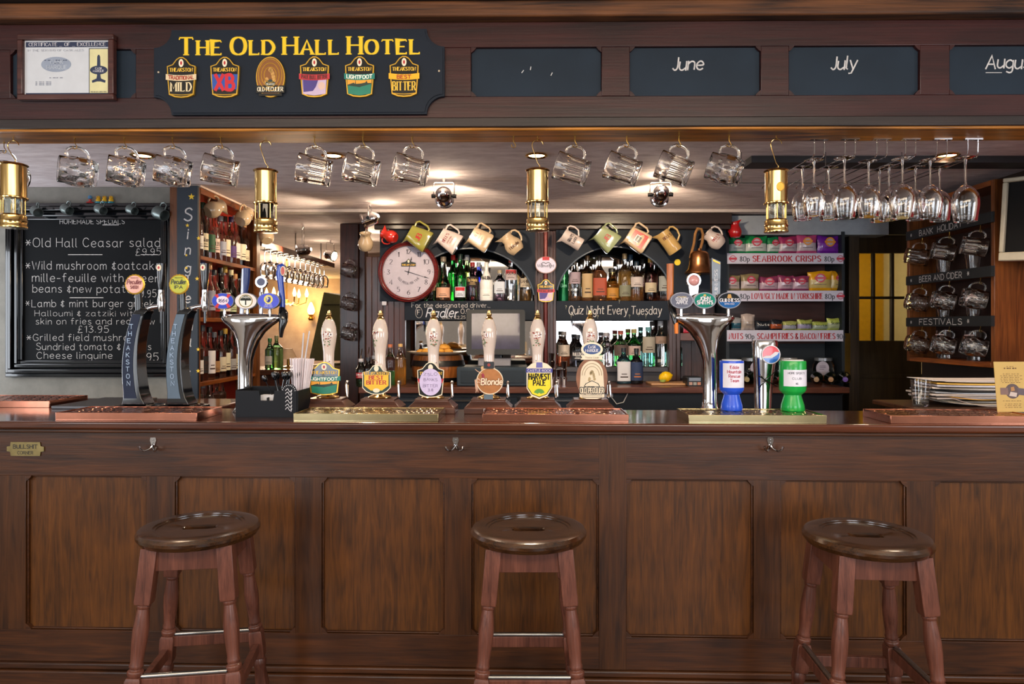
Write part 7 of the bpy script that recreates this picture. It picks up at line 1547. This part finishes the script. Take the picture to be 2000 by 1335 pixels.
mb = MB(mat('4a3a2c', .7)); mb.box(PX(1660, 4.76), 3.4, YD+.03, YD+.07, 0, .001); struct('trim_8', mb)
l = bpy.data.lights.new('passage_lamp', 'POINT'); l.energy = 14; l.color = (1, .75, .35); l.shadow_soft_size = .15; o = bpy.data.objects.new('passage_lamp', l); C.objects.link(o); o.location = (2.6, 5.6, 1.8)
t = thing('wall_socket', 'white socket box on the cupboard below the back counter', 'socket', (PX(1187, 4.1), YC0+.0595, PZ(768, 4.1)))
mb = MB(WHITE); mb.box(-.03, .03, -.02, 0, -.022, .022); o = mb.build('box', t, bevel=.003); mb = MB(mat('c8c4c0', .4))
mb.tube([(.02, -.021, -.02), (.05, -.03, -.06), (.09, -.03, -.05), (.13, -.028, .03), (.15, -.02, .01)], .003, 6); mb.build('cable', t)
tag(MB(mat('f0d020', .4)).prism(ell(0, 0, .020, .020), -.003, 0).build('yellow_tag', loc=(wx(1323), YS-.001, wz(512))), 'small round yellow tag at the right end of the arch', 'tag')
tag(MB(WHITE).prism(rrect(-.014, .014, -.035, .035, .004), -.012, 0).build('light_switch', loc=(wx(750), YS+.017, wz(585))), 'white upright switch on the pilaster below the clock', 'switch')
pack(1333, 1372, 636, 652, 4.56, 'b01c34', 'c83c50', 'shiny red packet on the small shelf behind the right font', None, 8, logo=None, name='snack_bag')
# ---- right-hand cabinet
CXF, CXB = 2.27, 2.435; cy0, cy1 = 3.24, 3.96; cz0, cz1 = PZ(705, 3.92), CEIL-.05
t = thing('glass_cabinet', 'open wooden cabinet on the right with three black chalk strips', 'cabinet', (0, 0, 0))
mb = MB(WD_cab); mb.box(CXF, CXB-.001, cy0, cy0+.025, cz0, cz1); mb.build('side_panel', t, bevel=.002); mb = MB(WD_cab); mb.box(CXF, CXB-.001, cy1-.025, cy1, cz0, cz1); mb.build('side_panel', t, bevel=.002)
mb = MB(WD_shelf); mb.box(CXF, CXB-.001, cy0+.0255, cy1-.0255, cz0, cz0+.025); mb.build('bottom', t, bevel=.002); mb = MB(WD_shelf); mb.box(CXF, CXB-.001, cy0+.0255, cy1-.0255, cz1-.025, cz1); mb.build('top', t)
mb = MB(mat('2c1810', .6)); mb.box(CXB-.012, CXB-.001, cy0+.0255, cy1-.0255, cz0+.0255, cz1-.0255); mb.build('back_panel', t)
CSH = [1.86, 1.605, 1.37]
def lf(u, v, q): return (CXF-.0165-q, cy1-.03-u, v)
for i, (z, s_) in enumerate(zip(CSH, ('BANK  HOLIDAY', 'BEER AND CIDER', 'FESTIVALS'))):
    mb = MB(WD_shelf); mb.box(CXF+.002, CXB-.0125, cy0+.0255, cy1-.0255, z-.012, z); mb.build('shelf', t)
    mb = MB(mat('1a1e20', .6)); mb.box(CXF-.016, CXF+.0015, cy0+.0, cy1-.02, z-.022, z+.028); o = mb.build('chalk_strip', t)
    L_ = MB(); text(L_, s_, lf, .030, CHALK, x=.12, y=z-.012, w=.8, width=.36, jit=.05)
    text(L_, '*', lf, .025, CHALK, x=.035, y=z-.010, w=.8); text(L_, '*', lf, .028, CHALK, x=.52, y=z-.010, w=.8); L_.build('lettering', o, smooth=0)
gi = 0
for row, (z, nm) in enumerate(((CSH[0]-.022, 'under the top strip'), (CSH[1]-.022, 'under the second strip'), (CSH[2]-.022, 'under the lowest strip'))):
    for j, y in enumerate((3.86, 3.62, 3.38)):
        cup_hook(T3(CXF+.03, y, z-.0178 if False else z+.01-.0282) @ RZ(90), '%s brass hook %s of the glass cabinet' % (['far', 'middle', 'near'][j], nm), 'hooks in the glass cabinet')
        hang_mug(0 if row else 1, Vector((CXF+.03, y, z-.028)), -12, 140+5*j, '%s glass mug hanging %s of the glass cabinet' % (['far', 'middle', 'near'][j], nm), 'mugs in the glass cabinet', .95)
pg = None
for row, z in enumerate((CSH[1]+.0005, CSH[2]+.0005, cz0+.0255)):
    for j, y in enumerate((3.74, 3.50)):
        if pg is None:
            pg = bpy.data.objects.new('pint_glass', None); C.objects.link(pg); o = pg
            mb = MB(GLASS); mb.lathe([(.028, 0), (.0285, .004), (.027, .02), (.036, .09), (.039, .15), (.0375, .15), (.0345, .09), (.0255, .024), (0, .02)], 28); mb.build('glass_body', o, smooth=50)
            mb = MB(mat('c8a8a0', .5)); mb.open_lathe([(.0385, .115), (.0392, .13)], 10, 120, 240); mb.build('printed_band', o)
        else: o = copy_tree(pg)
        o.location = (CXF+.075, y, z); tag(o, '%s pint glass standing on the %s shelf of the glass cabinet' % (['far', 'near'][j], ['upper', 'middle', 'bottom'][row]), 'glass', 'pint glasses in the glass cabinet')
# television
t = thing('television', 'small cream framed television at the top right edge', 'television', None, M=T3(2.345, 3.08, PZ(425, 3.08)) @ RZ(-58) @ RY(3))
TVC = mat('b8ae98', .4); mb = MB(TVC); hw, hh_ = .135, .19; e = .020
for q in ((-hw, hw, -hh_, -hh_+.04), (-hw, hw, hh_-e, hh_), (-hw, -hw+e, -hh_+.04, hh_-e), (hw-e, hw, -hh_+.04, hh_-e)): mb.box(q[0], q[1], -.02, .05, q[2], q[3])
mb.box(-hw+.03, hw-.03, .05, .075, -hh_+.04, hh_-.04); mb.build('case', t, bevel=.005)
mb = MB(mat('0c0a0a', .6, spec=.2)); mb.box(-hw+e+.001, hw-e-.001, -.004, .049, -hh_+.041, hh_-e-.001); mb.build('screen', t)
mb = MB(STEEL); mb.tube([(0, .076, .05), (0, .09, .06), (0, .09, CEIL-PZ(425, 3.08)-.001)], .012, 10); mb.build('bracket', t)
# ---------------------------------------------------------------- the room beyond the opening
YP = 4.95; mb = MB(WD_post); mb.box(PX(664, YP), PX(700, YP), YP, YP+.14, 0, CEIL-.001); mb.box(PX(700, YP)+.0005, PX(712, YP), YP+.02, YP+.12, 0, CEIL-.001); struct('trim_9', mb, bevel=.004)
for i, (py, d) in enumerate(((518, 'top'), (582, 'middle'), (640, 'lowest'))):
    hang_mug(0, Vector((PX(683, YP-.06), YP-.06, PZ(py-8, YP))), 15, 15, '%s one of three glass mugs hung on the dark post beyond the opening' % d, 'mugs on the dark post', .9)
    tag(MB(BRASSD).tube([(PX(683, YP-.06), YP-.0005, PZ(py-10, YP)), (PX(683, YP-.06), YP-.05, PZ(py-10, YP)), (PX(683, YP-.06), YP-.066, PZ(py-12, YP))], .002, 6).build('post_hook'), 'hook for the %s glass mug on the dark post' % d, 'hook')
YB2 = 5.35; BZ = 1.03
t = thing('far_bar', 'dark wooden bar seen through the opening on the left', 'bar', (0, 0, 0)); mb = MB(WD_top); mb.box(-3.6, PX(664, YB2), YB2-.25, YB2+.25, BZ-.04, BZ); mb.build('top', t, bevel=.005); mb = MB(WD_post); mb.box(-3.6, PX(664, YB2)-.03, YB2-.2, YB2+.2, 0, BZ-.041); mb.build('front', t)
bt(540, YB2-.1, BZ, 655, r=.05, gl='5a9a4a', lab=None, cap='8a8a60', label='pale green glass bottle on the far bar', group=None)
bt(527, YB2-.12, BZ, 660, r=.036, gl='2c6a34', lab='c8c4b8', cap='2c6a34', label='green bottle beside the whisky cabinet on the far bar', group=None)
t = thing('table_lamp', 'small lamp with pale shade on the far bar', 'lamp', (PX(563, YB2), YB2, BZ)); mb = MB(BRASSD); mb.lathe([(.05, 0), (.045, .01), (.012, .02), (.01, .09)], 16); mb.build('base', t); mb = MB(mat('d8b898', .7)); mb.lathe([(.07, .07), (.03, .15)], 20); mb.build('shade', t)
# far glass rack with hanging glasses
YR = 5.2; zr2 = PZ(497, YR)
t = thing('far_glass_rack', 'dark wooden rack full of glasses beyond the opening', 'glass rack', (0, 0, 0)); mb = MB(WD_post)
xa, xb = PX(505, 4.7), PX(640, 6.0)
M_ = T3((PX(525, 4.9)+PX(640, 6.3))/2, 5.6, zr2) @ RZ(math.degrees(math.atan2(1.4, PX(640, 6.3)-PX(525, 4.9))))
mb.box(-.95, .75, -.05, .05, .0, .04, M=M_); mb.build('rail', t)
for i in range(3): mb = MB(STEEL); mb.tube([M_ @ Vector((-.8+.65*i, 0, .04)), (M_ @ Vector((-.8+.65*i, 0, .04))).xy.to_3d()+Vector((0, 0, CEIL-.001))], .006, 6); mb.build('hanger', t)
n = 0
for j in range(2):
    for i in range(11):
        o = copy_tree(wg); p = M_ @ Vector((-.75+.125*i+.05*j, -.03+.06*j, -.0013)); o.location = p; o.scale = (.95, .95, .95); n += 1
        tag(o, 'small hanging wine glass, one of the crowd in the rack beyond the opening', 'wine glass', 'glasses in the far rack')
# olive hood, picture, chandelier, sconce
OL = mat('5c5a34', .6); YH = 5.9
t = thing('olive_hood', 'olive green tapering hood standing behind the far bar', 'hood', (0, 0, 0)); mb = MB(OL)
v_ = [P(632, 570, YH), P(668, 577, YH), P(668, 704, YH), P(603, 704, YH)]; v2 = [v+Vector((.1, .5, 0)) for v in v_]
mb.add([tuple(q) for q in v_+v2], [(3, 2, 1, 0), (4, 5, 6, 7), (0, 1, 5, 4), (1, 2, 6, 5), (2, 3, 7, 6), (3, 0, 4, 7)]); mb.box(P(603, 704, YH).x, P(668, 704, YH).x, YH-.02, YH+.5, 0, PZ(690, YH)-.1); mb.build('shell', t, bevel=.006)
mb = MB(mat('403e26', .6)); mb.tube([P(632, 594, YH-.01), P(668, 594, YH-.01)], .006, 6); mb.build('seam', t)
YF = 10.48
t = thing('wall_sconce', 'brass wall light with glowing glass on the far wall', 'wall light', (PX(612, YF), YF, PZ(618, YF)))
mb = MB(BRASSD); mb.lathe([(.03, -.06), (.045, -.03), (.02, 0), (.05, .03)], 16, M=T3(0, -.12, 0)); mb.tube([(0, 0, 0), (0, -.12, -.03)], .012, 8); mb.build('bracket', t); mb = MB(mat('ffc860', .5, emit=9)); mb.lathe([(.03, .03), (.055, .07), (.05, .12), (.02, .2), (0, .22)], 16, M=T3(0, -.12, 0)); mb.build('glowing_glass', t)
l = bpy.data.lights.new('sconce_light', 'POINT'); l.energy = 14; l.color = (1, .7, .25); l.shadow_soft_size = .1; o = bpy.data.objects.new('sconce_light', l); C.objects.link(o); o.parent = t; o.location = (0, -.3, .12)
t = thing('chandelier', 'orange glowing candle chandelier beyond the hanging glasses', 'chandelier', (PX(560, 7.5), 7.5, PZ(585, 7.5)))
mb = MB(BRASSD); mb.tube([(0, 0, -.02), (0, 0, CEIL-PZ(585, 7.5)-.001)], .008, 8); mb.lathe([(0, -.06), (.03, -.04), (.02, 0), (0, .01)], 12); mb.build('stem', t)
for i in range(6):
    a_ = R(60*i+10); d = Vector((math.cos(a_), math.sin(a_), 0)); mb = MB(BRASSD); mb.tube([d*.02+Vector((0, 0, -.03)), d*.1+Vector((0, 0, -.06)), d*.2+Vector((0, 0, -.03)), d*.21+Vector((0, 0, .03))], .007, 6); o = mb.build('arm', t)
    mb = MB(mat('ffa850', .5, emit=14)); mb.lathe([(.012, .03), (.022, .06), (.012, .10), (0, .13)], 10, M=Matrix.Translation(d*.21)); mb.build('candle_bulb', o)
l = bpy.data.lights.new('chandelier_light', 'POINT'); l.energy = 30; l.color = WARM; l.shadow_soft_size = .25; o = bpy.data.objects.new('chandelier_light', l); C.objects.link(o); o.parent = t; o.location = (0, 0, -.15)
YQ = 7.0; mb = MB(PLB); mb.box(PX(690, YQ), PX(800, YQ), YQ, YQ+.1, 0, CEIL-.001); struct('wall_partition', mb)
t = thing('framed_picture', 'grey framed picture on the pale wall left of the clock', 'picture', (PX(729, YQ), YQ-.001, PZ(585, YQ))); mb = MB(mat('c8b8a8', .6)); mb.box(-.1, .1, -.02, 0, -.17, .17); mb.build('mount', t); mb = MB(mat('4a4a4c', .6, noise=.6, nscale=9)); mb.box(-.085, .085, -.022, -.0201, .0, .14); mb.build('photograph', t)
for py in (560, 615): mb = MB(WD_post); mb.box(PX(712, YQ), PX(748, YQ), YQ-.03, YQ-.0005, PZ(py+3, YQ), PZ(py, YQ)); tag(mb.build('wall_rail'), 'dark wooden rail %s the grey picture' % ('above' if py == 560 else 'below'), 'rail')
# ---------------------------------------------------------------- lamps of the servery ceiling
def downlight(px, Y, label, e=18):
    x = PX(px, Y); t = thing('downlight', label, 'ceiling light', (x, Y, CEIL-.0005), group='recessed ceiling lights')
    mb = MB(BRASS); mb.lathe([(.045, 0), (.05, -.006), (.043, -.010), (.036, -.004)][::-1], 28); mb.build('rim', t); mb = MB(mat('ffd8a0', .5, emit=12 if e > 5 else 1.5)); mb.lathe([(0, -.003), (.035, -.004)], 20); mb.build('lamp', t)
    l = bpy.data.lights.new('downlight_beam', 'SPOT'); l.energy = e; l.color = WARM; l.spot_size = R(130); l.spot_blend = .8; l.shadow_soft_size = .035
    o = bpy.data.objects.new('downlight_beam', l); C.objects.link(o); o.parent = t; o.location = (0, 0, -.02)
downlight(650, 2.98, 'glowing recessed ceiling light between two hanging mugs', 22); downlight(1048, 2.98, 'glowing recessed ceiling light behind the middle brass lamp', 22)
downlight(278, 2.98, 'gold rimmed recessed light between left hanging mugs', 7); downlight(1850, 2.98, 'gold rimmed recessed light above the wine glasses', 12)
def spotlight(px, py, Y, aim, label, e=20, lit=True, grp='chrome ceiling spotlights'):
    p = P(px, py, Y); t = thing('spotlight', label, 'spotlight', tuple(p), group=grp)
    d = (Vector(aim)-p).normalized(); M_ = Vector((0, 0, 1)).rotation_difference(d).to_matrix().to_4x4()
    mb = MB(CHROME); mb.lathe([(0, -.062), (.012, -.060), (.02, -.052), (.038, -.035), (.041, -.01), (.041, .03), (.048, .034), (.048, .044), (.040, .044), (.038, .02)], 28, M=M_); mb.build('lamp_body', t)
    if lit: mb = MB(mat('ffe0b0', .5, emit=16)); mb.lathe([(0, .030), (.036, .032)], 20, M=M_); mb.build('bulb', t)
    s = Vector((1, 0, 0)); h = CEIL-p.z
    side = d.cross(Vector((0, 0, 1))); side = side.normalized() if side.length > .01 else s
    mb = MB(CHROME)
    for sg in (-1, 1): mb.tube([side*sg*.052, side*sg*.052+Vector((0, 0, h-.03)), side*sg*.045+Vector((0, 0, h-.022)), Vector((0, 0, h-.022))], .0028, 8)
    mb.tube([(0, 0, h-.022), (0, 0, h)], .008, 8); mb.build('yoke', t)
    for sg in (-1, 1): mb = MB(BLACK); mb.tube([side*sg*.042, side*sg*.062], .010, 10); mb.build('knob', t)
    if lit:
        l = bpy.data.lights.new('rear_glow', 'POINT'); l.energy = e*.05; l.color = WARM; l.shadow_soft_size = .03
        o = bpy.data.objects.new('rear_glow', l); C.objects.link(o); o.parent = t; o.location = d*-.085
        l = bpy.data.lights.new('spot_beam', 'SPOT'); l.energy = e; l.color = WARM; l.spot_size = R(115); l.spot_blend = .6; l.shadow_soft_size = .03
        o = bpy.data.objects.new('spot_beam', l); C.objects.link(o); o.parent = t; o.location = d*.05; o.rotation_euler = Vector((0, 0, -1)).rotation_difference(d).to_euler()
    return t
spotlight(867, 383, 3.45, (PX(900, 4.6), 4.65, 1.72), 'chrome ceiling spotlight throwing light on the ceiling behind it', 19)
spotlight(1290, 380, 3.45, (PX(1240, 4.6), 4.65, 1.68), 'chrome ceiling spotlight behind the right hanging mugs', 19)
spotlight(722, 428, 4.12, (PX(690, 4.0)-.9, 4.1, 1.6), 'chrome spotlight pointing left above the opening', 16)
spotlight(592, 488, 5.0, (PX(560, 5)-.8, 4.6, 1.75), 'left spotlight of the three beyond the opening', 14); spotlight(645, 498, 5.9, (PX(680, 5.8)+.8, 5.5, 1.7), 'middle spotlight of the three beyond the opening', 12); spotlight(697, 512, 5.6, (PX(700, 5.6)+.6, 5.0, 1.9), 'spotlight in front of the dark post beyond the opening', 12)
mb = MB(mat('2c2a2c', .6)); mb.box(PX(1460, 3.05), 2.4, 3.0, 3.12, CEIL-.03, CEIL-.0005); struct('trim_10', mb)
